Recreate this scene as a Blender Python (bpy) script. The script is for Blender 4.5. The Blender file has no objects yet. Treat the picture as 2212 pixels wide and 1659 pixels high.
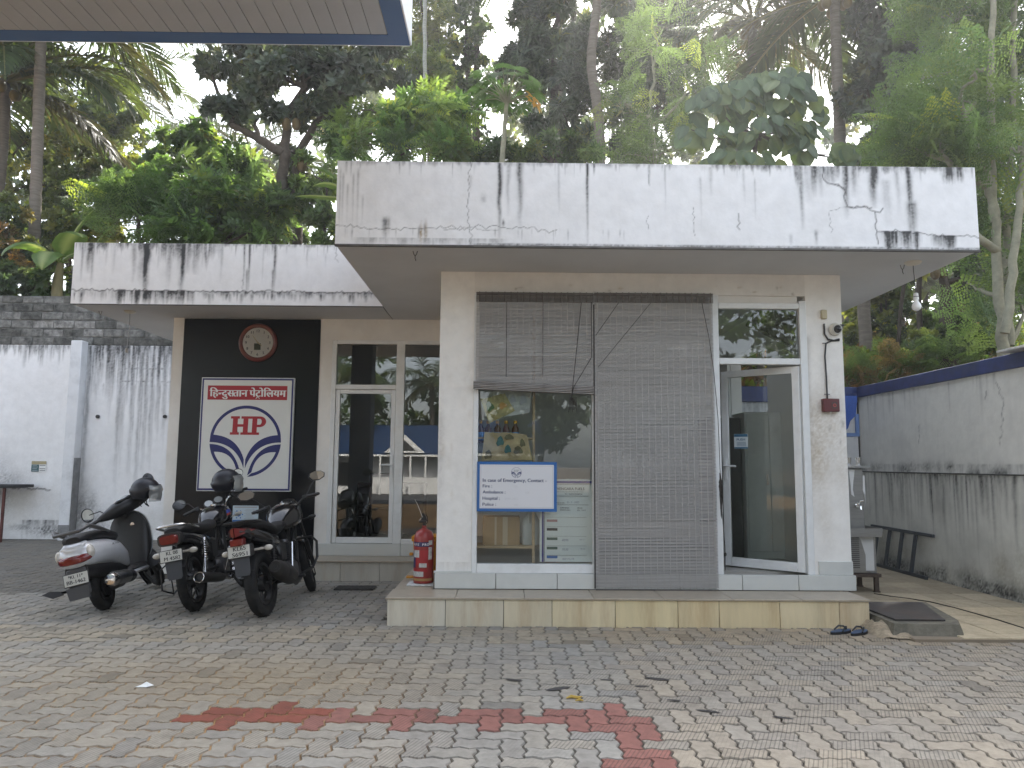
import bpy, bmesh, math, random
import numpy as np
from mathutils import Vector, Matrix
random.seed(7); RNG = np.random.default_rng(7)
sc = bpy.context.scene
COL = sc.collection
PI = math.pi
# ------------------------------------------------------------------ camera
W_, H_ = 2212.0, 1659.0
F_ = 1600.0
PIT, YAW, ROL, EYE = math.atan(172 / 1600), .009, .007, 1.45
_f = Vector((math.sin(YAW) * math.cos(PIT), math.cos(YAW) * math.cos(PIT), math.sin(PIT)))
_r = Vector((math.cos(YAW), -math.sin(YAW), 0)); _u = _r.cross(_f)
CA = _r * math.cos(ROL) + _u * math.sin(ROL); CB = -_r * math.sin(ROL) + _u * math.cos(ROL)
def ray(px, py): return _f * F_ + CA * (px - W_ / 2) - CB * (py - H_ / 2)
def at(px, py, Y):
    d = ray(px, py); return d * (Y / d.y) + Vector((0, 0, EYE))
def gz(px, py, z=0.0):
    d = ray(px, py); return d * ((z - EYE) / d.z) + Vector((0, 0, EYE))
def atx(px, py, X):
    d = ray(px, py); return d * (X / d.x) + Vector((0, 0, EYE))
cam = bpy.data.cameras.new('camera'); camo = bpy.data.objects.new('camera', cam); COL.objects.link(camo)
camo.matrix_world = Matrix(((CA.x, CB.x, -_f.x, 0), (CA.y, CB.y, -_f.y, 0), (CA.z, CB.z, -_f.z, EYE), (0, 0, 0, 1)))
cam.sensor_width = 36; cam.lens = F_ / W_ * 36; cam.clip_start = .05; cam.clip_end = 900
sc.camera = camo
# ------------------------------------------------------------------ light
SUN_EL, SUN_AZ = math.radians(50), math.radians(14)      # azimuth from +Y towards +X
w = bpy.data.worlds.new('World'); sc.world = w; w.use_nodes = True
wn = w.node_tree; bg = wn.nodes['Background']
sky = wn.nodes.new('ShaderNodeTexSky'); sky.sky_type = 'NISHITA'; sky.sun_disc = False
sky.sun_elevation = SUN_EL; sky.sun_rotation = SUN_AZ; sky.dust_density = 3.0; sky.air_density = 1.2; sky.ozone_density = 1.0
hs_ = wn.nodes.new('ShaderNodeHueSaturation'); hs_.inputs['Saturation'].default_value = .5; wn.links.new(sky.outputs[0], hs_.inputs['Color']); wn.links.new(hs_.outputs[0], bg.inputs[0]); bg.inputs[1].default_value = .15
sl = bpy.data.lights.new('sun', 'SUN'); sl.energy = 3.2; sl.angle = math.radians(.6); sl.color = (1, .95, .86)
slo = bpy.data.objects.new('sun', sl); COL.objects.link(slo)
sdir = Vector((math.sin(SUN_AZ) * math.cos(SUN_EL), math.cos(SUN_AZ) * math.cos(SUN_EL), math.sin(SUN_EL)))
slo.rotation_euler = (-sdir).to_track_quat('-Z', 'Y').to_euler(); slo.location = (3, 10, 20)
vs = sc.view_settings; vs.view_transform = 'Standard'; vs.look = 'None'; vs.gamma = 1; vs.use_curve_mapping = False
vs.exposure = 2.05
cy = sc.cycles
cy.max_bounces = 9; cy.diffuse_bounces = 4; cy.glossy_bounces = 4; cy.transmission_bounces = 6; cy.transparent_max_bounces = 12
cy.caustics_reflective = False; cy.caustics_refractive = False; cy.sample_clamp_indirect = 6
cy.use_denoising = True
try: cy.denoiser = 'OPENIMAGEDENOISE'
except Exception: pass
# ------------------------------------------------------------------ materials
def mat(name, col=(.5, .5, .5), rough=.6, metal=0., spec=.5, var=0., vs_=6., bump=0., bs=40., attr=False, coat=0., dirt=0., dcol=(.05, .045, .04), ds=3., stretch=None, rvar=0.):
    m = bpy.data.materials.new(name); m.use_nodes = True
    N = m.node_tree; n = N.nodes; L = N.links; p = n['Principled BSDF']
    p.inputs['Roughness'].default_value = rough; p.inputs['Metallic'].default_value = metal
    p.inputs['Specular IOR Level'].default_value = spec; p.inputs['Coat Weight'].default_value = coat
    p.inputs['Base Color'].default_value = (*col, 1)
    src = None
    if attr:
        a = n.new('ShaderNodeAttribute'); a.attribute_name = 'Col'; src = a.outputs['Color']
    if var or dirt or bump or rvar:
        tc = n.new('ShaderNodeTexCoord'); co = tc.outputs['Object']
        if stretch:
            mp = n.new('ShaderNodeMapping'); mp.inputs['Scale'].default_value = stretch; L.new(co, mp.inputs[0]); co = mp.outputs[0]
    if var:
        nz = n.new('ShaderNodeTexNoise'); nz.inputs['Scale'].default_value = vs_; nz.inputs['Detail'].default_value = 6; nz.inputs['Roughness'].default_value = .65
        L.new(co, nz.inputs[0])
        mr = n.new('ShaderNodeMapRange'); mr.inputs[1].default_value = .3; mr.inputs[2].default_value = .7; mr.inputs[3].default_value = 1 - var; mr.inputs[4].default_value = 1 + var
        L.new(nz.outputs[0], mr.inputs[0])
        mx = n.new('ShaderNodeMix'); mx.data_type = 'RGBA'; mx.blend_type = 'MULTIPLY'; mx.inputs[0].default_value = 1
        if src: L.new(src, mx.inputs[6])
        else: mx.inputs[6].default_value = (*col, 1)
        L.new(mr.outputs[0], mx.inputs[7]); src = mx.outputs[2]
    if dirt:
        nz = n.new('ShaderNodeTexNoise'); nz.inputs['Scale'].default_value = ds; nz.inputs['Detail'].default_value = 8; nz.inputs['Roughness'].default_value = .7
        L.new(co, nz.inputs[0])
        mr = n.new('ShaderNodeMapRange'); mr.inputs[1].default_value = .5; mr.inputs[2].default_value = .75; mr.inputs[3].default_value = 0; mr.inputs[4].default_value = dirt
        L.new(nz.outputs[0], mr.inputs[0])
        mx = n.new('ShaderNodeMix'); mx.data_type = 'RGBA'; L.new(mr.outputs[0], mx.inputs[0])
        if src: L.new(src, mx.inputs[6])
        else: mx.inputs[6].default_value = (*col, 1)
        mx.inputs[7].default_value = (*dcol, 1); src = mx.outputs[2]
    if src: L.new(src, p.inputs['Base Color'])
    if rvar:
        nz = n.new('ShaderNodeTexNoise'); nz.inputs['Scale'].default_value = 9; nz.inputs['Detail'].default_value = 5; L.new(co, nz.inputs[0])
        mr = n.new('ShaderNodeMapRange'); mr.inputs[3].default_value = max(0, rough - rvar); mr.inputs[4].default_value = min(1, rough + rvar); L.new(nz.outputs[0], mr.inputs[0]); L.new(mr.outputs[0], p.inputs['Roughness'])
    if bump:
        nz = n.new('ShaderNodeTexNoise'); nz.inputs['Scale'].default_value = bs; nz.inputs['Detail'].default_value = 5; L.new(co, nz.inputs[0])
        b = n.new('ShaderNodeBump'); b.inputs['Strength'].default_value = bump; b.inputs['Distance'].default_value = .01; L.new(nz.outputs[0], b.inputs['Height']); L.new(b.outputs[0], p.inputs['Normal'])
    return m
def glass_mat(name, tint=(.8, .85, .84), refl=1.5, rough=.0, base=.0):
    m = bpy.data.materials.new(name); m.use_nodes = True; N = m.node_tree; n = N.nodes; L = N.links
    n.remove(n['Principled BSDF']); out = n['Material Output']
    t = n.new('ShaderNodeBsdfTransparent'); t.inputs[0].default_value = (*tint, 1)
    g = n.new('ShaderNodeBsdfGlossy'); g.inputs['Roughness'].default_value = rough
    fr = n.new('ShaderNodeFresnel'); fr.inputs[0].default_value = refl
    ad = n.new('ShaderNodeMath'); ad.operation = 'ADD'; ad.inputs[1].default_value = base; ad.use_clamp = True; L.new(fr.outputs[0], ad.inputs[0])
    mx = n.new('ShaderNodeMixShader'); L.new(ad.outputs[0], mx.inputs[0]); L.new(t.outputs[0], mx.inputs[1]); L.new(g.outputs[0], mx.inputs[2]); L.new(mx.outputs[0], out.inputs[0])
    return m
def leaf_mat(name, trans=.4, rough=.45, gain=1.6):
    m = bpy.data.materials.new(name); m.use_nodes = True; N = m.node_tree; n = N.nodes; L = N.links
    p = n['Principled BSDF']; out = n['Material Output']
    a = n.new('ShaderNodeAttribute'); a.attribute_name = 'Col'
    L.new(a.outputs['Color'], p.inputs['Base Color']); p.inputs['Roughness'].default_value = rough; p.inputs['Specular IOR Level'].default_value = .45
    t = n.new('ShaderNodeBsdfTranslucent')
    mx = n.new('ShaderNodeMix'); mx.data_type = 'RGBA'; mx.blend_type = 'MULTIPLY'; mx.inputs[0].default_value = 1
    L.new(a.outputs['Color'], mx.inputs[6]); mx.inputs[7].default_value = (gain * 1.05, gain * 1.0, gain * .5, 1); L.new(mx.outputs[2], t.inputs[0])
    ms = n.new('ShaderNodeMixShader'); ms.inputs[0].default_value = trans
    L.new(p.outputs[0], ms.inputs[1]); L.new(t.outputs[0], ms.inputs[2]); L.new(ms.outputs[0], out.inputs[0])
    return m
# ------------------------------------------------------------------ mesh building
class MB:
    def __init__(s): s.v = []; s.f = []; s.mi = []; s.M = Matrix(); s.cur = 0
    def add(s, vs, fs):
        o = len(s.v); s.v += [tuple(s.M @ Vector(p)) for p in vs]; s.f += [tuple(o + i for i in f) for f in fs]; s.mi += [s.cur] * len(fs); return s
    def box(s, x0, x1, y0, y1, z0, z1, bev=0.):
        if x0 > x1: x0, x1 = x1, x0
        if y0 > y1: y0, y1 = y1, y0
        if z0 > z1: z0, z1 = z1, z0
        if not bev:
            return s.add([(x, y, z) for z in (z0, z1) for y in (y0, y1) for x in (x0, x1)], [(0, 2, 3, 1), (4, 5, 7, 6), (0, 1, 5, 4), (2, 6, 7, 3), (0, 4, 6, 2), (1, 3, 7, 5)])
        bm = bmesh.new(); bmesh.ops.create_cube(bm, size=1)
        for q in bm.verts: q.co = ((x0 + x1) / 2 + q.co.x * (x1 - x0), (y0 + y1) / 2 + q.co.y * (y1 - y0), (z0 + z1) / 2 + q.co.z * (z1 - z0))
        bmesh.ops.bevel(bm, geom=bm.edges[:], offset=bev, segments=1, affect='EDGES'); bm.verts.index_update()
        s.add([q.co[:] for q in bm.verts], [[q.index for q in f.verts] for f in bm.faces]); bm.free(); return s
    def ring(s, c, ax, r, n, ref=None):
        ax = Vector(ax).normalized(); u = (ref or (Vector((0, 0, 1)) if abs(ax.z) < .9 else Vector((1, 0, 0)))).cross(ax).normalized(); v = ax.cross(u)
        c = Vector(c); return [c + (u * math.cos(2 * PI * i / n) + v * math.sin(2 * PI * i / n)) * r for i in range(n)]
    def rings(s, R, cap=True, close=False):
        n = len(R[0]); vs = [p for r in R for p in r]; fs = []
        m = len(R)
        for k in range(m if close else m - 1):
            a = k * n; b = ((k + 1) % m) * n
            for i in range(n): j = (i + 1) % n; fs.append((a + i, a + j, b + j, b + i))
        if cap and not close: fs.append(tuple(range(n))[::-1]); fs.append(tuple((m - 1) * n + i for i in range(n)))
        return s.add(vs, fs)
    def cyl(s, p0, p1, r0, r1=None, n=12, cap=True):
        p0, p1 = Vector(p0), Vector(p1); ax = p1 - p0
        return s.rings([s.ring(p0, ax, r0, n), s.ring(p1, ax, r0 if r1 is None else r1, n)], cap)
    def tube(s, pts, r, n=8, closed=False, cap=True):
        P = [Vector(p) for p in pts]; m = len(P); R = []
        rr = r if hasattr(r, '__len__') else [r] * m
        up = None
        for i in range(m):
            t = (P[(i + 1) % m] - P[i - 1]) if closed else (P[min(i + 1, m - 1)] - P[max(i - 1, 0)])
            t.normalize()
            if up is None: up = Vector((0, 0, 1)) if abs(t.z) < .9 else Vector((1, 0, 0))
            u = up.cross(t); u.normalize(); up = t.cross(u)
            R.append([P[i] + (u * math.cos(2 * PI * k / n) + up * math.sin(2 * PI * k / n)) * rr[i] for k in range(n)])
        return s.rings(R, cap, closed)
    def lathe(s, prof, c, ax, n=20, cap=True):
        ax = Vector(ax).normalized(); c = Vector(c)
        return s.rings([s.ring(c + ax * h, ax, max(r, 1e-4), n) for r, h in prof], cap)
    def torus(s, c, ax, R, r, n=28, k=10, sy=1.):
        ax = Vector(ax).normalized(); rg = s.ring(c, ax, 1, n); c = Vector(c); out = []
        for p in rg:
            d = (p - c); out.append([c + d * (R + r * math.cos(2 * PI * j / k)) + ax * (r * sy * math.sin(2 * PI * j / k)) for j in range(k)])
        return s.rings(out, False, True)
    def loft(s, secs, n=16, cap=True):
        # secs: (y, zc, halfw, halfh_up, halfh_down, exponent[, xc])
        R = []
        for q in secs:
            y, zc, hw, hu, hd, e = q[:6]; xc = q[6] if len(q) > 6 else 0
            r = []
            for i in range(n):
                a = 2 * PI * i / n; ca, sa = math.cos(a), math.sin(a)
                x = hw * math.copysign(abs(ca) ** (2 / e), ca); z = (hu if sa > 0 else hd) * math.copysign(abs(sa) ** (2 / e), sa)
                r.append(Vector((xc + x, y, zc + z)))
            R.append(r)
        return s.rings(R, cap)
    def prism(s, poly, o, u, v, d):
        o, u, v = Vector(o), Vector(u), Vector(v); w_ = u.cross(v).normalized() * d; n = len(poly)
        a = [o + u * p[0] + v * p[1] for p in poly]
        vs = a + [p + w_ for p in a]
        return s.add(vs, [tuple(range(n))[::-1], tuple(range(n, 2 * n))] + [(i, (i + 1) % n, n + (i + 1) % n, n + i) for i in range(n)])
    def flat(s, poly, o, u, v):
        o, u, v = Vector(o), Vector(u), Vector(v)
        return s.add([o + u * p[0] + v * p[1] for p in poly], [tuple(range(len(poly)))])
    def sphere(s, c, r, n=14, m=9, sx=1, sy=1, sz=1):
        c = Vector(c)
        return s.rings([[c + Vector((r * sx * math.cos(2 * PI * i / n) * math.sin(a), r * sy * math.sin(2 * PI * i / n) * math.sin(a), r * sz * math.cos(a))) for i in range(n)] for a in [max(1e-3, min(PI - 1e-3, PI * k / m)) for k in range(m + 1)]][::-1])
    def mesh(s, name, ms, ang=38, fix=True):
        me = bpy.data.meshes.new(name); me.from_pydata(s.v, [], s.f)
        for m in (ms if isinstance(ms, (list, tuple)) else [ms]): me.materials.append(m)
        if any(s.mi): me.polygons.foreach_set('material_index', s.mi)
        if fix:
            bm = bmesh.new(); bm.from_mesh(me); bmesh.ops.recalc_face_normals(bm, faces=bm.faces[:]); bm.to_mesh(me); bm.free()
        if ang:
            me.polygons.foreach_set('use_smooth', [True] * len(me.polygons)); me.set_sharp_from_angle(angle=math.radians(ang))
        me.update(); return me
def link(name, data, parent=None, kind=None):
    o = bpy.data.objects.new(name, data); COL.objects.link(o)
    if parent: o.parent = parent
    if kind: o['kind'] = kind
    return o
def part(name, mb, ms, parent=None, ang=38, label=None, kind=None, fix=True):
    o = link(name, mb.mesh(name, ms, ang, fix), parent, kind)
    if label: o['label'] = label
    return o
def tag(o, label, cat, group=None):
    o['label'] = label; o['category'] = cat
    if group: o['group'] = group
    return o
def thing(name, label, cat, loc=(0, 0, 0), rot=(0, 0, 0), group=None):
    o = bpy.data.objects.new(name, None); COL.objects.link(o); o.location = loc; o.rotation_euler = rot; o.empty_display_size = .1
    return tag(o, label, cat, group)
# ------------------------------------------------------------------ lettering
_T = {}
def glyphs(s):
    if s not in _T:
        cu = bpy.data.curves.new('t', 'FONT'); cu.body = s; cu.size = 1; cu.resolution_u = 3
        ob = bpy.data.objects.new('t', cu); COL.objects.link(ob)
        me = bpy.data.meshes.new_from_object(ob.evaluated_get(bpy.context.evaluated_depsgraph_get()))
        _T[s] = ([v.co[:2] for v in me.vertices], [tuple(p.vertices) for p in me.polygons])
        bpy.data.objects.remove(ob); bpy.data.curves.remove(cu); bpy.data.meshes.remove(me)
    return _T[s]
def put_text(mb, s, o, u, v, height, width=None, align='l', bold=0., slant=0.):
    """s laid on the plane (o,u,v); height = cap height; width squeezes the whole line; bold draws it again shifted sideways"""
    V, Fc = glyphs(s)
    if not V: return
    xs = [p[0] for p in V]; k = height / .72; wd = (max(xs) - min(xs)) * k; sx = (width / wd if width else 1) * k
    x0 = min(xs) * sx; W2 = (max(xs) - min(xs)) * sx; off = {'l': 0, 'c': -W2 / 2, 'r': -W2}[align]
    o, u, v = Vector(o), Vector(u), Vector(v); w_ = u.cross(v).normalized()
    for b in ([0] if not bold else [-bold * height, 0, bold * height]):
        mb.add([o + u * (p[0] * sx - x0 + off + b + slant * p[1] * k) + v * (p[1] * k) + w_ * (abs(b) * .002) for p in V], Fc)
# ------------------------------------------------------------------ stained sheets
def vnoise(x, y, seed=0):
    r = np.random.default_rng(seed); T = r.random((256, 256))
    xi = np.floor(x).astype(int); yi = np.floor(y).astype(int); fx = x - xi; fy = y - yi
    fx = fx * fx * (3 - 2 * fx); fy = fy * fy * (3 - 2 * fy)
    g = lambda a, b: T[a & 255, b & 255]
    return (g(xi, yi) * (1 - fx) + g(xi + 1, yi) * fx) * (1 - fy) + (g(xi, yi + 1) * (1 - fx) + g(xi + 1, yi + 1) * fx) * fy
def fbm(x, y, seed=0, o=4):
    s = 0; a = .5
    for i in range(o): s = s + a * vnoise(x * 2 ** i, y * 2 ** i, seed + i); a *= .5
    return s / (1 - .5 ** o)
class Canvas:
    """a wall sheet w x h metres; u to the right, t downwards from the top; D holds how much mould covers the paint"""
    def __init__(s, w, h, res, seed=0):
        s.w, s.h = w, h; s.nu = int(w / res); s.nv = int(h / res)
        s.u, s.t = np.meshgrid(np.linspace(0, w, s.nu + 1), np.linspace(0, h, s.nv + 1)); s.D = np.zeros_like(s.u); s.B = np.zeros_like(s.u); s.C = np.zeros_like(s.u); s.seed = seed
        s.fine = fbm(s.u * 60, s.t * 60, seed + 11, 3); s.vert = fbm(s.u * 34, s.t * 2.2, seed + 5, 4); s.big = fbm(s.u * 2.5, s.t * 2.5, seed + 8, 4)
    def streak(s, u0, wd, t0, t1, k, lean=0., fade=.75):
        f = np.clip((s.t - t0) / max(t1 - t0, 1e-3), 0, 1); inn = (s.t >= t0 - .01) & (s.t <= t1)
        uc = u0 + lean * (s.t - t0) + (fbm(s.t * 5 + u0 * 7, s.t * 0 + u0, s.seed + 3, 2) - .5) * wd * .8
        inn = np.clip((s.t - t0) / (.05 if t0 > .02 else .001), 0, 1) * (s.t <= t1)
        p = np.exp(-((s.u - uc) / (wd * (1 - .35 * f))) ** 2 * 1.2)
        s.D = np.maximum(s.D, inn * k * 1.25 * p * (1 - f ** 1.3 * max(fade, .92)) * (.35 + 1.15 * s.vert) * (.6 + .8 * s.fine))
    def mould(s, u0, u1, t0, t1, k, soft=.5):
        e = np.clip(np.minimum(s.u - u0, u1 - s.u) / (.08 * (u1 - u0) + .02), 0, 1)
        d = t0 + (t1 - t0) * (.25 + 1.1 * fbm(s.u * 22, s.u * 0 + s.seed, s.seed + 21, 4))
        f = np.clip((d - s.t) / (soft * (t1 - t0) + .01), 0, 1) * (s.t >= t0)
        s.D = np.maximum(s.D, k * f * e * np.clip(s.vert * 2.2 - .35, 0, 1) * (.6 + .8 * s.fine))
    def crack(s, pts, wd=.004, k=.9):
        P = np.array(pts, float); rr = np.random.default_rng(len(pts) + int(P[0, 0] * 100)); Q = [P[0]]
        for a, b in zip(P[:-1], P[1:]):
            n = max(2, int(np.hypot(*(b - a)) / .03)); d = (b - a) / (np.hypot(*(b - a)) + 1e-9); nr = np.array([-d[1], d[0]])
            for i in range(1, n + 1): Q.append(a + (b - a) * i / n + nr * rr.normal(0, .012) * (i < n))
        for a, b in zip(Q[:-1], Q[1:]):
            lo = np.minimum(a, b) - .03; hi = np.maximum(a, b) + .03
            i0, i1 = [int(np.clip(z / s.w * s.nu, 0, s.nu + 1)) for z in (lo[0], hi[0])]; j0, j1 = [int(np.clip(z / s.h * s.nv, 0, s.nv + 1)) for z in (lo[1], hi[1])]
            uu = s.u[j0:j1 + 1, i0:i1 + 1]; tt = s.t[j0:j1 + 1, i0:i1 + 1]
            if uu.size == 0: continue
            ab = b - a; L = (ab ** 2).sum() + 1e-12; q = np.clip(((uu - a[0]) * ab[0] + (tt - a[1]) * ab[1]) / L, 0, 1)
            dd = np.hypot(uu - a[0] - q * ab[0], tt - a[1] - q * ab[1])
            s.C[j0:j1 + 1, i0:i1 + 1] = np.maximum(s.C[j0:j1 + 1, i0:i1 + 1], k * np.exp(-(dd / wd) ** 2))
    def blot(s, u0, t0, ru, rt, k, brown=False):
        p = np.exp(-(((s.u - u0) / ru) ** 2 + ((s.t - t0) / rt) ** 2)) * np.clip(s.fine * 1.5 + s.big - .45, 0, 1.3)
        if brown: s.B = np.maximum(s.B, k * p)
        else: s.D = np.maximum(s.D, k * p)
    def build(s, name, o, u, v, white, parent, m, mould=(.035, .037, .038), brown=(.33, .24, .12), grime=.06, gcol=(.45, .43, .38)):
        o, u, v = np.array(o), np.array(u), np.array(v)
        P = o + s.u[..., None] * u - s.t[..., None] * v
        g = np.clip((s.big - .42) * 2, 0, 1) * grime * 2 + np.clip(s.vert - .5, 0, 1) * grime * 2
        c = np.ones(s.u.shape + (3,)) * white
        c = c * (1 - g[..., None]) + np.array(gcol) * g[..., None]
        B = np.clip(s.B, 0, 1)[..., None]; c = c * (1 - B) + np.array(brown) * B
        D = np.clip(s.D, 0, .97)[..., None]; c = c * (1 - D) + np.array(mould) * D
        C = np.clip(s.C, 0, .95)[..., None]; c = c * (1 - C) + np.array((.03, .03, .03)) * C
        nv, nu = s.u.shape; idx = np.arange(nv * nu).reshape(nv, nu)
        q = np.stack([idx[1:, :-1], idx[1:, 1:], idx[:-1, 1:], idx[:-1, :-1]], -1).reshape(-1, 4)
        return raw(name, P.reshape(-1, 3), q, c.reshape(-1, 3), m, parent)
def raw(name, P, faces, cols, m, parent=None, smooth=False, kind=None):
    me = raw_mesh(name, P, faces, cols, m, smooth); return link(name, me, parent, kind)
def raw_mesh(name, P, faces, cols, m, smooth=False):
    me = bpy.data.meshes.new(name); k = faces.shape[1]; nf = len(faces)
    me.vertices.add(len(P)); me.vertices.foreach_set('co', np.ascontiguousarray(P, np.float32).ravel())
    me.loops.add(nf * k); me.loops.foreach_set('vertex_index', np.ascontiguousarray(faces, np.int32).ravel())
    me.polygons.add(nf); me.polygons.foreach_set('loop_start', np.arange(0, nf * k, k, dtype=np.int32))
    me.update(calc_edges=True)
    if smooth: me.polygons.foreach_set('use_smooth', np.ones(nf, bool))
    if cols is not None:
        a = me.attributes.new('Col', 'FLOAT_COLOR', 'POINT'); c = np.ones((len(P), 4), np.float32); c[:, :3] = cols; a.data.foreach_set('color', c.ravel())
    if m: me.materials.append(m)
    return me
def add_col(o, col):
    me = o.data; a = me.attributes.new('Col', 'FLOAT_COLOR', 'POINT'); a.data.foreach_set('color', np.tile(np.array([*col, 1], np.float32), len(me.vertices)))
# ================================================================== large structure
def S(o): o['kind'] = 'structure'; return o
WHITE = np.array((.84, .84, .84)); CREAM = np.array((.79, .77, .73))
M_plaster = mat('painted plaster', attr=True, rough=.75, spec=.25, var=.06, vs_=7, bump=.22, bs=20)
M_cream = mat('cream paint', CREAM, .7, spec=.3, var=.06, vs_=3, bump=.08, bs=80, dirt=.25, dcol=(.45, .4, .32), ds=1.7)
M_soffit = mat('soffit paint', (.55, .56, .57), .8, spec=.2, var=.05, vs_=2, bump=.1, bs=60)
M_slabtop = mat('mouldy concrete', (.25, .25, .24), .9, var=.35, vs_=4, bump=.4, bs=30)
M_alu = mat('white aluminium', (.76, .77, .76), .38, spec=.5, var=.04, vs_=8, dirt=.25, dcol=(.4, .36, .3), ds=5)
M_black = mat('black gloss panel', (.005, .006, .008), .20, spec=.28, var=.2, vs_=2, rvar=.08)
M_glass = glass_mat('window glass', (.78, .82, .80), 1.52, 0, .08); M_glass2 = glass_mat('side room glass', (.5, .53, .52), 1.52, 0, .12)
M_doorglass = glass_mat('door glass', (.80, .84, .82), 1.5, 0, .0)
M_tile_y = mat('yellowed glazed tile', (.66, .60, .44), .3, spec=.5, attr=True, var=.12, vs_=3, dirt=.6, dcol=(.36, .20, .07), ds=2.0, stretch=(2.4, 2.4, .35))
M_tile_w = mat('grey white skirting tile', (.6, .61, .58), .28, spec=.5, var=.06, vs_=4, dirt=.25, dcol=(.5, .42, .3), ds=2)
M_tread = mat('beige granite tread', (.40, .34, .26), .35, spec=.5, var=.12, vs_=14, dirt=.4, dcol=(.2, .16, .11), ds=3, bump=.03)
M_room = mat('room paint', (.78, .78, .74), .8, var=.05, vs_=2)
M_room_dark = mat('back room paint', (.30, .30, .28), .8, var=.05, vs_=2)
M_floor = mat('room floor tile', (.4, .38, .34), .3, var=.1, vs_=2)
M_steel = mat('brushed steel', (.34, .34, .335), .42, .75, var=.1, vs_=3, stretch=(1, 1, 12), dirt=.15, ds=5)
M_chrome = mat('chrome', (.8, .8, .8), .08, 1.0)
M_blackpl = mat('black plastic', (.012, .012, .013), .42, spec=.5, var=.2, vs_=10)
M_darkgrey = mat('dark grey metal', (.05, .05, .052), .5, .3, var=.2, vs_=8)

YF, SOF, TOP, FL, FR = 6.405, 3.37, 4.14, -1.52, 4.225
Y1, XL, XR = 7.30, -.655, 3.375
YL, LL, Y4, PL0, PL1 = 9.0, -5.355, 9.85, -4.315, -2.487
FLO = .40
x1 = lambda px, py=900: at(px, py, Y1).x
z1 = lambda px, py: at(px, py, Y1).z
x4 = lambda px, py=900: at(px, py, Y4).x
z4 = lambda px, py: at(px, py, Y4).z

# ground far and near -------------------------------------------------
M_ground = mat('bare packed earth', (.16, .125, .09), .95, var=.25, vs_=.8, bump=.4, bs=12)
g = MB(); g.add([(-300, -300, -.06), (300, -300, -.06), (300, 300, -.06), (-300, 300, -.06)], [(0, 1, 2, 3)])
S(part('ground', g, M_ground, ang=0, fix=False))

bld = thing('office_building', 'single storey white office with stained flat roof slabs and glazed front', 'building', (0, 0, 0))
# front roof slab
b = MB(); b.box(FL, FR, YF + .006, 12.6, SOF + .006, TOP - .004)
slab = part('roof_slab', b, M_slabtop, bld, 0)
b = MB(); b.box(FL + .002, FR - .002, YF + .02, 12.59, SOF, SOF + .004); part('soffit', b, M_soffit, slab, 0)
b = MB(); b.box(FL - .003, FR + .003, YF - .006, YF + .03, SOF - .012, SOF + .004); part('drip_edge', b, mat('drip edge', (.10, .095, .09), .8, var=.5, vs_=9), slab, 0)
c = Canvas(FR - FL, TOP - SOF, .0088, 3)
U = lambda px: (px - 729) / (2106 - 729) * (FR - FL)
V = lambda py: (py - 350) / 178 * (TOP - SOF)
for px, wd, t0, t1, k in [(1078, .022, 0, .72, 1.0), (1122, .03, 0, .62, .75), (1096, .02, 0, .5, .4), (1205, .012, 0, .5, .3), (1266, .014, 0, .74, .95), (1281, .01, 0, .12, .7), (1434, .01, 0, .45, .3),
                          (1727, .025, 0, .6, .75), (1755, .05, 0, .3, .7), (1742, .09, 0, .35, .35), (1770, .03, 0, .3, .55), (1824, .035, 0, .5, .9), (1840, .06, 0, .3, .5), (1885, .045, 0, .39, 1.0), (1960, .03, 0, .72, 1.1), (1963, .045, .3, .76, .95),
                          (836, .03, .5, .74, .85), (842, .02, .5, .7, .6), (1014, .02, .1, .3, .3), (1400, .015, .0, .2, .5), (1510, .012, .1, .6, .25), (1532, .02, .02, .3, .35), (1604, .015, .02, .4, .3), (1627, .01, .1, .5, .3),
                          (1700, .02, .62, .76, .5), (1756, .02, .58, .74, .6), (736, .01, .05, .7, .3), (742, .012, .1, .6, .35), (752, .012, .2, .6, .3), (764, .01, .1, .62, .35), (774, .012, .05, .6, .3), (785, .01, .3, .6, .28), (1936, .03, 0, .5, .3), (1912, .05, .1, .6, .25)]:
    c.streak(U(px), wd, t0, t1, k, lean=.02 if px > 1950 else 0)
for i in range(70): c.streak(RNG.uniform(0, c.w), RNG.uniform(.004, .012), 0, RNG.uniform(.03, .16), RNG.uniform(.2, .6))
for i in range(26): c.streak(RNG.uniform(0, c.w * .45), RNG.uniform(.004, .01), .60, RNG.uniform(.66, .76), RNG.uniform(.15, .5))
c.mould(U(729), U(1500), 0, .05, .5); c.mould(U(1500), U(2106), 0, .075, .75); c.mould(U(1700), U(1840), 0, .22, .7); c.mould(U(2030), U(2084), 0, .17, 1.0)
c.mould(U(1886), U(1985), .605, .83, 1.35, .8); c.mould(U(2000), U(2060), .63, .84, 1.25, .8); c.mould(U(760), U(1100), .70, .8, .4)
c.mould(U(1887), U(1982), .60, .9, 1.0, .6)
for px in range(1020, 2110, 6): c.blot(U(px), .757, .03, .012, .7)
c.blot(U(911), .66, .013, .08, .9, True); c.blot(U(921), .64, .014, .07, .9, True); c.streak(U(908), .013, .58, .73, .8, lean=-.1); c.streak(U(918), .01, .56, .7, .5)
c.blot(U(1043), .34, .025, .04, .35); c.blot(U(1086), .56, .012, .03, .8)
c.crack([(U(1014), 0), (U(1012), .2), (U(1010), .38), (U(1014), .58), (U(1016), .75)], .0034, .6)
c.crack([(U(724), .615), (U(790), .612), (U(833), .625), (U(860), .622), (U(905), .615), (U(960), .615), (U(1010), .61), (U(1080), .60), (U(1122), .605), (U(1200), .62)], .0036, .65)
c.crack([(U(960), .63), (U(1010), .605), (U(1075), .625)], .0036, .5)
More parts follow.
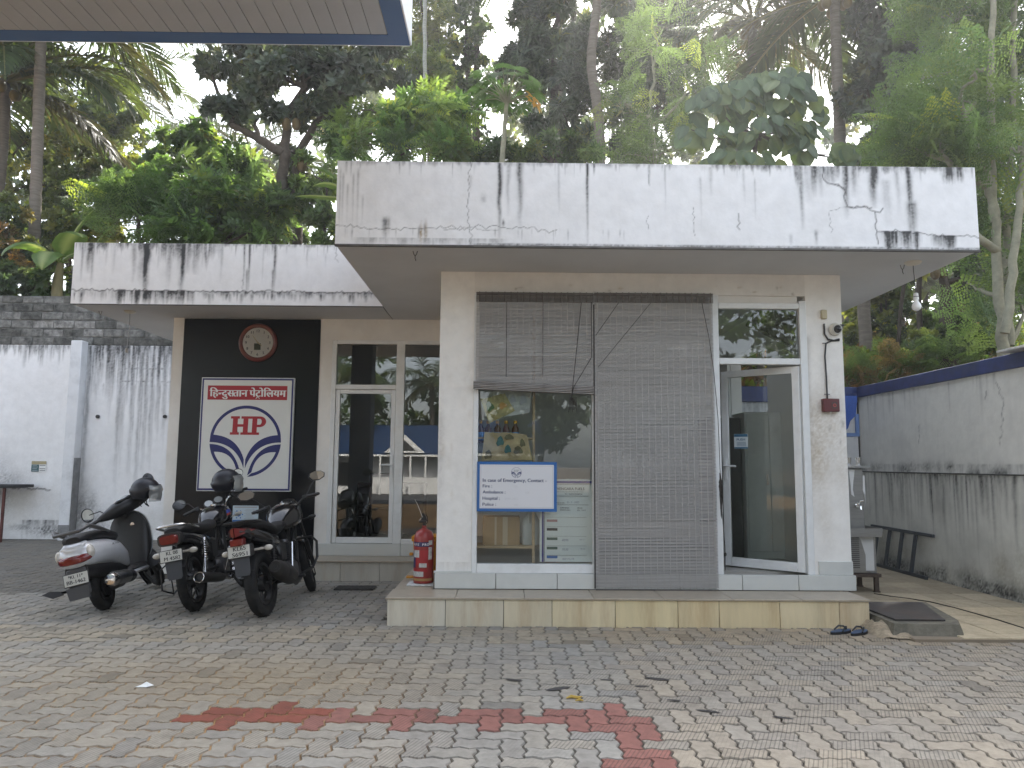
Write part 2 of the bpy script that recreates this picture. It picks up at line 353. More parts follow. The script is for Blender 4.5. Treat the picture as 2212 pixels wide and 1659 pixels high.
c.crack([(U(1776), 0), (U(1777), .13), (U(1796), .17), (U(1819), .205), (U(1826), .38), (U(1868), .375), (U(1884), .42), (U(1887), .6), (U(1888), .72)], .0052, .85)
c.crack([(U(1790), .165), (U(1821), .225)], .006, .85); c.crack([(U(1830), .385), (U(1878), .385)], .0052, .8); c.crack([(U(1884), .42), (U(1902), .39)], .006, .8)
c.crack([(U(1887), .605), (U(1950), .60), (U(1990), .62), (U(2050), .645), (U(2112), .635)], .0045, .75)
c.crack([(U(1826), .38), (U(1786), .42), (U(1788), .62)], .003, .5); c.crack([(U(1590), .45), (U(1592), .6)], .005, .7); c.crack([(U(1493), .4), (U(1492), .52), (U(1496), .66)], .003, .6); c.crack([(U(1398), .1), (U(1400), .2)], .004, .6); c.crack([(U(1397), .48), (U(1396), .6)], .003, .5)
c.build('fascia', (FL, YF, TOP), (1, 0, 0), (0, 0, 1), WHITE, slab, M_plaster)
# left roof slab
b = MB(); b.box(LL, FL - .01, YL + .006, 12.4, SOF + .006, TOP - .004); b.box(FL - .01, FL + .5, YL + .006, 10.2, SOF + .008, TOP - .01)
slab2 = part('roof_slab', b, M_slabtop, bld, 0)
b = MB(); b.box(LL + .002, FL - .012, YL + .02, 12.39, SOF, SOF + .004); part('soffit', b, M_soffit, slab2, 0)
b = MB(); b.box(LL - .003, FL - .012, YL - .006, YL + .02, SOF - .010, SOF - .002); part('drip_edge', b, bpy.data.materials['drip edge'], slab2, 0)
c = Canvas(FL + .45 - LL, TOP - SOF, .011, 17)
U = lambda px: (px - 158) / (724 - 158) * (3.25)
for px, wd, t0, t1, k in [(177, .02, 0, .5, .6), (194, .06, 0, .4, .9), (199, .03, 0, .55, .6), (289, .04, .0, .5, .6), (313, .055, 0, .66, 1.3), (310, .09, 0, .6, .5), (392, .04, 0, .66, 1.2), (386, .08, 0, .35, .6), (402, .06, 0, .4, .6), (420, .06, .0, .4, .8), (435, .03, 0, .3, .4), (362, .04, .1, .62, .5),
                          (450, .03, 0, .2, .5), (476, .02, 0, .5, .3), (525, .014, 0, .62, .7), (536, .014, 0, .64, .9), (532, .02, .3, .66, .5), (565, .012, 0, .5, .3), (591, .02, 0, .64, .95), (588, .02, .3, .66, .6), (660, .01, 0, .3, .35), (700, .008, .1, .3, .25), (245, .03, 0, .4, .3), (228, .02, 0, .3, .3)]:
    c.streak(U(px), wd, t0, t1, k)
for i in range(90): c.streak(RNG.uniform(0, c.w), RNG.uniform(.006, .016), 0, RNG.uniform(.04, .2), RNG.uniform(.2, .6))
c.mould(0, U(460), 0, .12, .8); c.mould(U(330), U(480), 0, .3, .7); c.mould(U(440), c.w, 0, .05, .6)
c.mould(U(165), U(245), .60, .75, .6, .8); c.mould(U(240), U(340), .6, .84, 1.3, .8); c.mould(U(330), U(425), .6, .80, 1.2, .8); c.mould(U(420), c.w, .6, .70, .8, .6)
for px, k in [(180, .9), (300, .9), (313, 1.2), (448, 1.0), (455, .7), (490, 1.0), (498, .7), (522, .9), (545, .8), (588, 1.0), (630, 1.0), (637, .7), (612, .5), (692, 1.2), (698, .8), (660, .5), (755, 1.1), (762, .8), (720, .5), (735, .6), (790, .7)]:
    c.streak(U(px), .028, .6, RNG.uniform(.70, .80), k, fade=.3)
for i in range(70): c.streak(RNG.uniform(0, c.w), RNG.uniform(.008, .02), .6, RNG.uniform(.64, .74), RNG.uniform(.4, .9))
c.crack([(U(152), .595), (U(240), .60), (U(330), .60), (U(450), .605), (U(560), .60), (U(700), .60), (U(812), .60)], .006, .8)
c.crack([(U(525), .6), (U(522), .45)], .0036, .5); c.crack([(U(720), .1), (U(728), .22)], .004, .4)
c.build('fascia', (LL, YL, TOP), (1, 0, 0), (0, 0, 1), WHITE * .97, slab2, M_plaster)

# front block walls ---------------------------------------------------
fx0, fx1 = x1(1022), x1(1750, 950)                    # glazed opening
ftop = 3.15
b = MB(); b.box(XL, fx0, Y1 + .004, Y1 + .2, .25, SOF); b.box(XL, XL + .14, Y1 + .2, 9.84, .25, SOF); b.box(XL, XL + .14, Y4 + .2, 12.2, .25, SOF)
b.box(fx1, XR, Y1 + .004, Y1 + .2, .25, SOF); b.box(XR - .15, XR, Y1 + .2, 8.9, .25, SOF); b.box(XR - .15, XR, 10.5, 12.2, .25, SOF); b.box(XR - .15, XR, 8.9, 10.5, .25, 2.1); b.box(XR - .15, XR, 8.9, 10.5, 2.95, SOF); b.box(fx0, fx1, Y1 + .005, Y1 + .2, ftop, SOF); b.box(XL, XR, 11.0, 11.15, .25, SOF)
part('wall', b, M_cream, bld, 0)
def pier(u0, u1, z0, z1, fn, base, seed, gr):
    c = Canvas(u1 - u0, z1 - z0, .012, seed); fn(c)
    c.build('wall', (u0, Y1, z1), (1, 0, 0), (0, 0, 1), base, bld, M_plaster, brown=(.36, .27, .15), mould=(.2, .17, .13), grime=gr, gcol=(.55, .5, .42))
def f1(c):
    for i in range(16): c.blot(RNG.uniform(.0, c.w), RNG.uniform(.9, 2.6), RNG.uniform(.01, .04), RNG.uniform(.02, .08), RNG.uniform(.06, .2), True)
    c.mould(0, c.w, c.h - .10, c.h + .05, .35, .9)
    c.blot(.02, 1.75, .04, .5, .25)
pier(XL, fx0, FLO, SOF - .002, f1, CREAM * 1.07, 31, .05)
def f2(c):
    H = c.h; c.blot(.06, 1.75, .16, .42, .55, True); c.blot(.18, 1.55, .2, .5, .4, True); c.blot(.3, 1.8, .12, .4, .28, True); c.blot(.08, 1.45, .12, .25, .45, True); c.streak(.015, .03, .6, 2.4, .25); c.blot(.2, 1.55, .02, .025, .5); c.blot(.33, 1.5, .015, .04, .5); c.blot(.3, 1.68, .012, .025, .5); c.blot(.12, 2.4, .1, .3, .2, True)
    
pier(fx1, XR, FLO, SOF - .002, f2, CREAM * 1.07, 37, .05)
def f3(c):
    for i in range(22): c.blot(RNG.uniform(0, c.w), RNG.uniform(.12, .22), RNG.uniform(.01, .03), RNG.uniform(.006, .015), RNG.uniform(.2, .6), RNG.random() < .5)
pier(fx0 + .001, fx1 - .001, ftop, SOF - .002, f3, CREAM, 41, .08)
# left block walls
lx0, lx1 = x4(712, 950), x4(958, 950) + .3
b = MB(); b.box(PL1, lx0, Y4, Y4 + .2, 0, SOF); b.box(lx0, XL - .002, Y4, Y4 + .2, z4(740, 735), SOF); b.box(-4.46, PL0, Y4 + .0, Y4 + .2, 0, SOF); b.box(PL0, PL1, Y4 + .03, Y4 + .2, 0, SOF)
b.box(-4.46, -4.3, Y4 + .2, 12.2, 0, SOF); b.box(-4.46, XL, 12.1, 12.25, 0, SOF); b.box(lx0, XL - .002, Y4 + .02, Y4 + .2, 0, .40)
part('wall', b, M_cream, bld, 0)
b = MB(); b.box(PL0, PL1, Y4 - .012, Y4 + .028, .0, SOF - .012, .004); part('cladding_panel', b, M_black, bld, label='glossy black cladding behind the clock and sign')
# rooms: floor, ceiling, inner walls
b = MB(); b.box(XL + .14, XR - .15, Y1 + .2, 11, .2, FLO); b.box(-4.3, XL, Y4 + .2, 12.1, .2, FLO); part('floor', b, M_floor, bld, 0)
b = MB(); b.box(XL + .145, XR - .155, 10.95, 10.99, FLO, SOF - .01); b.box(XR - .2, XR - .16, Y1 + .2, 8.9, FLO, SOF - .01); b.box(XR - .2, XR - .16, 10.5, 10.95, FLO, SOF - .01); b.box(XR - .2, XR - .16, 8.9, 10.5, FLO, 2.1); b.box(XR - .2, XR - .16, 8.9, 10.5, 2.95, SOF - .01); b.box(-4.29, XL - .01, 12.05, 12.09, FLO, SOF - .01); part('inner_wall', b, M_room, bld, 0)
# skirting tiles of the front block
sk = MB(); sk.box(XL - .02, XR + .01, Y1 - .03, Y1 - .008, .256, FLO - .004); sko = part('skirting', sk, mat('dark grout', (.12, .11, .1), .9), bld, 0)
ed = [940, 1070, 1203, 1283 + 120, 1480, 1600, 1722, 1846]
ed = [x1(p, 1250) for p in (939, 1071, 1203, 1335, 1467, 1601, 1722, 1846)]
for a, d in zip(ed[:-1], ed[1:]):
    t = MB(); t.box(a + .003, d - .003, Y1 - .042, Y1 - .006, .257, FLO, .003); part('tile', t, M_tile_w, sko)
t = MB(); t.box(x1(1768, 1225), XR + .004, Y1 - .02, Y1 + .0, FLO + .002, FLO + .13, .003); part('tile', t, M_tile_w, sko)
t = MB(); t.box(XL - .02, x1(1020, 1235), Y1 - .03, Y1 + .0, FLO + .001, FLO + .02, .003); part('tile', t, M_tile_w, sko)
# front step
b = MB(); b.box(-1.035, 3.29, 6.842, Y1 + .25, -.02, .232); b.box(XR, 3.29, 7.3, 7.4, -.02, .22)
st = part('front_step', b, bpy.data.materials['dark grout'], bld, 0)
sx = [gz(p, 1352).x for p in (836, 1060, 1195, 1328, 1463, 1594, 1726, 1820, 1878)]
sx = [-1.045 + (3.30 + 1.045) * (p - 838) / (1877 - 838) for p in (838, 963, 1088, 1192, 1328, 1463, 1552, 1683, 1812, 1877)]
YT = [(.64, .59, .48), (.63, .57, .44), (.65, .57, .41), (.69, .59, .39), (.70, .59, .36), (.69, .57, .35), (.69, .57, .35), (.71, .60, .39), (.69, .58, .39)]
for a, d, cc in zip(sx[:-1], sx[1:], YT):
    t = MB(); t.box(a + .0025, d - .0025, 6.826, 6.85, -.02, .23, .003); o = part('tile', t, M_tile_y, st); add_col(o, cc)
n = 7
for i in range(n):
    a = -1.06 + (3.31 + 1.06) * i / n; d = -1.06 + (3.31 + 1.06) * (i + 1) / n
    t = MB(); t.box(a + .0015, d - .0015, 6.81, Y1 - .0445, .2325, .252, .004); part('tread_tile', t, M_tread, st)
t = MB(); t.box(-1.045, XL - .03, Y1 - .04, 9.8, .03, .250); part('tread_tile', t, M_tread, st)
t = MB(); t.box(XR + .012, 3.52, Y1 - .03, 9.6, -.02, .12); o = part('side_curb', t, M_tile_y, st); add_col(o, (.55, .5, .4))
# left block step
b = MB(); b.box(-2.5, -1.05, 9.36, Y4 - .002, -.02, .225); st2 = part('side_step', b, bpy.data.materials['dark grout'], bld, 0)
for i in range(3):
    a = -2.5 + i * .483
    t = MB(); t.box(a + .002, a + .481, 9.345, 9.37, -.02, .225, .003); o = part('tile', t, M_tile_y, st2); add_col(o, (.52, .49, .42))
t = MB(); t.box(-2.5, -1.05, 9.325, Y4 - .03, .2255, .245, .004); part('tread_tile', t, M_tread, st2)
for a, d in ((PL1 + .03, x4(865, 1190)), (x4(865, 1190), x4(958, 1190) + .2)):
    t = MB(); t.box(a + .002, d - .002, Y4 - .03, Y4 + .018, .246, .40, .003); part('tile', t, M_tile_w, st2)
# aluminium glazing of the front -----------------------------------
fr = MB(); zt, zb = ftop, FLO
def vbar(x0_, x1_, z0, z1, y0=Y1 - .012, y1=Y1 + .07): fr.box(x0_, x1_, y0, y1, z0, z1, .004)
vbar(fx0, x1(1033), zb, zt); vbar(x1(1033) + .001, x1(1283, 1220), zb, z1(1100, 1218), Y1 - .010)
vbar(x1(1541), x1(1556), zb, zt); vbar(x1(1279), x1(1290), zb, zt)
frame = part('window_frame', fr, M_alu, bld)
fr = MB(); dx0, dx1 = x1(1556), x1(1733)
dz = z1(1640, 787); tz = z1(1640, 667)
vbar(dx1, fx1, zb, z1(1740, 655) + .02); fr.box(x1(1556) + .001, dx1 - .001, Y1 - .011, Y1 + .07, dz, z1(1640, 774), .003); fr.box(x1(1556) + .001, dx1 - .001, Y1 - .011, Y1 + .07, tz, z1(1640, 655), .003)
part('door_frame', fr, M_alu, bld)
b = MB(); b.box(dx0, dx1, Y1 + .03, Y1 + .15, z1(1640, 655) + .0, ftop); part('wall', b, M_cream, bld, 0)
def pane(x0_, x1_, z0, z1_, y, m=M_glass, par=bld, name='pane'):
    b = MB(); b.add([(x0_, y, z0), (x1_, y, z0), (x1_, y, z1_), (x0_, y, z1_)], [(0, 1, 2, 3)]); return part(name, b, m, par, 0)
pane(x1(1033), x1(1280), z1(1100, 1218), zt, Y1 + .03); pane(x1(1290), x1(1541), zb, zt, Y1 + .03); pane(dx0, dx1, z1(1640, 774), tz, Y1 + .03)
# the open door: hinge at right, swung inwards
hx, hy = dx1 - .006, Y1 + .02
lft = at(1562, 1000, 7.86); dw = math.hypot(hx - lft.x, lft.y - hy); ang = math.atan2(lft.y - hy, hx - lft.x)
door = link('glass_door', None, bld); door.location = (hx, hy, 0); door.rotation_euler = (0, 0, -ang)
door.empty_display_size = .1
dh0, dh1 = FLO + .015, dz - .01
f = MB(); sw = .075
f.box(-sw, 0, -.02, .02, dh0, dh1, .004); f.box(-dw, -dw + sw, -.02, .02, dh0, dh1, .004); f.box(-dw + sw, -sw, -.019, .019, dh0, dh0 + .09, .003); f.box(-dw + sw, -sw, -.019, .019, dh1 - .07, dh1, .003)
part('door_leaf_frame', f, M_alu, door)
b = MB(); b.add([(-dw + sw, 0, dh0 + .09), (-sw, 0, dh0 + .09), (-sw, 0, dh1 - .07), (-dw + sw, 0, dh1 - .07)], [(0, 1, 2, 3)]); part('pane', b, M_doorglass, door, 0)
hz_ = 1.42
b = MB(); b.box(-dw + .025, -dw + .055, -.035, -.02, hz_ - .12, hz_ + .1, .004); b.cyl((-dw + .04, -.03, hz_ + .02), (-dw + .04, -.07, hz_ + .02), .009); b.tube([(-dw + .03, -.07, hz_ + .02), (-dw + .10, -.072, hz_ + .022), (-dw + .17, -.07, hz_ + .02)], .010, 8); part('handle', b, M_alu, door)
b = MB(); q = (-dw + .13, -.004, 1.62); b.box(q[0], q[0] + .15, -.006, -.003, q[2], q[2] + .155)
sk_ = part('sticker', b, mat('sticker white', (.6, .66, .68), .4), door, 0)
b = MB(); b.box(q[0] + .002, q[0] + .148, -.0075, -.0062, q[2] + .125, q[2] + .153); b.box(q[0] + .002, q[0] + .148, -.0075, -.0062, q[2] + .002, q[2] + .018); put_text(b, 'PUSH', (q[0] + .075, -.0076, q[2] + .085), (1, 0, 0), (0, 0, 1), .025, .09, 'c', .04)
for k in range(4): b.box(q[0] + .03, q[0] + .13, -.0075, -.0062, q[2] + .03 + k * .012, q[2] + .034 + k * .012)
part('sticker_print', b, mat('sticker blue', (.02, .12, .22), .4), door, 0)
# glazing of the left block
f = MB(); a0, a1, m0, m1 = x4(712, 950), x4(722, 950), x4(853, 950), x4(871, 950)
tpz, brz = z4(740, 735), z4(790, 836)
f.box(a0, a1, Y4 - .015, Y4 + .06, .40, tpz, .004); f.box(m0, m1, Y4 - .016, Y4 + .06, .40, tpz, .004); f.box(a1, XL + .2, Y4 - .013, Y4 + .06, tpz - .05, tpz + .001, .004); f.box(a1, m0, Y4 - .014, Y4 + .05, brz - .03, brz + .03, .004); f.box(m1, XL + .2, Y4 - .013, Y4 + .06, .40, .46, .004)
part('window_frame', f, M_alu, bld)
ld = link('glass_door', None, bld); ld.location = (a1, Y4 + .02, 0); lw = m0 - a1
f = MB(); f.box(.004, .06, -.02, .02, .405, brz - .034, .004); f.box(lw - .06, lw - .004, -.02, .02, .405, brz - .034, .004); f.box(.06, lw - .06, -.018, .018, .405, .48, .003); f.box(.06, lw - .06, -.018, .018, brz - .09, brz - .034, .003); part('door_leaf_frame', f, M_alu, ld)
b = MB(); b.add([(.06, 0, .48), (lw - .06, 0, .48), (lw - .06, 0, brz - .09), (.06, 0, brz - .09)], [(0, 1, 2, 3)]); part('pane', b, M_glass2, ld, 0)
b = MB(); b.box(lw - .045, lw - .02, -.035, -.02, 1.2, 1.55, .003); b.tube([(lw - .03, -.03, 1.42), (lw - .03, -.07, 1.42), (lw - .09, -.075, 1.425), (lw - .17, -.07, 1.42)], .011, 8); part('handle', b, M_alu, ld)
pane(a1, m0, brz + .03, tpz - .05, Y4 + .02, M_glass2); pane(m1, XL - .002, .46, tpz - .05, Y4 + .02, M_glass2)

# left boundary wall --------------------------------------------------
YW = 14.0
bw = thing('boundary_wall', 'tall white plastered compound wall with bare mouldy blockwork on top', 'wall', (-8, YW, 0))
bw.location = (0, 0, 0)
wl0, wl1, wz, wt = -13.0, -4.2, 3.63, 4.60
b = MB(); b.box(wl0, wl1, YW + .01, YW + .3, -.1, wz - .003); part('core', b, M_slabtop, bw, 0)
c = Canvas(wl1 - wl0, wz, .02, 51)
U = lambda px: at(px, 900, YW).x - wl0
T = lambda py: wz - at(150, py, YW).z
for i in range(30): c.streak(U(RNG.uniform(0, 150)), RNG.uniform(.01, .04), 0, RNG.uniform(.1, .45), RNG.uniform(.3, .8))
for i in range(110):
    px = RNG.uniform(180, 378); c.streak(U(px), RNG.uniform(.015, .045), 0, RNG.uniform(.3, 1.2), RNG.uniform(.3, .85))
for px, t1, k in [(200, .9, .8), (232, 1.3, .7), (255, 2.6, .8), (262, 2.3, .55), (283, 2.5, .7), (300, 2.9, .75), (312, 2.4, .7), (325, 2.2, .8), (338, 1.6, .9), (352, 1.8, .7), (365, 1.2, .8), (215, .8, .6)]:
    c.streak(U(px), .05, 0, t1, k * .85); c.streak(U(px) + .03, .03, .7, t1 + .2, k * .5)
c.mould(U(180), U(378), 0, .35, .9); c.mould(U(-150), U(150), 0, .2, .7)
for px in (265, 280, 305, 322, 340, 355, 300): c.blot(U(px), T(823 if px % 2 else 795), .16, .02, .9)
c.streak(U(186), .05, 0, 3.6, .6, fade=.3); c.blot(U(190), 3.2, .2, .5, .6); c.blot(U(225), 3.35, .25, .3, .6); c.blot(U(210), 3.0, .12, .25, .5)
c.mould(U(60), U(150), 3.28, 3.65, .9, .9); c.blot(U(115), 3.45, .3, .12, 1.0); c.blot(U(90), 3.42, .4, .06, .8); c.blot(U(10), 2.7, .25, .5, .5, False); c.blot(U(20), 2.55, .35, .2, .5)
c.crack([(U(28), T(1052)), (U(45), T(1056)), (U(60), T(1053)), (U(80), T(1058)), (U(100), T(1056)), (U(120), T(1059))], .012, .9)
c.blot(U(90), 3.0, .8, .9, .2, True); c.blot(U(330), 3.4, .5, .4, .3, True)
c.build('plaster', (wl0, YW, wz), (1, 0, 0), (0, 0, 1), WHITE * .98, bw, M_plaster, brown=(.5, .47, .4))
for px in (212, 357):
    p_ = at(px, 900, YW); b = MB(); b.cyl((p_.x, YW - .03, p_.z), (p_.x, YW + .02, p_.z), .035, n=10); part('weep_pipe', b, M_blackpl, bw)
pc = [at(p, 900, YW - .22).x for p in (142, 166)]
b = MB(); b.box(pc[0], pc[1], YW - .22, YW - .002, 0, wz + .06, .01); pr_ = part('pier', b, mat('pier paint', (.72, .73, .74), .8, var=.06, vs_=4, dirt=.35, dcol=(.2, .2, .2), ds=3), bw)
b = MB(); b.box(pc[1] + .001, pc[1] + .005, YW - .218, YW - .004, 0, 1.5); b.box(pc[0], pc[1], YW - .224, YW - .221, .12, .28); part('stain_patch', b, mat('grey cement wash', (.22, .22, .22), .9, var=.35, vs_=5), pr_, 0)
# blockwork: six courses, each block its own part
Mb = [mat('concrete block %d' % i, cc, .95, spec=.1, var=.6, vs_=9, bump=.9, bs=30, dirt=.95, dcol=(.02, .021, .02), ds=3.4) for i, cc in enumerate([(.25, .245, .23), (.18, .178, .166), (.11, .109, .10)])]
bh = (wt - wz) / 6
for r in range(6):
    x = wl0 + 2.4 + (r % 2) * .2
    while x < wl1:
        L = RNG.uniform(.37, .41)
        if x + L > wl1: break
        hgt = bh - .014 + (RNG.uniform(-.02, .01) if r == 5 else 0)
        b = MB(); b.box(x + .005, x + L - .005, YW + .022 - RNG.uniform(0, .02), YW + .24, wz + r * bh + .005, wz + r * bh + hgt, .010)
        part('block', b, Mb[RNG.choice([0, 1, 2], p=[.35, .4, .25] if r not in (0, 4, 5) else [.08, .27, .65])], bw)
        x += L
b = MB(); b.box(wl0, wl1, YW + .022, YW + .22, wz - .001, wt - .02); part('mortar', b, mat('old mortar', (.11, .108, .10), .95, var=.7, vs_=6), bw, 0)
# right boundary wall --------------------------------------------------
XW, YE = 5.45, 11.35
rw = thing('boundary_wall', 'grey stained compound wall with dark blue coping along the side path', 'wall', (0, 0, 0))
rzt = 2.66
b = MB(); b.box(XW + .012, XW + .25, -14, YE + .2, -.05, rzt - .16); part('core', b, M_slabtop, rw, 0)
ledge = 1.37
c = Canvas(YE - 2.5, rzt - .16 - ledge, .02, 61)      # u runs towards the camera from the far end
UY = lambda px, py: YE - atx(px, py, XW).y
for i in range(40): c.streak(RNG.uniform(0, 6), RNG.uniform(.01, .03), 0, RNG.uniform(.1, .5), RNG.uniform(.1, .35))
for i in range(40): c.blot(RNG.uniform(0, 6), c.h - RNG.uniform(0, .08), RNG.uniform(.05, .2), .07, RNG.uniform(.3, .8))
c.mould(0, c.w, c.h - .12, c.h + .15, .45, .9)
c.crack([(UY(2150, 830), .02), (UY(2170, 900), .35), (UY(2160, 960), .8)], .007, .5); c.crack([(UY(2130, 850), .2), (UY(2128, 870), .28)], .009, .55); c.crack([(UY(1985, 900), .5), (UY(1984, 930), .75)], .007, .45)
c.build('plaster', (XW, YE, rzt - .16), (0, -1, 0), (0, 0, 1), np.array((.76, .76, .72)), rw, M_plaster, grime=.14, gcol=(.42, .43, .42))
c = Canvas(YE - 2.5, ledge - .01, .02, 67)
for i in range(130): c.streak(RNG.uniform(0, 7.5), RNG.uniform(.015, .06), 0, RNG.uniform(.08, .9), RNG.uniform(.2, .8))
c.mould(0, c.w, 0, .18, .75, .8); c.mould(0, c.w, 0, .7, .25, .9)
for i in range(90): c.blot(RNG.uniform(0, 8), c.h - RNG.uniform(0, .14), RNG.uniform(.05, .3), RNG.uniform(.05, .13), RNG.uniform(.5, 1.1))
for i in range(40): c.blot(RNG.uniform(0, 8), c.h - RNG.uniform(.1, .45), RNG.uniform(.1, .3), RNG.uniform(.05, .2), RNG.uniform(.2, .5), True)
c.build('plaster', (XW - .015, YE, ledge - .01), (0, -1, 0), (0, 0, 1), np.array((.69, .69, .64)), rw, M_plaster, grime=.25, gcol=(.36, .36, .33), brown=(.3, .27, .18))
b = MB(); b.box(XW - .025, XW + .013, 1.5, YE, ledge - .012, ledge + .004, .003); part('ledge', b, mat('mouldy ledge', (.08, .08, .075), .95, var=.6, vs_=10, bump=.4), rw)
M_bluep = mat('navy painted coping', (.012, .032, .15), .5, spec=.5, var=.25, vs_=6, dirt=.4, dcol=(.05, .055, .05), ds=4)
b = MB(); b.box(XW - .03, XW + .28, 1.5, YE + .22, rzt - .16, rzt, .006); part('coping', b, M_bluep, rw)
bk = thing('boundary_wall', 'short white end wall under a navy coping behind the water cooler', 'wall', (0, 0, 0))
c = Canvas(XW - .03 - 3.3, 2.42, .025, 71); c.mould(0, c.w, 0, .4, .5); c.blot(1.4, 1.2, .3, .6, .4)
for i in range(18): c.streak(RNG.uniform(0, c.w), .03, 0, RNG.uniform(.2, .9), .5)
c.crack([(1.2, 1.0), (1.6, 1.03), (1.95, 1.0)], .007, .5)
c.build('plaster', (3.3, YE - .01, 2.42), (1, 0, 0), (0, 0, 1), WHITE * .92, bk, M_plaster)
b = MB(); b.box(3.3, XW - .035, YE - .005, YE + .2, -.05, 2.42); part('core', b, M_slabtop, bk, 0)
b = MB(); b.box(3.2, XW - .032, YE - .05, YE + .21, 2.421, 2.66, .006); part('coping', b, M_bluep, bk)

# petrol canopy overhead, upper left -----------------------------------
cp = thing('forecourt_canopy', 'flat pump canopy with planked cream underside and blue edge overhead', 'canopy', (0, 0, 0))
CX, CY, CZ = -.838, 6.0, 5.0
b = MB(); b.box(-13, CX, -5, CY, CZ + .012, CZ + .9); part('deck', b, mat('canopy deck', (.3, .3, .3), .8), cp, 0)
M_cb = mat('blue canopy edge', (.025, .095, .27), .4, var=.08, vs_=3, dirt=.2, dcol=(.1, .11, .12), ds=3)
b = MB(); b.box(-13, CX, CY - .155, CY, CZ, CZ + .011); b.box(CX - .165, CX, -5, CY - .155, CZ, CZ + .011); part('edge_beam', b, M_cb, cp, 0)
b = MB(); b.box(CX - .002, CX + .012, -5, CY + .005, CZ + .002, CZ + .92); b.box(-13, CX - .002, CY, CY + .014, CZ + .002, CZ + .92); part('fascia', b, mat('canopy fascia white', (.78, .8, .82), .4, var=.04, vs_=2), cp, 0)
M_pl = mat('cream ceiling plank', (.42, .445, .485), .6, spec=.3, var=.07, vs_=2.2, dirt=.2, dcol=(.3, .3, .3), ds=4)
x = CX - .168
pm = MB(); pm.box(-.136, -.004, -5, CY - .158, CZ + .002, CZ + .0105); pme = pm.mesh('plank', M_pl, 0)
while x > -10:
    o = link('plank', pme, cp); o.location = (x, 0, RNG.uniform(-.0006, .0006)); x -= .138
b = MB(); b.box(-13, -9.8, -5, CY - .158, CZ + .003, CZ + .0105); part('ceiling', b, M_pl, cp, 0)
for cx_, cy_ in ((-3.9, -.5),):
    b = MB(); b.box(cx_ - .28, cx_ + .28, cy_ - .28, cy_ + .28, 0, CZ + .0, .02); part('column', b, mat('canopy column', (.05, .06, .09), .5), cp)
# ================================================================== paving
def paver_mat():
    m = mat('paver concrete', attr=True, rough=.85, spec=.25, var=.16, vs_=16, dirt=.35, dcol=(.06, .055, .048), ds=5.5, rvar=.12)
    N = m.node_tree; n = N.nodes; L = N.links; p = n['Principled BSDF']
    geo = n.new('ShaderNodeNewGeometry'); sp = n.new('ShaderNodeSeparateXYZ'); L.new(geo.outputs['Position'], sp.inputs[0])
    rib = n.new('ShaderNodeAttribute'); rib.attribute_name = 'rib'
    def mth(op, a, b=None):
        q = n.new('ShaderNodeMath'); q.operation = op
        for i, v in enumerate((a, b)):
            if v is None: continue
            if isinstance(v, (int, float)): q.inputs[i].default_value = v
            else: L.new(v, q.inputs[i])
        return q.outputs[0]
    s_ = mth('ADD', sp.outputs[0], mth('MULTIPLY', sp.outputs[1], -.45))
    wv = mth('SINE', mth('MULTIPLY', s_, 2 * PI / .0235))
    gr = mth('MULTIPLY', mth('POWER', mth('MAXIMUM', wv, 0.0), 3.0), rib.outputs['Fac'])
    nz = n.new('ShaderNodeTexNoise'); nz.inputs['Scale'].default_value = 160; nz.inputs['Detail'].default_value = 4; L.new(geo.outputs['Position'], nz.inputs[0])
    hgt = mth('SUBTRACT', mth('MULTIPLY', nz.outputs[0], .35), gr)
    b = n.new('ShaderNodeBump'); b.inputs['Strength'].default_value = .6; b.inputs['Distance'].default_value = .004; L.new(hgt, b.inputs['Height']); L.new(b.outputs[0], p.inputs['Normal'])
    base = p.inputs['Base Color'].links[0].from_socket
    mx = n.new('ShaderNodeMix'); mx.data_type = 'RGBA'; L.new(mth('MULTIPLY', gr, .48), mx.inputs[0]); L.new(base, mx.inputs[6]); mx.inputs[7].default_value = (.09, .08, .068, 1)
    L.new(mx.outputs[2], p.inputs['Base Color'])
    return m
M_paver = paver_mat()
def bed_mat():
    m = mat('joint sand', (.1, .09, .08), .95, spec=.1); N = m.node_tree; n = N.nodes; L = N.links; p = n['Principled BSDF']
    geo = n.new('ShaderNodeNewGeometry'); nz = n.new('ShaderNodeTexNoise'); nz.inputs['Scale'].default_value = .55; nz.inputs['Detail'].default_value = 3
    L.new(geo.outputs['Position'], nz.inputs[0]); sp = n.new('ShaderNodeSeparateXYZ'); L.new(geo.outputs['Position'], sp.inputs[0])
    mr = n.new('ShaderNodeMapRange'); mr.inputs[1].default_value = -.1; mr.inputs[2].default_value = -1.6; L.new(sp.outputs[0], mr.inputs[0])
    my = n.new('ShaderNodeMapRange'); my.inputs[1].default_value = 6.2; my.inputs[2].default_value = 4.8; L.new(sp.outputs[1], my.inputs[0])
    mu = n.new('ShaderNodeMath'); mu.operation = 'MULTIPLY'; L.new(mr.outputs[0], mu.inputs[0]); L.new(my.outputs[0], mu.inputs[1])
    mu2 = n.new('ShaderNodeMath'); mu2.operation = 'MULTIPLY'; mu2.use_clamp = True; ad = n.new('ShaderNodeMath'); ad.operation = 'ADD'; ad.inputs[1].default_value = .45; L.new(nz.outputs[0], ad.inputs[0]); L.new(mu.outputs[0], mu2.inputs[0]); L.new(ad.outputs[0], mu2.inputs[1])
    mx = n.new('ShaderNodeMix'); mx.data_type = 'RGBA'; L.new(mu2.outputs[0], mx.inputs[0]); mx.inputs[6].default_value = (.095, .085, .07, 1); mx.inputs[7].default_value = (.46, .29, .14, 1); L.new(mx.outputs[2], p.inputs['Base Color'])
    return m
fc = MB(); fc.box(-30, 5.44, -6.95, 13.99, -.05, -.0105)
fore = S(part('forecourt', fc, bed_mat(), ang=0))
GU = .1235
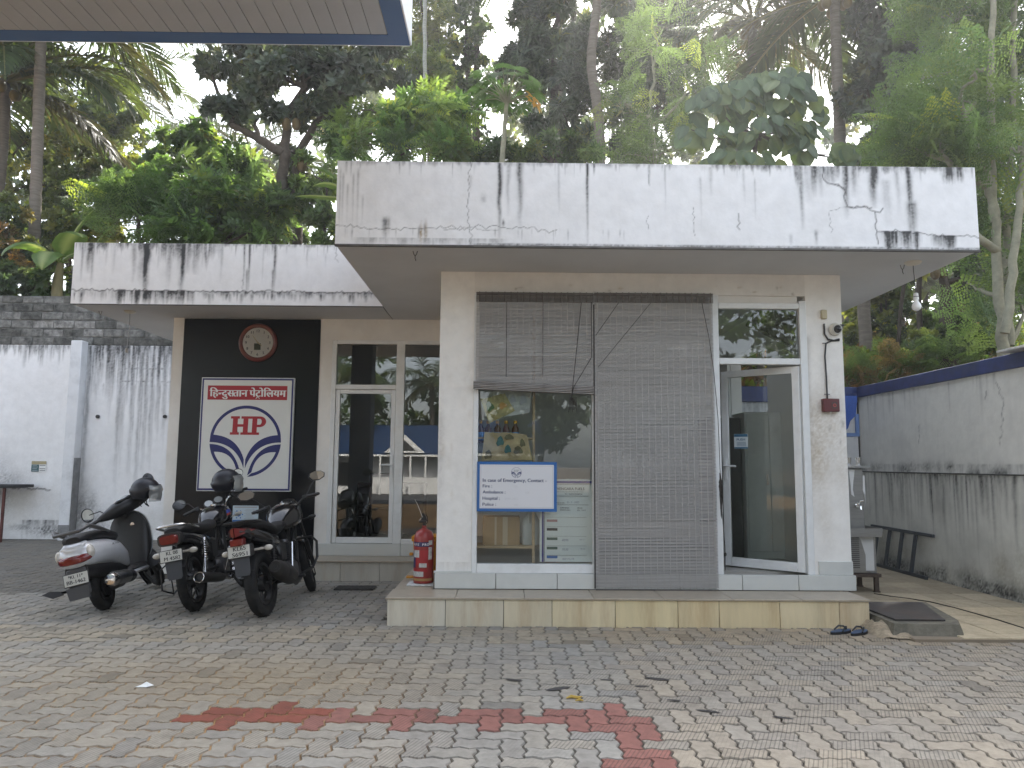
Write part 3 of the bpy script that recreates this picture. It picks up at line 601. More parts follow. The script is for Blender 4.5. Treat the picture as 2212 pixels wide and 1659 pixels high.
xo = gz(1355, 1540).x - 40 * GU; yo = gz(880, 1545).y - 40 * GU      # grid origin: corner of cell (40,40) sits in the red band
SX = [(0, 0), (.3, .011), (.7, -.011)]
def gpt(i, j): return np.array((xo + i * GU, yo + j * GU))
def hedge(i, j): return [gpt(i, j) + (t * GU, d) for t, d in SX]        # from (i,j) to (i+1,j)
def vedge(i, j): return [gpt(i, j) + (-d, t * GU) for t, d in SX]       # from (i,j) to (i,j+1)
def rev(e, end): return [end] + e[:0:-1]
def outline(i, j, horiz):
    if horiz:
        P = hedge(i, j) + hedge(i + 1, j) + vedge(i + 2, j) + rev(hedge(i + 1, j + 1), gpt(i + 2, j + 1)) + rev(hedge(i, j + 1), gpt(i + 1, j + 1)) + rev(vedge(i, j), gpt(i, j + 1))
    else:
        P = hedge(i, j) + vedge(i + 1, j) + vedge(i + 1, j + 1) + rev(hedge(i, j + 2), gpt(i + 1, j + 2)) + rev(vedge(i, j + 1), gpt(i, j + 2)) + rev(vedge(i, j), gpt(i, j + 1))
    return np.array(P)
def inset(P, d):
    n = len(P); a = np.roll(P, 1, 0); c = np.roll(P, -1, 0); e1 = P - a; e2 = c - P
    n1 = np.stack([-e1[:, 1], e1[:, 0]], 1); n2 = np.stack([-e2[:, 1], e2[:, 0]], 1)
    n1 /= np.linalg.norm(n1, axis=1)[:, None] + 1e-9; n2 /= np.linalg.norm(n2, axis=1)[:, None] + 1e-9
    m = n1 + n2; m /= np.linalg.norm(m, axis=1)[:, None] + 1e-9
    return P + m * d
BLOCK = [(-1.0, 3.27, 6.92, 7.3), (-4.6, -.6, 9.44, 13), (3.25, 5.6, 6.42, 12), (3.3, 3.95, 6.46, 7), (-.75, 3.5, 7, 13), (-1.0, -.6, 6.95, 9.9)]
red_prev = {}
def is_red(i, j, hz):
    x, y = gpt(i, j)
    I, J = i - 40, j - 40
    xr0 = (gz(365, 1556).x - gz(1355, 1540).x) / GU
    if hz:
        if J in (0, -1) and xr0 - .3 <= I and I + 2 <= 1.4: return True
        if -12 <= J <= -2 and -1.3 <= I + 1 <= .7: return True
        return False
    if J in (-1, -2) and xr0 - .3 <= I <= .4: return True
    if J == 0 and (xr0 + .5 <= I <= xr0 + 5 or -1 <= I <= 0): return True
    if -12 <= J <= -3 and -1.1 <= I + .5 <= .7: return True
    return False
allp = []
cam_inv = camo.matrix_world.inverted()
def proj(p):
    q = cam_inv @ Vector(p); return (W_ / 2 + F_ * q.x / -q.z, H_ / 2 - F_ * q.y / -q.z, -q.z) if q.z < -.2 else None
for j in range(int((2.6 - yo) / GU), int((13.9 - yo) / GU)):
    for i in range(int((-11 - xo) / GU), int((6.4 - xo) / GU)):
        k = (i - j) % 4
        if k in (1, 2): continue
        hz = k == 0
        c0 = gpt(i, j) + (GU if hz else GU / 2, GU / 2 if hz else GU)
        if any(a < c0[0] < b_ and d < c0[1] < e for a, b_, d, e in BLOCK): continue
        q = proj((c0[0], c0[1], 0))
        if q is None or not (-140 < q[0] < W_ + 140 and q[1] < H_ + 260): continue
        inframe = -20 < q[0] < W_ + 20 and q[1] < H_ + 12
        allp.append((q[2] if inframe else 99, i, j, hz, c0))
allp.sort(key=lambda t: t[0])
GREY = [(.30, .278, .238), (.315, .29, .246), (.285, .266, .232), (.325, .297, .248), (.298, .284, .252), (.275, .26, .232)]
sv, sf, scol, srib, srib_n = [], [], [], [], 0
for n_, (zc, i, j, hz, c0) in enumerate(allp):
    P = inset(outline(i, j, hz), .0030 + RNG.uniform(0, .0016)); T_ = inset(P, .0058)
    m_ = len(P); dz = RNG.normal(0, .0013); tx, ty = RNG.normal(0, .011, 2)
    zt_ = dz + (T_[:, 0] - c0[0]) * tx + (T_[:, 1] - c0[1]) * ty
    vv = np.concatenate([np.c_[T_, zt_], np.c_[P, zt_ - .009], np.c_[P, np.full(m_, -.02)]])
    ff = [tuple(range(m_))] + [(m_ + a, m_ + (a + 1) % m_, (a + 1) % m_, a) for a in range(m_)] + [(2 * m_ + a, 2 * m_ + (a + 1) % m_, m_ + (a + 1) % m_, m_ + a) for a in range(m_)]
    x, y = c0
    red = is_red(i, j, hz)
    if red: col = np.array((.24, .08, .055) if x < -1.1 else (.27, .125, .102)) * RNG.uniform(.9, 1.12)
    else:
        col = np.array(GREY[RNG.integers(0, 6)]) * RNG.uniform(.99, 1.08)
        wb = math.exp(-((x + 1.6) / 1.5) ** 2 - ((y - 5.2) / .75) ** 2); col = col * (1 - .55 * wb) + np.array((.30, .225, .125)) * .55 * wb
        col = col * (1 + .05 * min(1, max(0, (x - .2) / 2))) * (np.array((1.06, 1.0, .93)) if x > .8 else 1)
        if x < -2.4: col = col * (.97, .98, .98)
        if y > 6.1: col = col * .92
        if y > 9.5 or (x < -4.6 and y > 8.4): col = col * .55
        if RNG.random() < .02: col = col * .72
        if 6.2 < y < 6.8: col = col * (1.08, 1.02, .92)
    so = min(1, max(0, (-.15 - x) / .9)) * min(1, max(0, (6.3 - y) / 1.2)); edge = np.array((.13, .118, .10)) * (1 - so) + np.array((.40, .265, .14)) * so; edge = col * (.5 - .2 * so) + edge * (.5 + .2 * so)
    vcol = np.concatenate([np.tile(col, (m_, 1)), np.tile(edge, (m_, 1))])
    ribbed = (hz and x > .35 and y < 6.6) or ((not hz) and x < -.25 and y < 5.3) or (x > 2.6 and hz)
    rib = (1.0 if RNG.random() < .93 else 0) if ribbed else (.25 if RNG.random() < .3 else 0)
    if n_ < 300 and zc < 90:
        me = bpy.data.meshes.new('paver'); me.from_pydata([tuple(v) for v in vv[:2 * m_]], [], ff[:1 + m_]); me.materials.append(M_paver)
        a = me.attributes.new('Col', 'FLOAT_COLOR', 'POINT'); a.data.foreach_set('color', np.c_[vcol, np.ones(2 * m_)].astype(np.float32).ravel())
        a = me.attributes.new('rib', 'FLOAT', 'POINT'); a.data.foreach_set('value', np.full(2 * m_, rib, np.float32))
        o = link('paver', me, fore)
        if red: o['label'] = 'red paver'
    else:
        o_ = srib_n
        sv.append(vv[:2 * m_]); sf += [tuple(o_ + q for q in f) for f in ff[:1 + m_]]; scol.append(vcol); srib.append(np.full(2 * m_, rib)); srib_n = o_ + 2 * m_
me = bpy.data.meshes.new('pavers'); me.from_pydata([tuple(v) for v in np.concatenate(sv)], [], sf); me.materials.append(M_paver)
cc = np.concatenate(scol); a = me.attributes.new('Col', 'FLOAT_COLOR', 'POINT'); a.data.foreach_set('color', np.c_[cc, np.ones(len(cc))].astype(np.float32).ravel())
a = me.attributes.new('rib', 'FLOAT', 'POINT'); a.data.foreach_set('value', np.concatenate(srib).astype(np.float32))
link('paver', me, fore, 'stuff')
# side path of square tiles ------------------------------------------
M_ptile = mat('sandy path tile', attr=True, rough=.8, spec=.3, var=.14, vs_=22, bump=.2, bs=120, dirt=.5, dcol=(.17, .12, .07), ds=2.4)
b = MB(); b.box(3.42, 5.44, 6.312, YE - .02, -.04, .022); pth = S(part('side_path', b, mat('path grout', (.26, .21, .15), .95), ang=0))
y = 6.315; r = 0
while y < YE - .1:
    hh = .17 if r == 0 else .40; x = 3.43 + (.0 if r % 2 else .0)
    while x < 5.43:
        xe = min(x + .40, 5.435)
        if not ((x + xe) / 2 < 3.9 and y + hh / 2 < 7.35):
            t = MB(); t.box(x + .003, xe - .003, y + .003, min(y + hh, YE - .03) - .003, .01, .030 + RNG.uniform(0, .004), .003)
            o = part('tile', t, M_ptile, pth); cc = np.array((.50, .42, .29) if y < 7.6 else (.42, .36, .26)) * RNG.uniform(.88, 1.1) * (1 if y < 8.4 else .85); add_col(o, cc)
        x += .40
    y += hh; r += 1
# cement chamber with a metal lid beside the step ---------------------
M_cem = mat('rough mossy cement', (.17, .155, .12), .95, var=.4, vs_=9, bump=.8, bs=25, dirt=.6, dcol=(.05, .055, .035), ds=6)
ch = thing('inspection_chamber', 'low cement chamber with dark metal lid beside the front step', 'manhole', (0, 0, 0))
q = [gz(1925, 1380), gz(2076, 1382), gz(2000, 1328, .1), gz(1884, 1328, .1)]
b = MB(); zt_ = .115
P0 = [(3.30, 6.44), (3.90, 6.40), (4.02, 6.62), (4.20, 7.50), (3.34, 7.50)]
P1 = [(3.34, 6.475), (3.87, 6.44), (3.98, 6.63), (4.18, 7.48), (3.35, 7.48)]
b.rings([[Vector((x, y, .0)) for x, y in P0], [Vector((x, y, zt_)) for x, y in P1]]); part('kerb', b, M_cem, ch, 20)
b = MB(); b.add([(3.40, 6.575, zt_ + .004), (3.83, 6.565, zt_ + .004), (4.10, 7.40, zt_ + .004), (3.38, 7.40, zt_ + .004), (3.40, 6.575, zt_ + .016), (3.83, 6.565, zt_ + .016), (4.10, 7.40, zt_ + .016), (3.38, 7.40, zt_ + .016)], [(4, 5, 6, 7), (0, 1, 5, 4), (1, 2, 6, 5), (2, 3, 7, 6), (3, 0, 4, 7)])
part('lid', b, mat('rusty steel lid', (.045, .04, .04), .55, .2, var=.4, vs_=6, dirt=.7, dcol=(.12, .065, .04), ds=2.5, bump=.2), ch, 0)
b = MB(); nu, nv = 14, 10; V = []
for j in range(nv + 1):
    for i in range(nu + 1):
        u, v = i / nu, j / nv; e = min(u, 1 - u, v * .8 + .08, 1 - v) * 3; hh = .15 * min(1, max(0, e)) * (1 - .55 * (1 - v)) * (.6 + .7 * float(vnoise(np.array(u * 5 + 3), np.array(v * 4), 9)))
        V.append((3.16 + .30 * u + .05 * (1 - v), 6.44 + .40 * v - .10 * u * (1 - v), hh - .005))
b.add(V, [(j * (nu + 1) + i, j * (nu + 1) + i + 1, (j + 1) * (nu + 1) + i + 1, (j + 1) * (nu + 1) + i) for j in range(nv) for i in range(nu)])
part('mortar_lump', b, mat('crumbly mortar', (.36, .29, .20), .95, var=.35, vs_=14, bump=1, bs=40, dirt=.5, dcol=(.08, .08, .05), ds=8), ch, 25)
# small things on the ground ------------------------------------------
b = MB(); p_ = gz(1888, 1280, .03); pts = [gz(px, py, .036) for px, py in ((1888, 1282), (1925, 1288), (1965, 1293), (2010, 1300), (2060, 1312), (2110, 1326), (2160, 1340), (2215, 1358), (2280, 1378))]
tag(part('cable', MB().tube(pts, .006, 6), mat('brown cable', (.06, .05, .035), .7)), 'thin brown cable lying across the sandy path tiles', 'cable')
def flip(name, px, py, rz, label):
    p_ = gz(px, py, .008); r = thing('flip_flop', label, 'flip-flop', p_, (0, 0, rz), 'rubber slippers by the step')
    o = [(.0 + .045 * math.cos(a) * (1 + .12 * math.sin(a)) - .004 * math.sin(2 * a), .13 * math.sin(a)) for a in [2 * PI * k / 28 for k in range(28)]]
    o = [(x * (.82 if y < 0 else 1.05), y) for x, y in o]
    b = MB(); b.prism(o, (0, 0, -.006), (1, 0, 0), (0, 1, 0), .02); part('sole', b, mat('black rubber', (.015, .015, .017), .7), r, 50)
    b = MB(); b.prism([(x * .93, y * .95) for x, y in o], (0, 0, .0142), (1, 0, 0), (0, 1, 0), .004); part('footbed', b, mat('blue footbed', (.045, .09, .17), .6, var=.35, vs_=14, dirt=.8, dcol=(.03, .03, .035), ds=9), r, 50)
    b = MB()
    for s in (-1, 1): b.tube([(0, .075, .016), (s * .012, .06, .045), (s * .032, .02, .05), (s * .044, -.03, .02)], [.006, .008, .008, .006], 7)
    part('strap', b, mat('strap', (.025, .03, .035), .5), r); return r
flip('', 1816, 1366, -1.05, 'blue rubber flip-flop nearer the middle of the step'); flip('', 1856, 1368, -.9, 'blue rubber flip-flop nearer the cement chamber')
p_ = gz(311, 1483, .004); b = MB(); b.add([(-.05, -.02, .002), (.03, -.035, .006), (.055, .02, .003), (.0, .03, .022), (-.03, .02, .004), (.03, .0, .015)], [(0, 1, 5), (1, 2, 5), (2, 3, 5), (3, 4, 5), (4, 0, 5)])
o = part('paper_scrap', b, mat('white paper', (.8, .82, .82), .7), ang=0); o.location = p_; tag(o, 'crumpled white paper scrap lying on the paving', 'litter')
p_ = gz(1241, 1510, .004); b = MB(); b.tube([(-.05, 0, .006), (-.02, .02, .01), (.02, .005, .008), (.05, .03, .006)], [.004, .01, .009, .003], 6); b.tube([(.0, -.05, .006), (.03, -.04, .01), (.05, -.05, .006)], [.003, .008, .003], 6)
o = part('peel', b, mat('yellow peel', (.5, .33, .06), .6)); o.location = p_; tag(o, 'small yellow fruit peel on the paving', 'litter')
M_stain = mat('oil stain', (.055, .05, .047), .5, spec=.4, var=.4, vs_=20)
for n_, (px, py, L, ww, rz) in enumerate([(1206, 1489, .20, .055, .45), (1420, 1468, .16, .055, -.35), (1110, 1470, .13, .04, -.3), (1530, 1538, .15, .04, -.4), (1690, 1552, .13, .035, -.35), (1455, 1514, .1, .03, -.2), (1385, 1484, .1, .035, .1), (1310, 1470, .09, .03, -.2)]):
    p_ = gz(px, py, 0); b = MB(); k = 12
    b.add([(L / 2 * math.cos(2 * PI * a / k) * RNG.uniform(.8, 1.1), ww / 2 * math.sin(2 * PI * a / k) * RNG.uniform(.7, 1.2), 0) for a in range(k)] + [(0, 0, .0)], [(a, (a + 1) % k, k) for a in range(k)])
    o = part('oil_stain', b, M_stain, fore, 0); o.location = (p_.x, p_.y, .0055); o.rotation_euler = (0, 0, rz)
b = MB(); b.box(-1.94, -1.49, 8.66, 8.9, 0, .018, .004)
for k in range(9): b.box(-1.92 + k * .048, -1.90 + k * .048, 8.68, 8.88, .0182, .022)
tag(part('doormat', b, mat('dark drain mat', (.05, .047, .043), .9, var=.3, vs_=20)), 'dark rectangular mat on the paving before the glazed side door', 'mat')
# ================================================================== things on and around the office
X_, Z_ = (1, 0, 0), (0, 0, 1)
M_white = mat('white print', (.74, .75, .74), .45, var=.03)
M_signw = mat('sign face white', (.70, .71, .68), .35, spec=.5, var=.03, vs_=3)
M_blue = mat('print blue', (.010, .016, .13), .4); M_red = mat('print red', (.36, .010, .022), .4)
M_skyb = mat('print sky blue', (.015, .13, .42), .4); M_ink = mat('print ink', (.03, .03, .035), .6); M_fade = mat('faded ink', (.42, .44, .48), .6)
M_navy = mat('navy ink', (.02, .04, .15), .5); M_greyp = mat('grey print', (.40, .41, .42), .5)
def bez(a, c, b, n=14): return [((1 - t) ** 2 * a[0] + 2 * t * (1 - t) * c[0] + t * t * b[0], (1 - t) ** 2 * a[1] + 2 * t * (1 - t) * c[1] + t * t * b[1]) for t in [i / n for i in range(n + 1)]]
def arc(r, a0, a1, n=20): return [(r * math.cos(a0 + (a1 - a0) * i / n), r * math.sin(a0 + (a1 - a0) * i / n)) for i in range(n + 1)]
def strip(mb, A, B, o, u, v):
    n = len(A); o, u, v = Vector(o), Vector(u), Vector(v)
    mb.add([o + u * p[0] + v * p[1] for p in A] + [o + u * p[0] + v * p[1] for p in B], [(i, i + 1, n + i + 1, n + i) for i in range(n - 1)])
def emblem(mb, o, R, u=X_, v=Z_, thin=1.):
    """ring with two mirrored leaf bands, unit = 297 px of the photograph"""
    k = R / 297.
    def P(pts, s): return [(s * x * k, -y * k) for x, y in pts]
    a0 = math.asin(53 / 297.)
    strip(mb, [(x * R, y * R) for x, y in arc(1, a0, PI - a0, 40)], [(x * R, y * R) for x, y in arc(1 - .084 * thin, a0, PI - a0, 40)], o, u, v)
    for s in (-1, 1):
        A = bez((-292, -53), (-70, -50), (-6, 152), 18); B = bez((-297, 9), (-72, 10), (-6, 227), 18); strip(mb, P(A, -s), P(B, -s), o, u, v)
        A = bez((-297, 25), (-80, 25), (-27, 284), 18); B = bez((-262, 90), (-95, 80), (-62, 256), 18); strip(mb, P(A, -s), P(B, -s), o, u, v)
        ang0, ang1 = math.radians(180 - 5), math.radians(180 - 84.5)
        A = [(297 * math.cos(t), 297 * math.sin(t)) for t in [ang0 + (ang1 - ang0) * i / 18 for i in range(19)]]; ang0 = math.radians(180 - 19)
        B = [(272 * math.cos(t), 272 * math.sin(t)) for t in [ang0 + (math.radians(180 - 77) - ang0) * i / 18 for i in range(19)]]; strip(mb, P(A, -s), P(B, -s), o, u, v)
def slabHP(mb, o, w_, h_, u=X_, v=Z_, sl=.012):
    def r(x0, x1, y0, y1): mb.flat([((x0 + sl * y0 - .5) * w_, (y0 - .5) * h_), ((x1 + sl * y0 - .5) * w_, (y0 - .5) * h_), ((x1 + sl * y1 - .5) * w_, (y1 - .5) * h_), ((x0 + sl * y1 - .5) * w_, (y1 - .5) * h_)], o, u, v)
    for x in (.08, .36): r(x, x + .13, .13, .87); r(x - .06, x + .18, 0, .13); r(x - .06, x + .18, .87, 1)
    r(.21, .36, .43, .57); r(.60, .73, .13, .87); r(.54, .80, 0, .13); r(.54, .80, .87, 1)
    r(.73, .80, .42, .55)
    q = [(.80 + .17 * math.cos(t), .71 + .29 * math.sin(t)) for t in [-PI / 2 + PI * i / 14 for i in range(15)]]; p = [(.80 + .05 * math.cos(t), .71 + .16 * math.sin(t)) for t in [-PI / 2 + PI * i / 14 for i in range(15)]]
    f = lambda L: [((x + sl * y - .5) * w_, (y - .5) * h_) for x, y in L]
    strip(mb, f(q), f(p), o, u, v)
# the tall emblem sign -------------------------------------------------
sx0, sx1, sz0, sz1 = -4.022, -2.795, 1.066, 2.559; sw_, sh_ = sx1 - sx0, sz1 - sz0; sc_x = (sx0 + sx1) / 2
sg = thing('emblem_sign', 'tall white sign with round blue leaf emblem and red banner on the black cladding', 'sign', (sc_x, Y4 - .02, 0))
yy = -.045
b = MB(); b.box(-sw_ / 2, sw_ / 2, -.04, .006, sz0, sz1, .004); part('sign_box', b, M_alu, sg)
b = MB(); b.box(-sw_ / 2 + .012, sw_ / 2 - .012, -.0425, -.0405, sz0 + .012, sz1 - .012); part('border', b, M_blue, sg, 0)
b = MB(); b.box(-sw_ / 2 + .034, sw_ / 2 - .034, -.0445, -.0430, sz0 + .036, sz1 - .034); part('sign_face', b, M_signw, sg, 0)
b = MB(); b.box(-.524, .524, -.0465, -.045, sz1 - .296, sz1 - .108); part('banner', b, M_red, sg, 0)
def devanagari(mb, x, z, k, y):
    """words written with half letters: glyph meshes placed in reading order, cut where a letter loses its stem"""
    def gl(ch, x, cut=None, dx=0, dz=0):
        V, Fc = glyphs(ch); xs = [p[0] for p in V]; w_ = max(xs)
        bm = bmesh.new(); vv = [bm.verts.new((p[0], 0, p[1])) for p in V]
        for f in Fc:
            try: bm.faces.new([vv[i] for i in f])
            except ValueError: pass
        if cut is not None: bmesh.ops.bisect_plane(bm, geom=bm.verts[:] + bm.edges[:] + bm.faces[:], plane_co=(cut * w_, 0, 0), plane_no=(1, 0, 0), clear_outer=True)
        bm.verts.index_update()
        for bo in (0, .05, .09): mb.add([(x + (q.co.x + dx + bo) * k, y - bo * .001, z + (q.co.z + dz) * k) for q in bm.verts], [[q.index for q in f.verts] for f in bm.faces])
        bm.free(); return x + (w_ if cut is None else cut * w_) * k
    i_, aa, u_, e_, o_ = 'ि', 'ा', 'ु', 'े', 'ो'
    x = gl(i_, x, dx=0) - .42 * k; x = gl('ह', x); x = gl('न', x, .62); x0 = x; x = gl('द', x); gl(u_, x - .02 * k); x = gl('स', x, .80); x = gl('त', x); x = gl(aa, x); x = gl('न', x)
    x += .22 * k
    x = gl('प', x); gl(e_, x); x0 = x; x = gl('ट', x); xm = (x0 + x) / 2
    for s in (-1, 1): mb.prism([(0, 0), (.07, 0), (.07 + s * .17, -.2), (s * .17, -.2)], (xm - .02 * k, y, z + .0 * k), (k, 0, 0), (0, 0, k), .001 / k)
    x = gl('र', x - .0 * k, dx=0) if 0 else x
    x = gl(o_, x); x = gl(i_, x) - .42 * k; x = gl('ल', x); x = gl('य', x); x = gl('म', x)
    return x
t = MB(); xe = devanagari(t, 0, 0, 1, 0); k_ = 1.0 / xe
t = MB(); devanagari(t, -.50, sz1 - .252, k_, -.0475); part('lettering', t, M_white, sg, 0, fix=False)
b = MB(); emblem(b, (0, -.0465, sz1 - .84), .468); part('emblem', b, M_blue, sg, 0, fix=False)
b = MB(); slabHP(b, (.028, -.0470, sz1 - .635), .49, .243); part('lettering', b, M_red, sg, 0, fix=False)
# wall clock -----------------------------------------------------------
ck = thing('wall_clock', 'round brown rimmed wall clock with white dial on the black cladding', 'clock', (-3.311, Y4 - .012, 3.035))
b = MB(); b.lathe([(.18, .0), (.252, .0), (.258, .02), (.25, .04), (.232, .05), (.215, .045), (.205, .03), (.2, .025)], (0, 0, 0), (0, -1, 0), 48); part('rim', b, mat('clock wood', (.15, .026, .016), .35, var=.25, vs_=6, coat=.3), ck)
b = MB(); b.cyl((0, -.02, 0), (0, -.026, 0), .206, n=40); part('dial', b, mat('dial', (.80, .78, .72), .5, dirt=.2, dcol=(.5, .45, .35)), ck)
b = MB()
for n_ in range(1, 13):
    a = PI / 2 - n_ * PI / 6; put_text(b, str(n_), (.158 * math.cos(a), -.0275, .158 * math.sin(a) - .019), X_, Z_, .037, None, 'c', .03)
part('numerals', b, M_ink, ck, 0, fix=False)
b = MB(); b.box(-.048, .04, -.0285, -.0265, -.1, -.012); part('logo_patch', b, mat('dark patch', (.03, .05, .02), .4), ck, 0)
b = MB()
for a, L, w_ in ((math.radians(128), .12, .006), (math.radians(-40), .07, .008)): b.prism([(-.02, -w_), (L, -w_ * .4), (L, w_ * .4), (-.02, w_)], (0, -.030, 0), (math.cos(a), 0, math.sin(a)), (-math.sin(a), 0, math.cos(a)), -.002)
part('hand', b, mat('gold hand', (.6, .5, .3), .3, .8), ck, 0)
b = MB(); b.cyl((0, -.040, 0), (0, -.041, 0), .204, n=40); part('cover_glass', b, glass_mat('clock glass', (.95, .95, .95), 1.3), ck)
# notice on the cladding ----------------------------------------------
p0, p1 = at(503, 1092, Y4 - .02), at(557, 1130, Y4 - .02)
nt = thing('paper_notice', 'white and blue printed notice pasted on the black cladding above the parked bikes', 'notice', (p0.x, Y4 - .014, p1.z)); w_, h_ = p1.x - p0.x, p0.z - p1.z
b = MB(); b.box(0, w_, -.003, 0, 0, h_); part('sheet', b, mat('notice paper', (.52, .62, .68), .35), nt, 0)
b = MB(); b.box(.004, w_ - .004, -.0045, -.0032, .004, .04); b.sphere((.08, -.004, .11), .03, 12, 3, 1, .02, 1)
for k in range(6): a = k * PI / 3; b.box(.08 + .05 * math.cos(a) - .008, .08 + .05 * math.cos(a) + .008, -.0045, -.0032, .11 + .05 * math.sin(a) - .008, .11 + .05 * math.sin(a) + .008)
part('blue_print', b, M_skyb, nt, 0)
b = MB(); b.box(.02, w_ - .02, -.0045, -.0032, h_ - .03, h_ - .012); b.box(.03, .12, -.0045, -.0032, h_ - .09, h_ - .082)
for k in range(8): b.box(.15 + (k % 2) * .02, w_ - .03 - (k % 3) * .02, -.0045, -.0032, .055 + k * .017, .060 + k * .017)
part('grey_print', b, M_greyp, nt, 0)
# emergency contact board ----------------------------------------------
p0, p1 = at(1031, 997, Y1 - .04), at(1203, 1106, Y1 - .04)
es = thing('emergency_board', 'blue bordered white board with emergency contacts in front of the office window', 'sign', (p0.x, Y1 - .018, p1.z)); w_, h_ = p1.x - p0.x, p0.z - p1.z
b = MB(); b.box(0, w_, -.012, 0, 0, h_, .002); part('board', b, mat('board blue', (.022, .13, .38), .35), es)
b = MB(); b.box(.026, w_ - .03, -.0145, -.0125, .03, h_ - .028); part('sign_face', b, mat('board white', (.70, .70, .72), .35), es, 0)
b = MB()
for q in ((.036, w_ - .040, h_ - .042, h_ - .040), (.036, w_ - .040, .040, .042), (.036, .038, .042, h_ - .042), (w_ - .042, w_ - .040, .042, h_ - .042)): b.box(q[0], q[1], -.0155, -.0146, q[2], q[3])
slabHP(b, (w_ / 2 - .006, -.0152, h_ - .088), .060, .024); part('fine_print', b, M_greyp, es, 0)
b = MB(); emblem(b, (w_ / 2 - .006, -.0152, h_ - .104), .050, thin=.6)
for s_, zz, hh, ww in (('In case of Emergency, Contact -', .297, .034, .62), ('Fire :', .24, .031, .09), ('Ambulance :', .18, .031, .22), ('Hospital :', .118, .031, .165), ('Police :', .057, .031, .13)): put_text(b, s_, (.056, -.0152, zz * h_ / .5), X_, Z_, hh, ww, 'l', .035)
part('lettering', b, M_navy, es, 0, fix=False)
b = MB()
for s_, x, zz in (('101', .36, .24), ('108', .47, .18), ('0494 2455', .27, .118), ('100', .36, .057)): put_text(b, s_, (x, -.0152, zz * h_ / .5), X_, Z_, .022, None)
part('faded_lettering', b, mat('almost worn off ink', (.60, .60, .615), .5), es, 0, fix=False)
# price board behind the glass -----------------------------------------
p0, p1 = at(1166, 1035, Y1 + .06), at(1283, 1219, Y1 + .06)
pb = thing('price_board', 'tall fuel price board with written prices leaning inside the office window', 'sign', (p0.x, Y1 + .07, FLO + .10)); w_, h_ = p1.x - p0.x, p0.z - FLO - .10
b = MB(); b.box(0, w_, -.006, .01, 0, h_, .002); part('board', b, mat('board pale', (.78, .81, .80), .3), pb)
b = MB(); b.box(.022, w_ - .002, -.009, -.0065, h_ - .04, h_ - .014); b.box(.022, .04, -.009, -.0065, 0, h_ - .04); part('blue_border', b, mat('board indigo', (.02, .02, .22), .4), pb, 0)
b = MB(); b.box(.046, .050, -.009, -.0065, 0, h_ - .05); b.box(.05, w_ - .02, -.009, -.0065, h_ - .052, h_ - .049)
put_text(b, 'VENGARA FUELS', (.17, -.0085, h_ - .105), X_, Z_, .027, .27, 'l', .02); put_text(b, 'VENGARA, MALAPPURAM PIN CODE', (.17, -.0085, h_ - .125), X_, Z_, .008, .26); put_text(b, 'Ph : 0494 2958000', (.25, -.0085, h_ - .15), X_, Z_, .013, .17)
put_text(b, 'OPENING', (.2, -.0085, h_ - .285), X_, Z_, .013, .09, 'l', .04); put_text(b, 'STOCK (Ltr.)', (.2, -.0085, h_ - .305), X_, Z_, .013, .1, 'l', .04); put_text(b, 'PRICE', (.37, -.0085, h_ - .285), X_, Z_, .012, .05, 'l', .03); put_text(b, '(Rs. / Ltr.)', (.37, -.0085, h_ - .305), X_, Z_, .012, .08, 'l', .03); put_text(b, 'PRICE AS ON :', (.15, -.0085, h_ - .236), X_, Z_, .011, .1, 'l', .04)
for zz in (h_ - .165, h_ - .25): b.box(.06, w_ - .05, -.0085, -.0066, zz, zz + .003)
for k in range(6): b.box(.07, w_ - .07, -.0085, -.0066, h_ - .37 - k * .092, h_ - .3685 - k * .092)
for k, c_ in ((1, 0),): b.box(.07, .175, -.0085, -.0066, h_ - .50, h_ - .475)
part('lettering', b, M_ink, pb, 0, fix=False)
b = MB(); b.box(.07, .175, -.0085, -.0066, h_ - .765, h_ - .74); part('blue_print', b, M_skyb, pb, 0)
b = MB()
for k in (2, 3): b.box(.07, .175, -.0085, -.0066, h_ - .50 - (k - 1) * .09, h_ - .475 - (k - 1) * .09)
part('green_print', b, mat('print green', (.05, .12, .10), .5), pb, 0)
b = MB(); b.box(.07, .175, -.0085, -.0066, h_ - .415, h_ - .392); part('red_print', b, mat('faded red print', (.5, .28, .28), .5), pb, 0)
b = MB()
for s_, x, zz, hh in (('8 - 3 - 2025', .27, h_ - .232, .018), ('8590', .22, h_ - .60, .022), ('9330', .22, h_ - .69, .022), ('400 P/LTR', .22, h_ - .78, .020), ('106 19', .39, h_ - .59, .013), ('95 12', .4, h_ - .68, .013)): put_text(b, s_, (x, -.0088, zz), X_, Z_, hh, None, 'l', 0, .2)
part('handwriting', b, mat('marker ink', (.22, .24, .34), .6), pb, 0, fix=False)
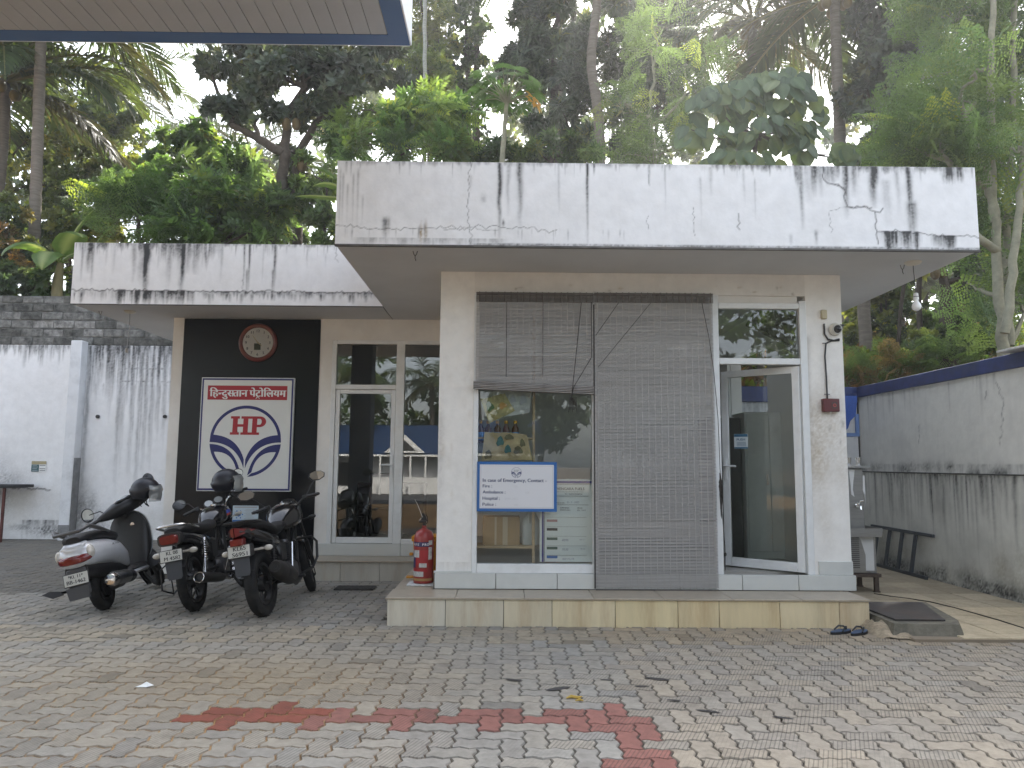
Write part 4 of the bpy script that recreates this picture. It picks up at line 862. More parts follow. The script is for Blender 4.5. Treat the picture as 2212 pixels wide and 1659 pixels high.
# bamboo blinds -----------------------------------------------------------
M_slat = mat('grey bamboo slat', (.39, .375, .36), .7, spec=.25, var=.18, vs_=5, stretch=(.6, 1, 14)); M_cord = mat('dark blind cord', (.03, .025, .022), .8); M_val = mat('darker valance slat', (.12, .105, .095), .7, var=.2, vs_=8, stretch=(.6, 1, 12)); M_wv = mat('pale weave thread', (.44, .425, .40), .8)
def blind(label, x0, x1_, ztop, zbot, roll):
    r = thing('bamboo_blind', label, 'blind', (x0, Y1 - .055, 0)); w_ = x1_ - x0; pit = .0136
    m = MB(); z = ztop - .1; n_ = 0
    while z > zbot:
        m.box(.0, w_, -.002 + RNG.normal(0, .0008), .0035, z, z + .0088 + RNG.normal(0, .0006)); z -= pit
    part('slats', m, M_slat, r, 0, kind='stuff', fix=False)
    m = MB(); z = ztop - .006
    while z > ztop - .1: m.box(-.004, w_ + .004, -.014, -.007, z - .008, z); z -= .0125
    m.box(0, w_, -.004, .045, ztop - .02, ztop - .002); part('valance_slats', m, M_val, r, 0, kind='stuff', fix=False)
    m = MB(); x = .03
    while x < w_ - .01: m.box(x - .004, x + .004, -.016, .002, ztop - .102, ztop); x += .0625
    part('valance_threads', m, mat('dark weave thread', (.10, .085, .075), .85), r, 0, kind='stuff', fix=False)
    m = MB(); x = .03
    while x < w_ - .01: m.box(x - .0022, x + .0022, -.0052, .0045, zbot, ztop - .1); x += .0625
    part('weave_threads', m, M_wv, r, 0, kind='stuff', fix=False)
    return r
zt1 = z1(1150, 634)
bl1 = blind('shorter grey slatted bamboo blind half rolled up over the office window', x1(1027), x1(1281), zt1, 2.20, True)
m = MB(); w_ = x1(1281) - x1(1027)
rl = [m.ring((x, .0, 2.215 - .045 * (x / w_) + .0), (1, 0, 0), .042 + .003 * math.sin(x * 40), 12) for x in [-.02 + (w_ + .02) * i / 12 for i in range(13)]]
m.rings(rl); part('roll', m, M_val, bl1)
m = MB()
for k in range(5): zc_ = 2.215 + .03 - .016 * k; m.tube([(-.022, -.042 + abs(k - 2) * .004, zc_), (w_ + .002, -.042 + abs(k - 2) * .004, zc_ - .045)], .0042, 4)
part('roll_slats', m, M_slat, bl1, 0, kind='stuff')
m = MB()
for px, xb in ((.0, 0),): pass
m.tube([(w_ - .12, -.02, zt1 - .1), (w_ - .15, -.03, 2.75), (w_ - .2, -.05, 2.3), (w_ - .22, -.055, 2.1)], .004, 5); m.tube([(w_ - .02, -.018, zt1 - .1), (w_ - .02, -.03, 2.5), (w_ - .2, -.056, 2.2), (w_ - .23, -.06, 2.06)], .0035, 5); m.tube([(.3, -.012, zt1 - .1), (.3, -.012, 2.3)], .0025, 4); m.tube([(.66, -.012, zt1 - .1), (.66, -.012, 2.3)], .0025, 4)
for k in range(7): m.tube([(w_ - .235 + .01 * k, -.06, 2.10), (w_ - .25 + .013 * k, -.055, 1.95 + .02 * (k % 3)), (w_ - .235 + .008 * k, -.05, 2.09)], .0025, 4)
part('cord', m, M_cord, bl1)
bl2 = blind('long grey slatted bamboo blind let down to the skirting tiles', x1(1284), x1(1541), zt1 + .004, z1(1420, 1270), False)
m = MB(); w_ = x1(1541) - x1(1284); m.box(0, w_, -.012, .012, z1(1420, 1270) - .03, z1(1420, 1270) - .004, .004); part('bottom_rail', m, mat('blind rail', (.09, .08, .07), .7), bl2)
m = MB(); m.box(-.013, -.002, -.006, .006, z1(1420, 1270), zt1 - .12); part('gap_line', m, M_cord, bl2, 0)  # dark bar added to draw the dark gap between the two blinds
m = MB(); m.tube([(.24, -.008, zt1 - .1), (.01, -.009, 2.72)], .0025, 4); m.tube([(.56, -.008, zt1 - .1), (.03, -.01, 2.4)], .0022, 4); m.tube([(w_ - .11, -.02, zt1 - .1), (w_ - .05, -.03, 2.7), (w_ - .01, -.035, 2.35), (w_ + .02, -.035, 1.9), (w_ + .03, -.035, 1.35)], .0035, 5)
for k in range(14):
    a, bb = RNG.uniform(-.02, .02), RNG.uniform(-.02, .02); z0 = 1.36 + RNG.uniform(-.02, .02); L = RNG.uniform(.12, .42)
    m.tube([(w_ + .025 + a * .3, -.04, z0), (w_ + .03 + a, -.045 + bb, z0 - L * .5), (w_ + .035 + bb, -.04, z0 - L), (w_ + .03 - a, -.035, z0 - L * .45), (w_ + .028, -.04, z0 - .01)], .0032, 4)
m.tube([(w_ + .03, -.04, 1.1), (w_ + .05, -.04, .8), (w_ + .06, -.04, .62), (w_ + .055, -.04, .45)], .003, 5); m.sphere((w_ + .06, -.04, .60), .012, 8, 6, 1, 1, 1.6)
part('cord', m, M_cord, bl2)
# camera, junction box, call point ---------------------------------------
p = at(1802, 712, Y1); r = thing('cctv_camera', 'white dome security camera on the right front pier', 'camera', (p.x, Y1, p.z))
b = MB(); b.lathe([(.062, 0), (.066, .02), (.06, .04), (.05, .052), (.044, .055)], (0, 0, 0), (.12, -1, -.1), 24); part('housing', b, mat('camera white', (.72, .70, .62), .35), r)
b = MB(); b.sphere((.006, -.052, -.004), .042, 18, 12); part('dome', b, mat('camera dome', (.01, .01, .012), .06), r)
b = MB(); b.torus((.006, -.056, -.005), (.12, -1, -.1), .046, .008, 24, 8); part('ring', b, mat('camera ring', (.55, .53, .47), .4), r)
b = MB(); b.box(.03, .09, -.03, -.002, .03, .05, .006); part('mount', b, M_blackpl, r)
p = at(1778, 680, Y1); r = thing('junction_box', 'small cream junction box with black cable near the pier top', 'junction box', (p.x, Y1, p.z))
b = MB(); b.box(-.028, .028, -.035, -.001, -.045, .045, .006); part('box', b, mat('cream plastic', (.5, .43, .27), .5), r)
b = MB(); q = lambda px, py: (at(px, py, Y1).x - p.x, -.012, at(px, py, Y1).z - p.z)
b.tube([q(1779, 700), q(1780, 722), q(1787, 733), q(1800, 736), q(1812, 733)], .009, 8); b.tube([q(1812, 736), q(1795, 737), q(1783, 742), q(1781, 770), q(1784, 815), q(1786, 862)], .008, 8); part('cable', b, M_blackpl, r)
b = MB()
for px, py in ((1781, 742), (1785, 852)): b.tube([q(px - 6, py), (q(px, py)[0], -.024, q(px, py)[2]), q(px + 6, py)], .004, 6)
part('clip', b, M_darkgrey, r)
p = at(1791, 876, Y1); r = thing('call_point', 'dark red fire alarm call point on the right front pier', 'alarm', (p.x, Y1, p.z))
b = MB(); b.box(-.08, .08, -.06, -.001, -.065, .065, .006); part('box', b, mat('alarm red', (.10, .012, .014), .4), r)
b = MB(); b.box(-.002, .055, -.065, -.0605, -.035, .03, .002); part('window', b, mat('alarm window', (.09, .06, .06), .2), r)
b = MB(); b.torus((.026, -.067, -.003), (0, 1, 0), .014, .003, 16, 6)
for a in range(4): b.box(.026 - .003, .026 + .003, -.068, -.0655, -.006 + .0, .0)
part('mark', b, mat('alarm mark', (.6, .08, .06), .4), r)
b = MB(); b.cyl((0, -.03, -.065), (0, -.03, -.078), .008); part('keyhole', b, M_chrome, r)
# pendant bulbs and hooks --------------------------------------------------
p = gz(1972, 566, SOF); r = thing('pendant_bulb', 'white bulb hanging on a cord under the right roof overhang', 'light bulb', (p.x, p.y, SOF))
zl = at(1977, 652, p.y).z - SOF
b = MB(); b.lathe([(.075, 0), (.075, -.008), (.06, -.022), (.03, -.03), (.02, -.034)], (0, 0, -.001), Z_, 24); part('ceiling_rose', b, mat('cream rose', (.6, .56, .48), .5), r)
b = MB(); b.cyl((0, 0, -.03), (0.012, 0, zl + .09), .004, n=6); part('cord', b, M_blackpl, r)
b = MB(); b.lathe([(.012, .085), (.02, .08), (.022, .055), (.02, .05), (.024, .045), (.024, .02)], (.012, 0, zl), Z_, 16); part('holder', b, mat('white bakelite', (.72, .72, .70), .4), r)
b = MB(); b.lathe([(.018, .02), (.022, 0), (.036, -.022), (.042, -.045), (.036, -.068), (.02, -.082), (.004, -.087)], (.012, 0, zl), Z_, 20); part('bulb', b, mat('opal bulb', (.82, .82, .80), .25), r)
b = MB(); b.torus((.012, 0, zl + .048), Z_, .0225, .003, 16, 6); part('collar', b, M_blackpl, r)
p = gz(281, 672, SOF); r = thing('pendant_holder', 'empty lamp holder on a cord under the left roof overhang', 'lamp holder', (p.x, p.y, SOF)); zl = at(278, 757, p.y).z - SOF
b = MB(); b.lathe([(.07, 0), (.07, -.01), (.05, -.025), (.02, -.032)], (0, 0, -.001), Z_, 24); part('ceiling_rose', b, bpy.data.materials['cream rose'], r)
b = MB(); b.tube([(0, 0, -.03), (.004, 0, zl * .5), (-.012, 0, zl + .03)], .0045, 6); part('cord', b, mat('grey cord', (.3, .3, .3), .6), r)
b = MB(); b.lathe([(.01, .03), (.02, .026), (.022, -.02), (.018, -.03)], (-.012, 0, zl), Z_, 14); part('holder', b, mat('old holder', (.35, .33, .3), .5), r)
for px, py, lb in ((897, 542, 'small wire hook in the soffit above the side entrance'), (217, 672, 'small wire hook in the far left soffit'), (1949, 572, 'small stub hook beside the hanging bulb')):
    p = gz(px, py, SOF); b = MB(); b.tube([(-.02, 0, 0), (-.012, 0, -.03), (0, 0, -.045), (0, 0, -.07), (.008, 0, -.085), (.0, 0, -.095), (-.006, 0, -.085)], .004, 6); b.tube([(.02, 0, 0), (.012, 0, -.03), (0, 0, -.045)], .004, 6)
    o = part('ceiling_hook', b, M_darkgrey); o.location = (p.x, p.y, SOF - .002); tag(o, lb, 'hook', 'hooks in the soffit')
# fire extinguisher, bin ---------------------------------------------------
p = gz(914, 1262, .252); r = thing('fire_extinguisher', 'red fire extinguisher with printed label standing on the step', 'fire extinguisher', (p.x, p.y, .2525)); R_ = .098
b = MB(); b.box(-.15, .13, -.12, .12, 0, .014, .003); part('base_sheet', b, mat('crumpled pale sheet', (.6, .62, .62), .6, var=.3, vs_=15), r)
b = MB(); b.lathe([(R_ * .8, .016), (R_ * .97, .02), (R_, .04), (R_, .45), (R_ * .96, .48), (R_ * .8, .515), (R_ * .5, .535), (.03, .545), (.022, .55), (.022, .575)], (0, 0, 0), Z_, 32); part('cylinder', b, mat('extinguisher red', (.26, .024, .02), .35, spec=.5, var=.1, vs_=5, coat=.2), r)
def wrap(mb, a0, a1, z0, z1, rr=R_ + .001, n=8):
    for i in range(n):
        p_, q_ = math.radians(a0 + (a1 - a0) * i / n), math.radians(a0 + (a1 - a0) * (i + 1) / n)
        mb.add([(rr * math.sin(p_), -rr * math.cos(p_), z0), (rr * math.sin(q_), -rr * math.cos(q_), z0), (rr * math.sin(q_), -rr * math.cos(q_), z1), (rr * math.sin(p_), -rr * math.cos(p_), z1)], [(0, 1, 2, 3)])
b = MB(); wrap(b, -80, 40, .375, .42); wrap(b, -78, -46, .17, .33); part('label_navy', b, mat('label navy', (.03, .03, .10), .4), r, 0)
b = MB(); wrap(b, -44, 30, .20, .34, R_ + .0015); wrap(b, -78, 30, .13, .16); part('label_red', b, mat('label red', (.34, .02, .025), .4), r, 0)
b = MB(); wrap(b, -62, -20, .27, .34, R_ + .002, 5); wrap(b, -20, 24, .175, .215, R_ + .002, 5); wrap(b, 34, 60, .25, .37, R_ + .002, 4); wrap(b, 34, 62, .39, .435, R_ + .002, 4); wrap(b, -72, 6, .085, .135, R_ + .002); part('label_white', b, mat('label white', (.45, .45, .43), .5, var=.35, vs_=45), r, 0)
b = MB(); wrap(b, -75, 70, .045, .068, R_ + .001, 10); part('label_gold', b, mat('label gold', (.35, .22, .08), .4), r, 0)
b = MB()
for k, ch in enumerate('SAFE PRO'):
    a = math.radians(-68 + k * 14); V_, F__ = glyphs(ch)
    if V_: put_text(b, ch, ((R_ + .003) * math.sin(a), -(R_ + .003) * math.cos(a), .385), (math.cos(a), math.sin(a), 0), Z_, .024, None, 'c', .06)
part('lettering', b, M_white, r, 0, fix=False)
b = MB(); b.cyl((0, 0, .57), (0, 0, .60), .018); b.box(-.05, .02, -.009, .009, .60, .625, .004); b.prism([(-.03, .625), (.03, .615), (.015, .66), (-.01, .70), (-.03, .69)], (0, .009, 0), X_, Z_, -.018); b.tube([(.02, 0, .59), (.035, 0, .61), (.03, 0, .66), (.015, 0, .685)], .004, 6); part('valve', b, M_blackpl, r)
b = MB(); b.tube([(-.02, 0, .655), (-.045, 0, .72), (-.075, 0, .79), (-.1, 0, .83)], .003, 6); b.tube([(-.03, 0, .65), (-.055, 0, .62)], .003, 6); part('pin_wire', b, M_chrome, r)
bn = thing('waste_bin', 'yellow plastic pedal bin half hidden behind the fire extinguisher', 'bin', (p.x + .03, p.y + .27, .2525))
b = MB(); b.rings([[Vector((sx_ * w_, sy_ * d_, z)) for sx_, sy_ in ((-1, -1), (1, -1), (1, 1), (-1, 1))] for z, w_, d_ in ((0, .125, .11), (.40, .155, .13), (.41, .17, .145), (.45, .17, .145), (.46, .14, .12))]); part('body', b, mat('bin yellow', (.62, .27, .015), .45, var=.1, vs_=5), bn, 30)
b = MB(); b.box(-.22, -.1, -.13, -.06, .035, .055, .006); b.box(-.19, -.155, -.14, -.1, .26, .29, .004); part('pedal', b, bpy.data.materials['bin yellow'], bn)
b = MB(); b.box(-.152, -.148, -.11, -.03, .30, .36); part('sticker', b, M_white, bn, 0)
# inside the front office ---------------------------------------------------
M_wood = mat('pale wood', (.45, .33, .20), .6, var=.2, vs_=4, stretch=(1, 1, 8)); M_card = mat('cardboard', (.38, .25, .13), .85, var=.1, vs_=6)
sh = thing('display_shelf', 'pale wooden shelf unit just inside the office window', 'shelf', (0, 0, 0)); a, d = x1(1036), x1(1157)
pz = [at(1150, y_, Y1 + .12).z for y_ in (1182, 975)]
b = MB(); b.box(a - .04, d, Y1 + .10, Y1 + .42, pz[0] - .012, pz[0] + .012, .003); part('shelf_board', b, M_wood, sh)
b = MB(); b.box(a - .04, d, Y1 + .10, Y1 + .42, pz[1] + .12, pz[1] + .14, .003); part('shelf_board', b, M_wood, sh)
for x in (d - .028, a - .06): b = MB(); b.box(x, x + .028, Y1 + .098, Y1 + .125, FLO, 3.0, .003); part('post', b, M_wood, sh)
p = at(1090, 1160, Y1 + .2); bx_ = thing('carton', 'brown cardboard carton taped shut on the lower window shelf', 'box', (p.x - .22, Y1 + .18, pz[0] + .0125))
b = MB(); b.box(0, .37, 0, .24, 0, .275, .004); part('box', b, M_card, bx_); b = MB(); b.box(.12, .14, -.002, -.0005, 0, .275); b.box(.20, .25, -.002, -.0005, .0, .275); part('tape', b, mat('tape', (.5, .4, .28), .3), bx_, 0)
cn = thing('jerrycan', 'translucent white plastic can with handle beside the carton', 'can', (p.x + .265, Y1 + .24, pz[0] + .0125))
b = MB(); b.loft([(-.0, 0, .01, .01, .01, 2)], 4) if 0 else b.rings([[Vector((w_ * math.copysign(abs(math.cos(t)) ** .6, math.cos(t)), w_ * .8 * math.copysign(abs(math.sin(t)) ** .6, math.sin(t)), z)) for t in [2 * PI * i / 20 for i in range(20)]] for z, w_ in ((0, .085), (.015, .095), (.19, .095), (.24, .085), (.30, .05), (.34, .028), (.35, .026))]); part('body', b, mat('cloudy plastic', (.55, .60, .62), .4), cn)
b = MB(); b.tube([(-.02, -.05, .30), (-.022, -.075, .26), (-.02, -.085, .22)], .012, 8); b.cyl((0, 0, .35), (0, 0, .38), .028); part('handle', b, mat('white cap', (.6, .64, .66), .4), cn)
Mo = mat('oil bottle', (.10, .03, .012), .12, spec=.5); My = mat('yellow cap', (.7, .38, .02), .4); Mlb = mat('blue label', (.05, .20, .45), .4, var=.4, vs_=40)
bs_ = thing('oil_bottle', 'brown oil bottle with yellow cap, leftmost on the window shelf', 'bottle', (0, 0, 0), group='oil bottles on the upper window shelf')
b = MB(); b.lathe([(.032, 0), (.036, .01), (.036, .12), (.034, .15), (.018, .18), (.014, .19), (.014, .20)], (0, 0, 0), Z_, 16); part('body', b, Mo, bs_)
b = MB(); b.lathe([(.017, .198), (.018, .2), (.018, .225), (.016, .228)], (0, 0, 0), Z_, 14); part('cap', b, My, bs_)
b = MB(); b.lathe([(.0365, .03), (.0372, .032), (.0372, .11), (.0365, .112)], (0, 0, 0), Z_, 16, False); part('label', b, Mlb, bs_)
for k, (px, lb) in enumerate(((1038, ''), (1054, 'second'), (1074, 'third'), (1093, 'fourth'), (1113, 'rightmost'))):
    q = at(px, 960, Y1 + .17)
    if k == 0: o = bs_
    else:
        o = bs_.copy(); COL.objects.link(o)
        for ch_ in bs_.children: c2 = ch_.copy(); COL.objects.link(c2); c2.parent = o
        o['label'] = {'second': 'brown oil bottle with yellow cap, second from the left on the shelf', 'third': 'brown oil bottle with yellow cap, middle one on the shelf', 'fourth': 'brown oil bottle with yellow cap, second from the right on the shelf', 'rightmost': 'brown oil bottle with yellow cap, rightmost on the window shelf'}[lb]
    o.location = (q.x, Y1 + .17, z1(1080, 905) - .235)
# papers stuck inside the glass: wrinkled sheets with print
def sheet(name, label, pts, y, col, nx=10, ny=8, seed=0, prints=()):
    P = [at(px, py, y) for px, py in pts]; r_ = np.random.default_rng(seed); V = []
    for j in range(ny + 1):
        for i in range(nx + 1):
            u, v = i / nx, j / ny; q = (P[0] * (1 - u) + P[1] * u) * (1 - v) + (P[3] * (1 - u) + P[2] * u) * v
            e = .012 * (vnoise(np.array([u * 4]), np.array([v * 4]), seed)[0] - .5); V.append((q.x + e * .5, q.y + abs(e) + r_.normal(0, .001), q.z + e))
    F = [(j * (nx + 1) + i, j * (nx + 1) + i + 1, (j + 1) * (nx + 1) + i + 1, (j + 1) * (nx + 1) + i) for j in range(ny) for i in range(nx)]
    b = MB(); b.add(V, F); o = part(name, b, col, None, 60); tag(o, label, 'paper')
    for n_, (u0, v0, u1, v1, m) in enumerate(prints):
        b = MB(); L = lambda u, v: ((P[0] * (1 - u) + P[1] * u) * (1 - v) + (P[3] * (1 - u) + P[2] * u) * v) + Vector((0, -.006, 0))
        k = 9; cu, cv = (u0 + u1) / 2, (v0 + v1) / 2
        b.add([L(cu + (u1 - u0) / 2 * math.cos(2 * PI * i / k) * (1 + .3 * math.sin(i * 2.3)), cv + (v1 - v0) / 2 * math.sin(2 * PI * i / k) * (1 + .3 * math.cos(i * 1.7))) for i in range(k)], [tuple(range(k))]); part('print_patch', b, m, o, 0)
M_news = mat('yellowed wrapping paper', (.50, .39, .22), .7, var=.25, vs_=9, dirt=.35, dcol=(.2, .15, .08), ds=8); M_teal = mat('teal print', (.05, .16, .16), .6); M_olive = mat('olive print', (.14, .12, .06), .6)
sheet('wrapping_paper', 'creased yellowed paper with teal print taped below the bottles', [(1047, 932), (1138, 938), (1150, 995), (1040, 995)], Y1 + .06, M_news, seed=3, prints=((.28, .15, .45, .5, M_teal), (.45, .45, .60, .75, M_teal), (.64, .48, .84, .78, M_olive), (.46, .05, .68, .25, M_olive), (.04, .65, .2, .95, M_olive), (.8, .2, .92, .5, M_olive)))
sheet('magazine_sheet', 'tilted green and yellow magazine page stuck in the upper window corner', [(1036, 862), (1090, 850), (1112, 888), (1058, 914)], Y1 + .055, mat('magazine page', (.38, .32, .13), .5, var=.5, vs_=12, dirt=.5, dcol=(.08, .16, .05), ds=5), seed=5, prints=((.55, .4, .85, .7, mat('orange print', (.5, .25, .05), .5)), (.1, .2, .4, .6, mat('green print', (.06, .14, .04), .5))))
sheet('newspaper_sheet', 'pale crumpled newspaper sheet hanging at the top of the window', [(1062, 842), (1147, 850), (1144, 890), (1075, 905)], Y1 + .065, mat('newsprint', (.50, .51, .50), .8, var=.15, vs_=10), seed=8, prints=((.15, .1, .4, .5, M_fade), (.45, .15, .6, .5, M_fade), (.7, .1, .9, .6, M_fade)))
# steel cabinets and clutter behind the open door
def box_thing(name, label, cat, x0, x1_, y0, y1, z0, z1_, m, extra=None):
    r = thing(name, label, cat, ((x0 + x1_) / 2, y0, z0)); hw = (x1_ - x0) / 2; b = MB(); b.box(-hw, hw, 0, y1 - y0, 0, z1_ - z0, .006); part('body', b, m, r)
    if extra: extra(r, hw, z1_ - z0)
    return r
ca = at(1610, 1000, 8.5).x
def ex(r, hw, h):
    b = MB(); b.box(-hw + .02, -.004, -.012, -.001, .08, h - .03, .003); part('door', b, M_cab, r); b = MB(); b.box(.004, hw - .02, -.012, -.001, .08, h - .03, .003); part('door', b, M_cab, r)
    b = MB(); b.box(-.05, -.03, -.03, -.012, h * .5, h * .5 + .12); part('handle', b, M_chrome, r)
M_cab = mat('grey almirah paint', (.74, .77, .74), .4, var=.1, vs_=3, dirt=.3, dcol=(.2, .2, .2), ds=6)
box_thing('steel_cabinet', 'tall pale grey steel cabinet inside the open door', 'cabinet', ca, ca + .56, 8.5, 8.95, FLO, 2.06, M_cab, ex)
box_thing('steel_cabinet', 'darker grey steel locker left of the pale cabinet', 'cabinet', ca - .42, ca - .01, 8.6, 8.95, FLO, 2.0, mat('dark locker', (.12, .13, .13), .4, var=.2, vs_=3))
box_thing('red_bucket', 'red bucket standing inside against the right office wall', 'bucket', ca + .60, ca + .74, 8.6, 8.75, FLO, .95, mat('bucket red', (.45, .06, .04), .5))
tv = thing('monitor', 'dark flat screen tilted on a bracket behind the door transom', 'monitor', (at(1680, 700, 8.0).x, 8.0, at(1680, 700, 8.0).z), (.35, .45, .0))
b = MB(); b.box(-.3, .26, -.03, .03, -.17, .2, .008); part('casing', b, M_blackpl, tv); b = MB(); b.box(-.28, .24, -.034, -.031, -.14, .18); part('screen', b, mat('dark screen', (.01, .01, .012), .1), tv, 0)
b = MB(); b.tube([(.1, .03, .1), (.22, .15, .12), (.3, .3, .2)], .018, 8); b.tube([(.3, .1, .2), (.34, .12, 0), (.3, .14, -.2), (.36, .16, -.35)], .007, 6); part('bracket', b, M_darkgrey, tv)
for k, px in enumerate((1588, 1615, 1640)):
    pass
# left room: chair and table seen dimly through the door
ch = thing('plastic_chair', 'dark plastic chair inside the glazed side room', 'chair', (-1.75, 10.7, FLO)); b = MB(); b.box(-.22, .22, -.2, .2, .40, .44, .01); part('seat', b, M_blackpl, ch); b = MB(); b.box(-.21, .21, .17, .2, .44, .9, .01); part('backrest', b, M_blackpl, ch)
for sx_ in (-.2, .17):
    for sy_ in (-.18, .15): b = MB(); b.box(sx_, sx_ + .03, sy_, sy_ + .03, 0, .40); part('leg', b, M_blackpl, ch)
box_thing('counter', 'low dark counter standing inside the glazed side room', 'counter', -2.2, -1.2, 11.2, 11.6, FLO, 1.15, mat('counter', (.1, .09, .08), .5))
# things at the left boundary wall ------------------------------------------
p0, p1 = at(68, 996, YW - .02), at(98, 1019, YW - .02); r = thing('wall_notice', 'small printed price notice pasted on the left boundary wall', 'notice', (p0.x, YW - .006, p1.z)); w_, h_ = p1.x - p0.x, p0.z - p1.z
b = MB(); b.box(0, w_, -.003, 0, 0, h_); part('sheet', b, M_white, r, 0)
b = MB(); b.box(0, w_ * .52, -.0045, -.0032, 0, h_ * .68); part('green_print', b, mat('bottle green print', (.03, .10, .11), .5), r, 0); b = MB(); b.box(0, w_, -.0045, -.0032, h_ * .7, h_); part('tan_print', b, mat('tan print', (.38, .32, .18), .5), r, 0)
b = MB()
for k in range(4): b.box(.02, w_ * .45 - .02 * (k % 2), -.006, -.0047, h_ * (.1 + .16 * k), h_ * (.14 + .16 * k)); 
part('lettering', b, M_fade, r, 0)
b = MB()
for k in (0, 1, 3): b.box(w_ * .56, w_ * .95, -.0045, -.0032, h_ * (.1 + .16 * k), h_ * (.15 + .16 * k))
part('handwriting', b, M_ink, r, 0)
p = at(15, 1050, 13.4); r = thing('work_bench', 'dark topped bench on a red post at the far left wall', 'bench', (0, 13.4, 0)); z_ = p.z; xe_ = at(32, 1050, 13.4).x
b = MB(); b.box(xe_ - 1.2, xe_, 0, .55, z_ - .035, z_ + .02, .008); part('top', b, mat('charred wood', (.03, .03, .03), .8, var=.4, vs_=6), r)
b = MB(); b.box(at(0, 1080, 13.4).x, at(4, 1080, 13.4).x + .004, .05, .09, 0, z_ - .036); part('leg', b, mat('red oxide paint', (.09, .018, .012), .6, var=.3), r)
b = MB(); b.box(xe_ - 1.15, xe_ - 1.09, .05, .12, 0, z_ - .036); part('leg', b, bpy.data.materials['red oxide paint'], r)
p = gz(22, 1150); b = MB(); b.sphere((0, 0, .14), .5, 12, 8, 1.0, .5, .5); b.v = [(x + RNG.normal(0, .03), y + RNG.normal(0, .03), max(0, z + RNG.normal(0, .02))) for x, y, z in b.v]
o = part('sand_sack', b, mat('dusty sack', (.5, .48, .44), .95, var=.25, vs_=5, bump=.5), ang=70); o.location = (p.x, 13.6, 0); tag(o, 'pale dusty sack slumped under the bench by the wall', 'sack')
# water cooler -------------------------------------------------------------
cx0, cx1, cyf = 3.60, at(1880, 1100, 8.5).x, 8.5
wc = thing('water_cooler', 'steel drinking water cooler with taps on a rusty stand beside the office', 'water cooler', (cx1 + .075, cyf, 0))
Zc = lambda py: at(1870, py, cyf).z
zb0, zb1, ztray, zbody, ztop = .30, Zc(1240), Zc(1150), Zc(1140), Zc(1012)
wdt = .62; dpt = .5
b = MB(); b.box(-wdt, -.0, .06, dpt, zb1, ztray + .02, .006); part('lower_body', b, M_steel, wc)
b = MB(); b.box(-wdt, -.03, .055, .0595, zb1 + .03, ztray - .03); part('front_panel', b, mat('peeled white panel', (.66, .67, .67), .5, var=.05), wc, 0)
b = MB(); b.prism([(-wdt, zb1 + .02), (-.13, zb1 + .02), (-.125, zb1 + .2), (-.17, ztray - .10), (-.22, ztray - .02), (-wdt, ztray - .02)], (0, .053, 0), X_, Z_, -.004); part('louvre_panel', b, M_steel, wc, 0)
b = MB()
for k in range(17): b.box(-.40, -.20, .044, .052, zb1 + .06 + k * .022, zb1 + .071 + k * .022)
part('louvre', b, mat('louvre shade', (.10, .10, .10), .6), wc, 0)
b = MB(); b.prism([(-wdt, -.02), (.03, -.02), (.03, .5), (-wdt, .5)], (0, 0, ztray), X_, (0, 1, 0), .012)
for q in ((.0305, .04, -.03, .5),): b.box(q[0], q[1], q[2], q[3], ztray - .005, ztray + .05)
b.box(-wdt, .03, -.03, -.018, ztray - .05, ztray + .045); part('drip_tray', b, M_steel, wc, 0)
b = MB(); b.box(-wdt, -.075, .14, dpt, ztray + .012, ztop, .008); part('upper_body', b, M_steel, wc)
b = MB(); b.box(-wdt - .02, -.01, .09, dpt + .02, ztop + .001, ztop + .03, .004); part('top_tray', b, M_steel, wc)
b = MB(); b.prism([(-.24, ztop - .01), (-.17, ztop - .02), (-.19, ztop - .15), (-.20, ztop - .24), (-.185, ztop - .33), (-.22, ztop - .30), (-.225, ztop - .2)], (0, .1385, 0), X_, Z_, -.001); b.prism([(-.075, ztop - .08), (-.057, ztop - .08), (-.057, ztop - .45), (-.065, ztop - .3), (-.085, ztop - .25)], (0, .1385, 0), X_, Z_, -.001); part('peeled_film', b, mat('torn white film', (.75, .76, .76), .6), wc, 0)
b = MB(); b.box(-.5, -.27, .136, .139, ztop - .075, ztop - .045); part('badge', b, M_skyb, wc, 0)
b = MB(); b.box(-.38, -.30, .1345, .1358, ztop - .066, ztop - .055); part('badge_print', b, M_white, wc, 0)
for x in (-.16, -.37):
    zt_ = Zc(1092); b = MB(); b.lathe([(.03, 0), (.034, .008), (.03, .018)], (x, .139, zt_), (0, -1, 0), 18); b.tube([(x, .13, zt_), (x, .07, zt_), (x, .045, zt_ - .015), (x, .04, zt_ - .05)], .013, 8); b.cyl((x, .08, zt_), (x + .01, .08, zt_ + .05), .008); b.tube([(x + .01, .08, zt_ + .045), (x + .045, .06, zt_ + .05)], .011, 8); part('tap', b, M_chrome, wc)
M_rust = mat('rusty stand', (.10, .075, .06), .8, .2, var=.4, vs_=12)
for x, y_ in ((-.02, .05), (-.36, .05), (-.02, .45), (-.56, .45)): b = MB(); b.box(x - .022, x + .022, y_ - .022, y_ + .022, .033, zb1 - .04); b.box(x - .03, x + .03, y_ - .03, y_ + .03, .032, .045); part('leg', b, M_rust, wc)
b = MB(); b.box(-wdt, .03, .02, .5, zb1 - .04, zb1 - .002, .003); part('stand_frame', b, M_rust, wc)
for px, lb in ((1858, 'steel tumbler on the cooler top nearer the right edge'), (1836, 'steel tumbler on the cooler top half hidden by the office pier')):
    q = at(px, 1005, cyf + .2); b = MB(); b.lathe([(.026, 0), (.036, .095), (.038, .097), (.034, .096), (.024, .006)], (0, 0, 0), Z_, 18); o = part('steel_tumbler', b, M_chrome); o.location = (q.x, cyf + .24, ztop + .0305); tag(o, lb, 'tumbler', 'steel tumblers on the water cooler')
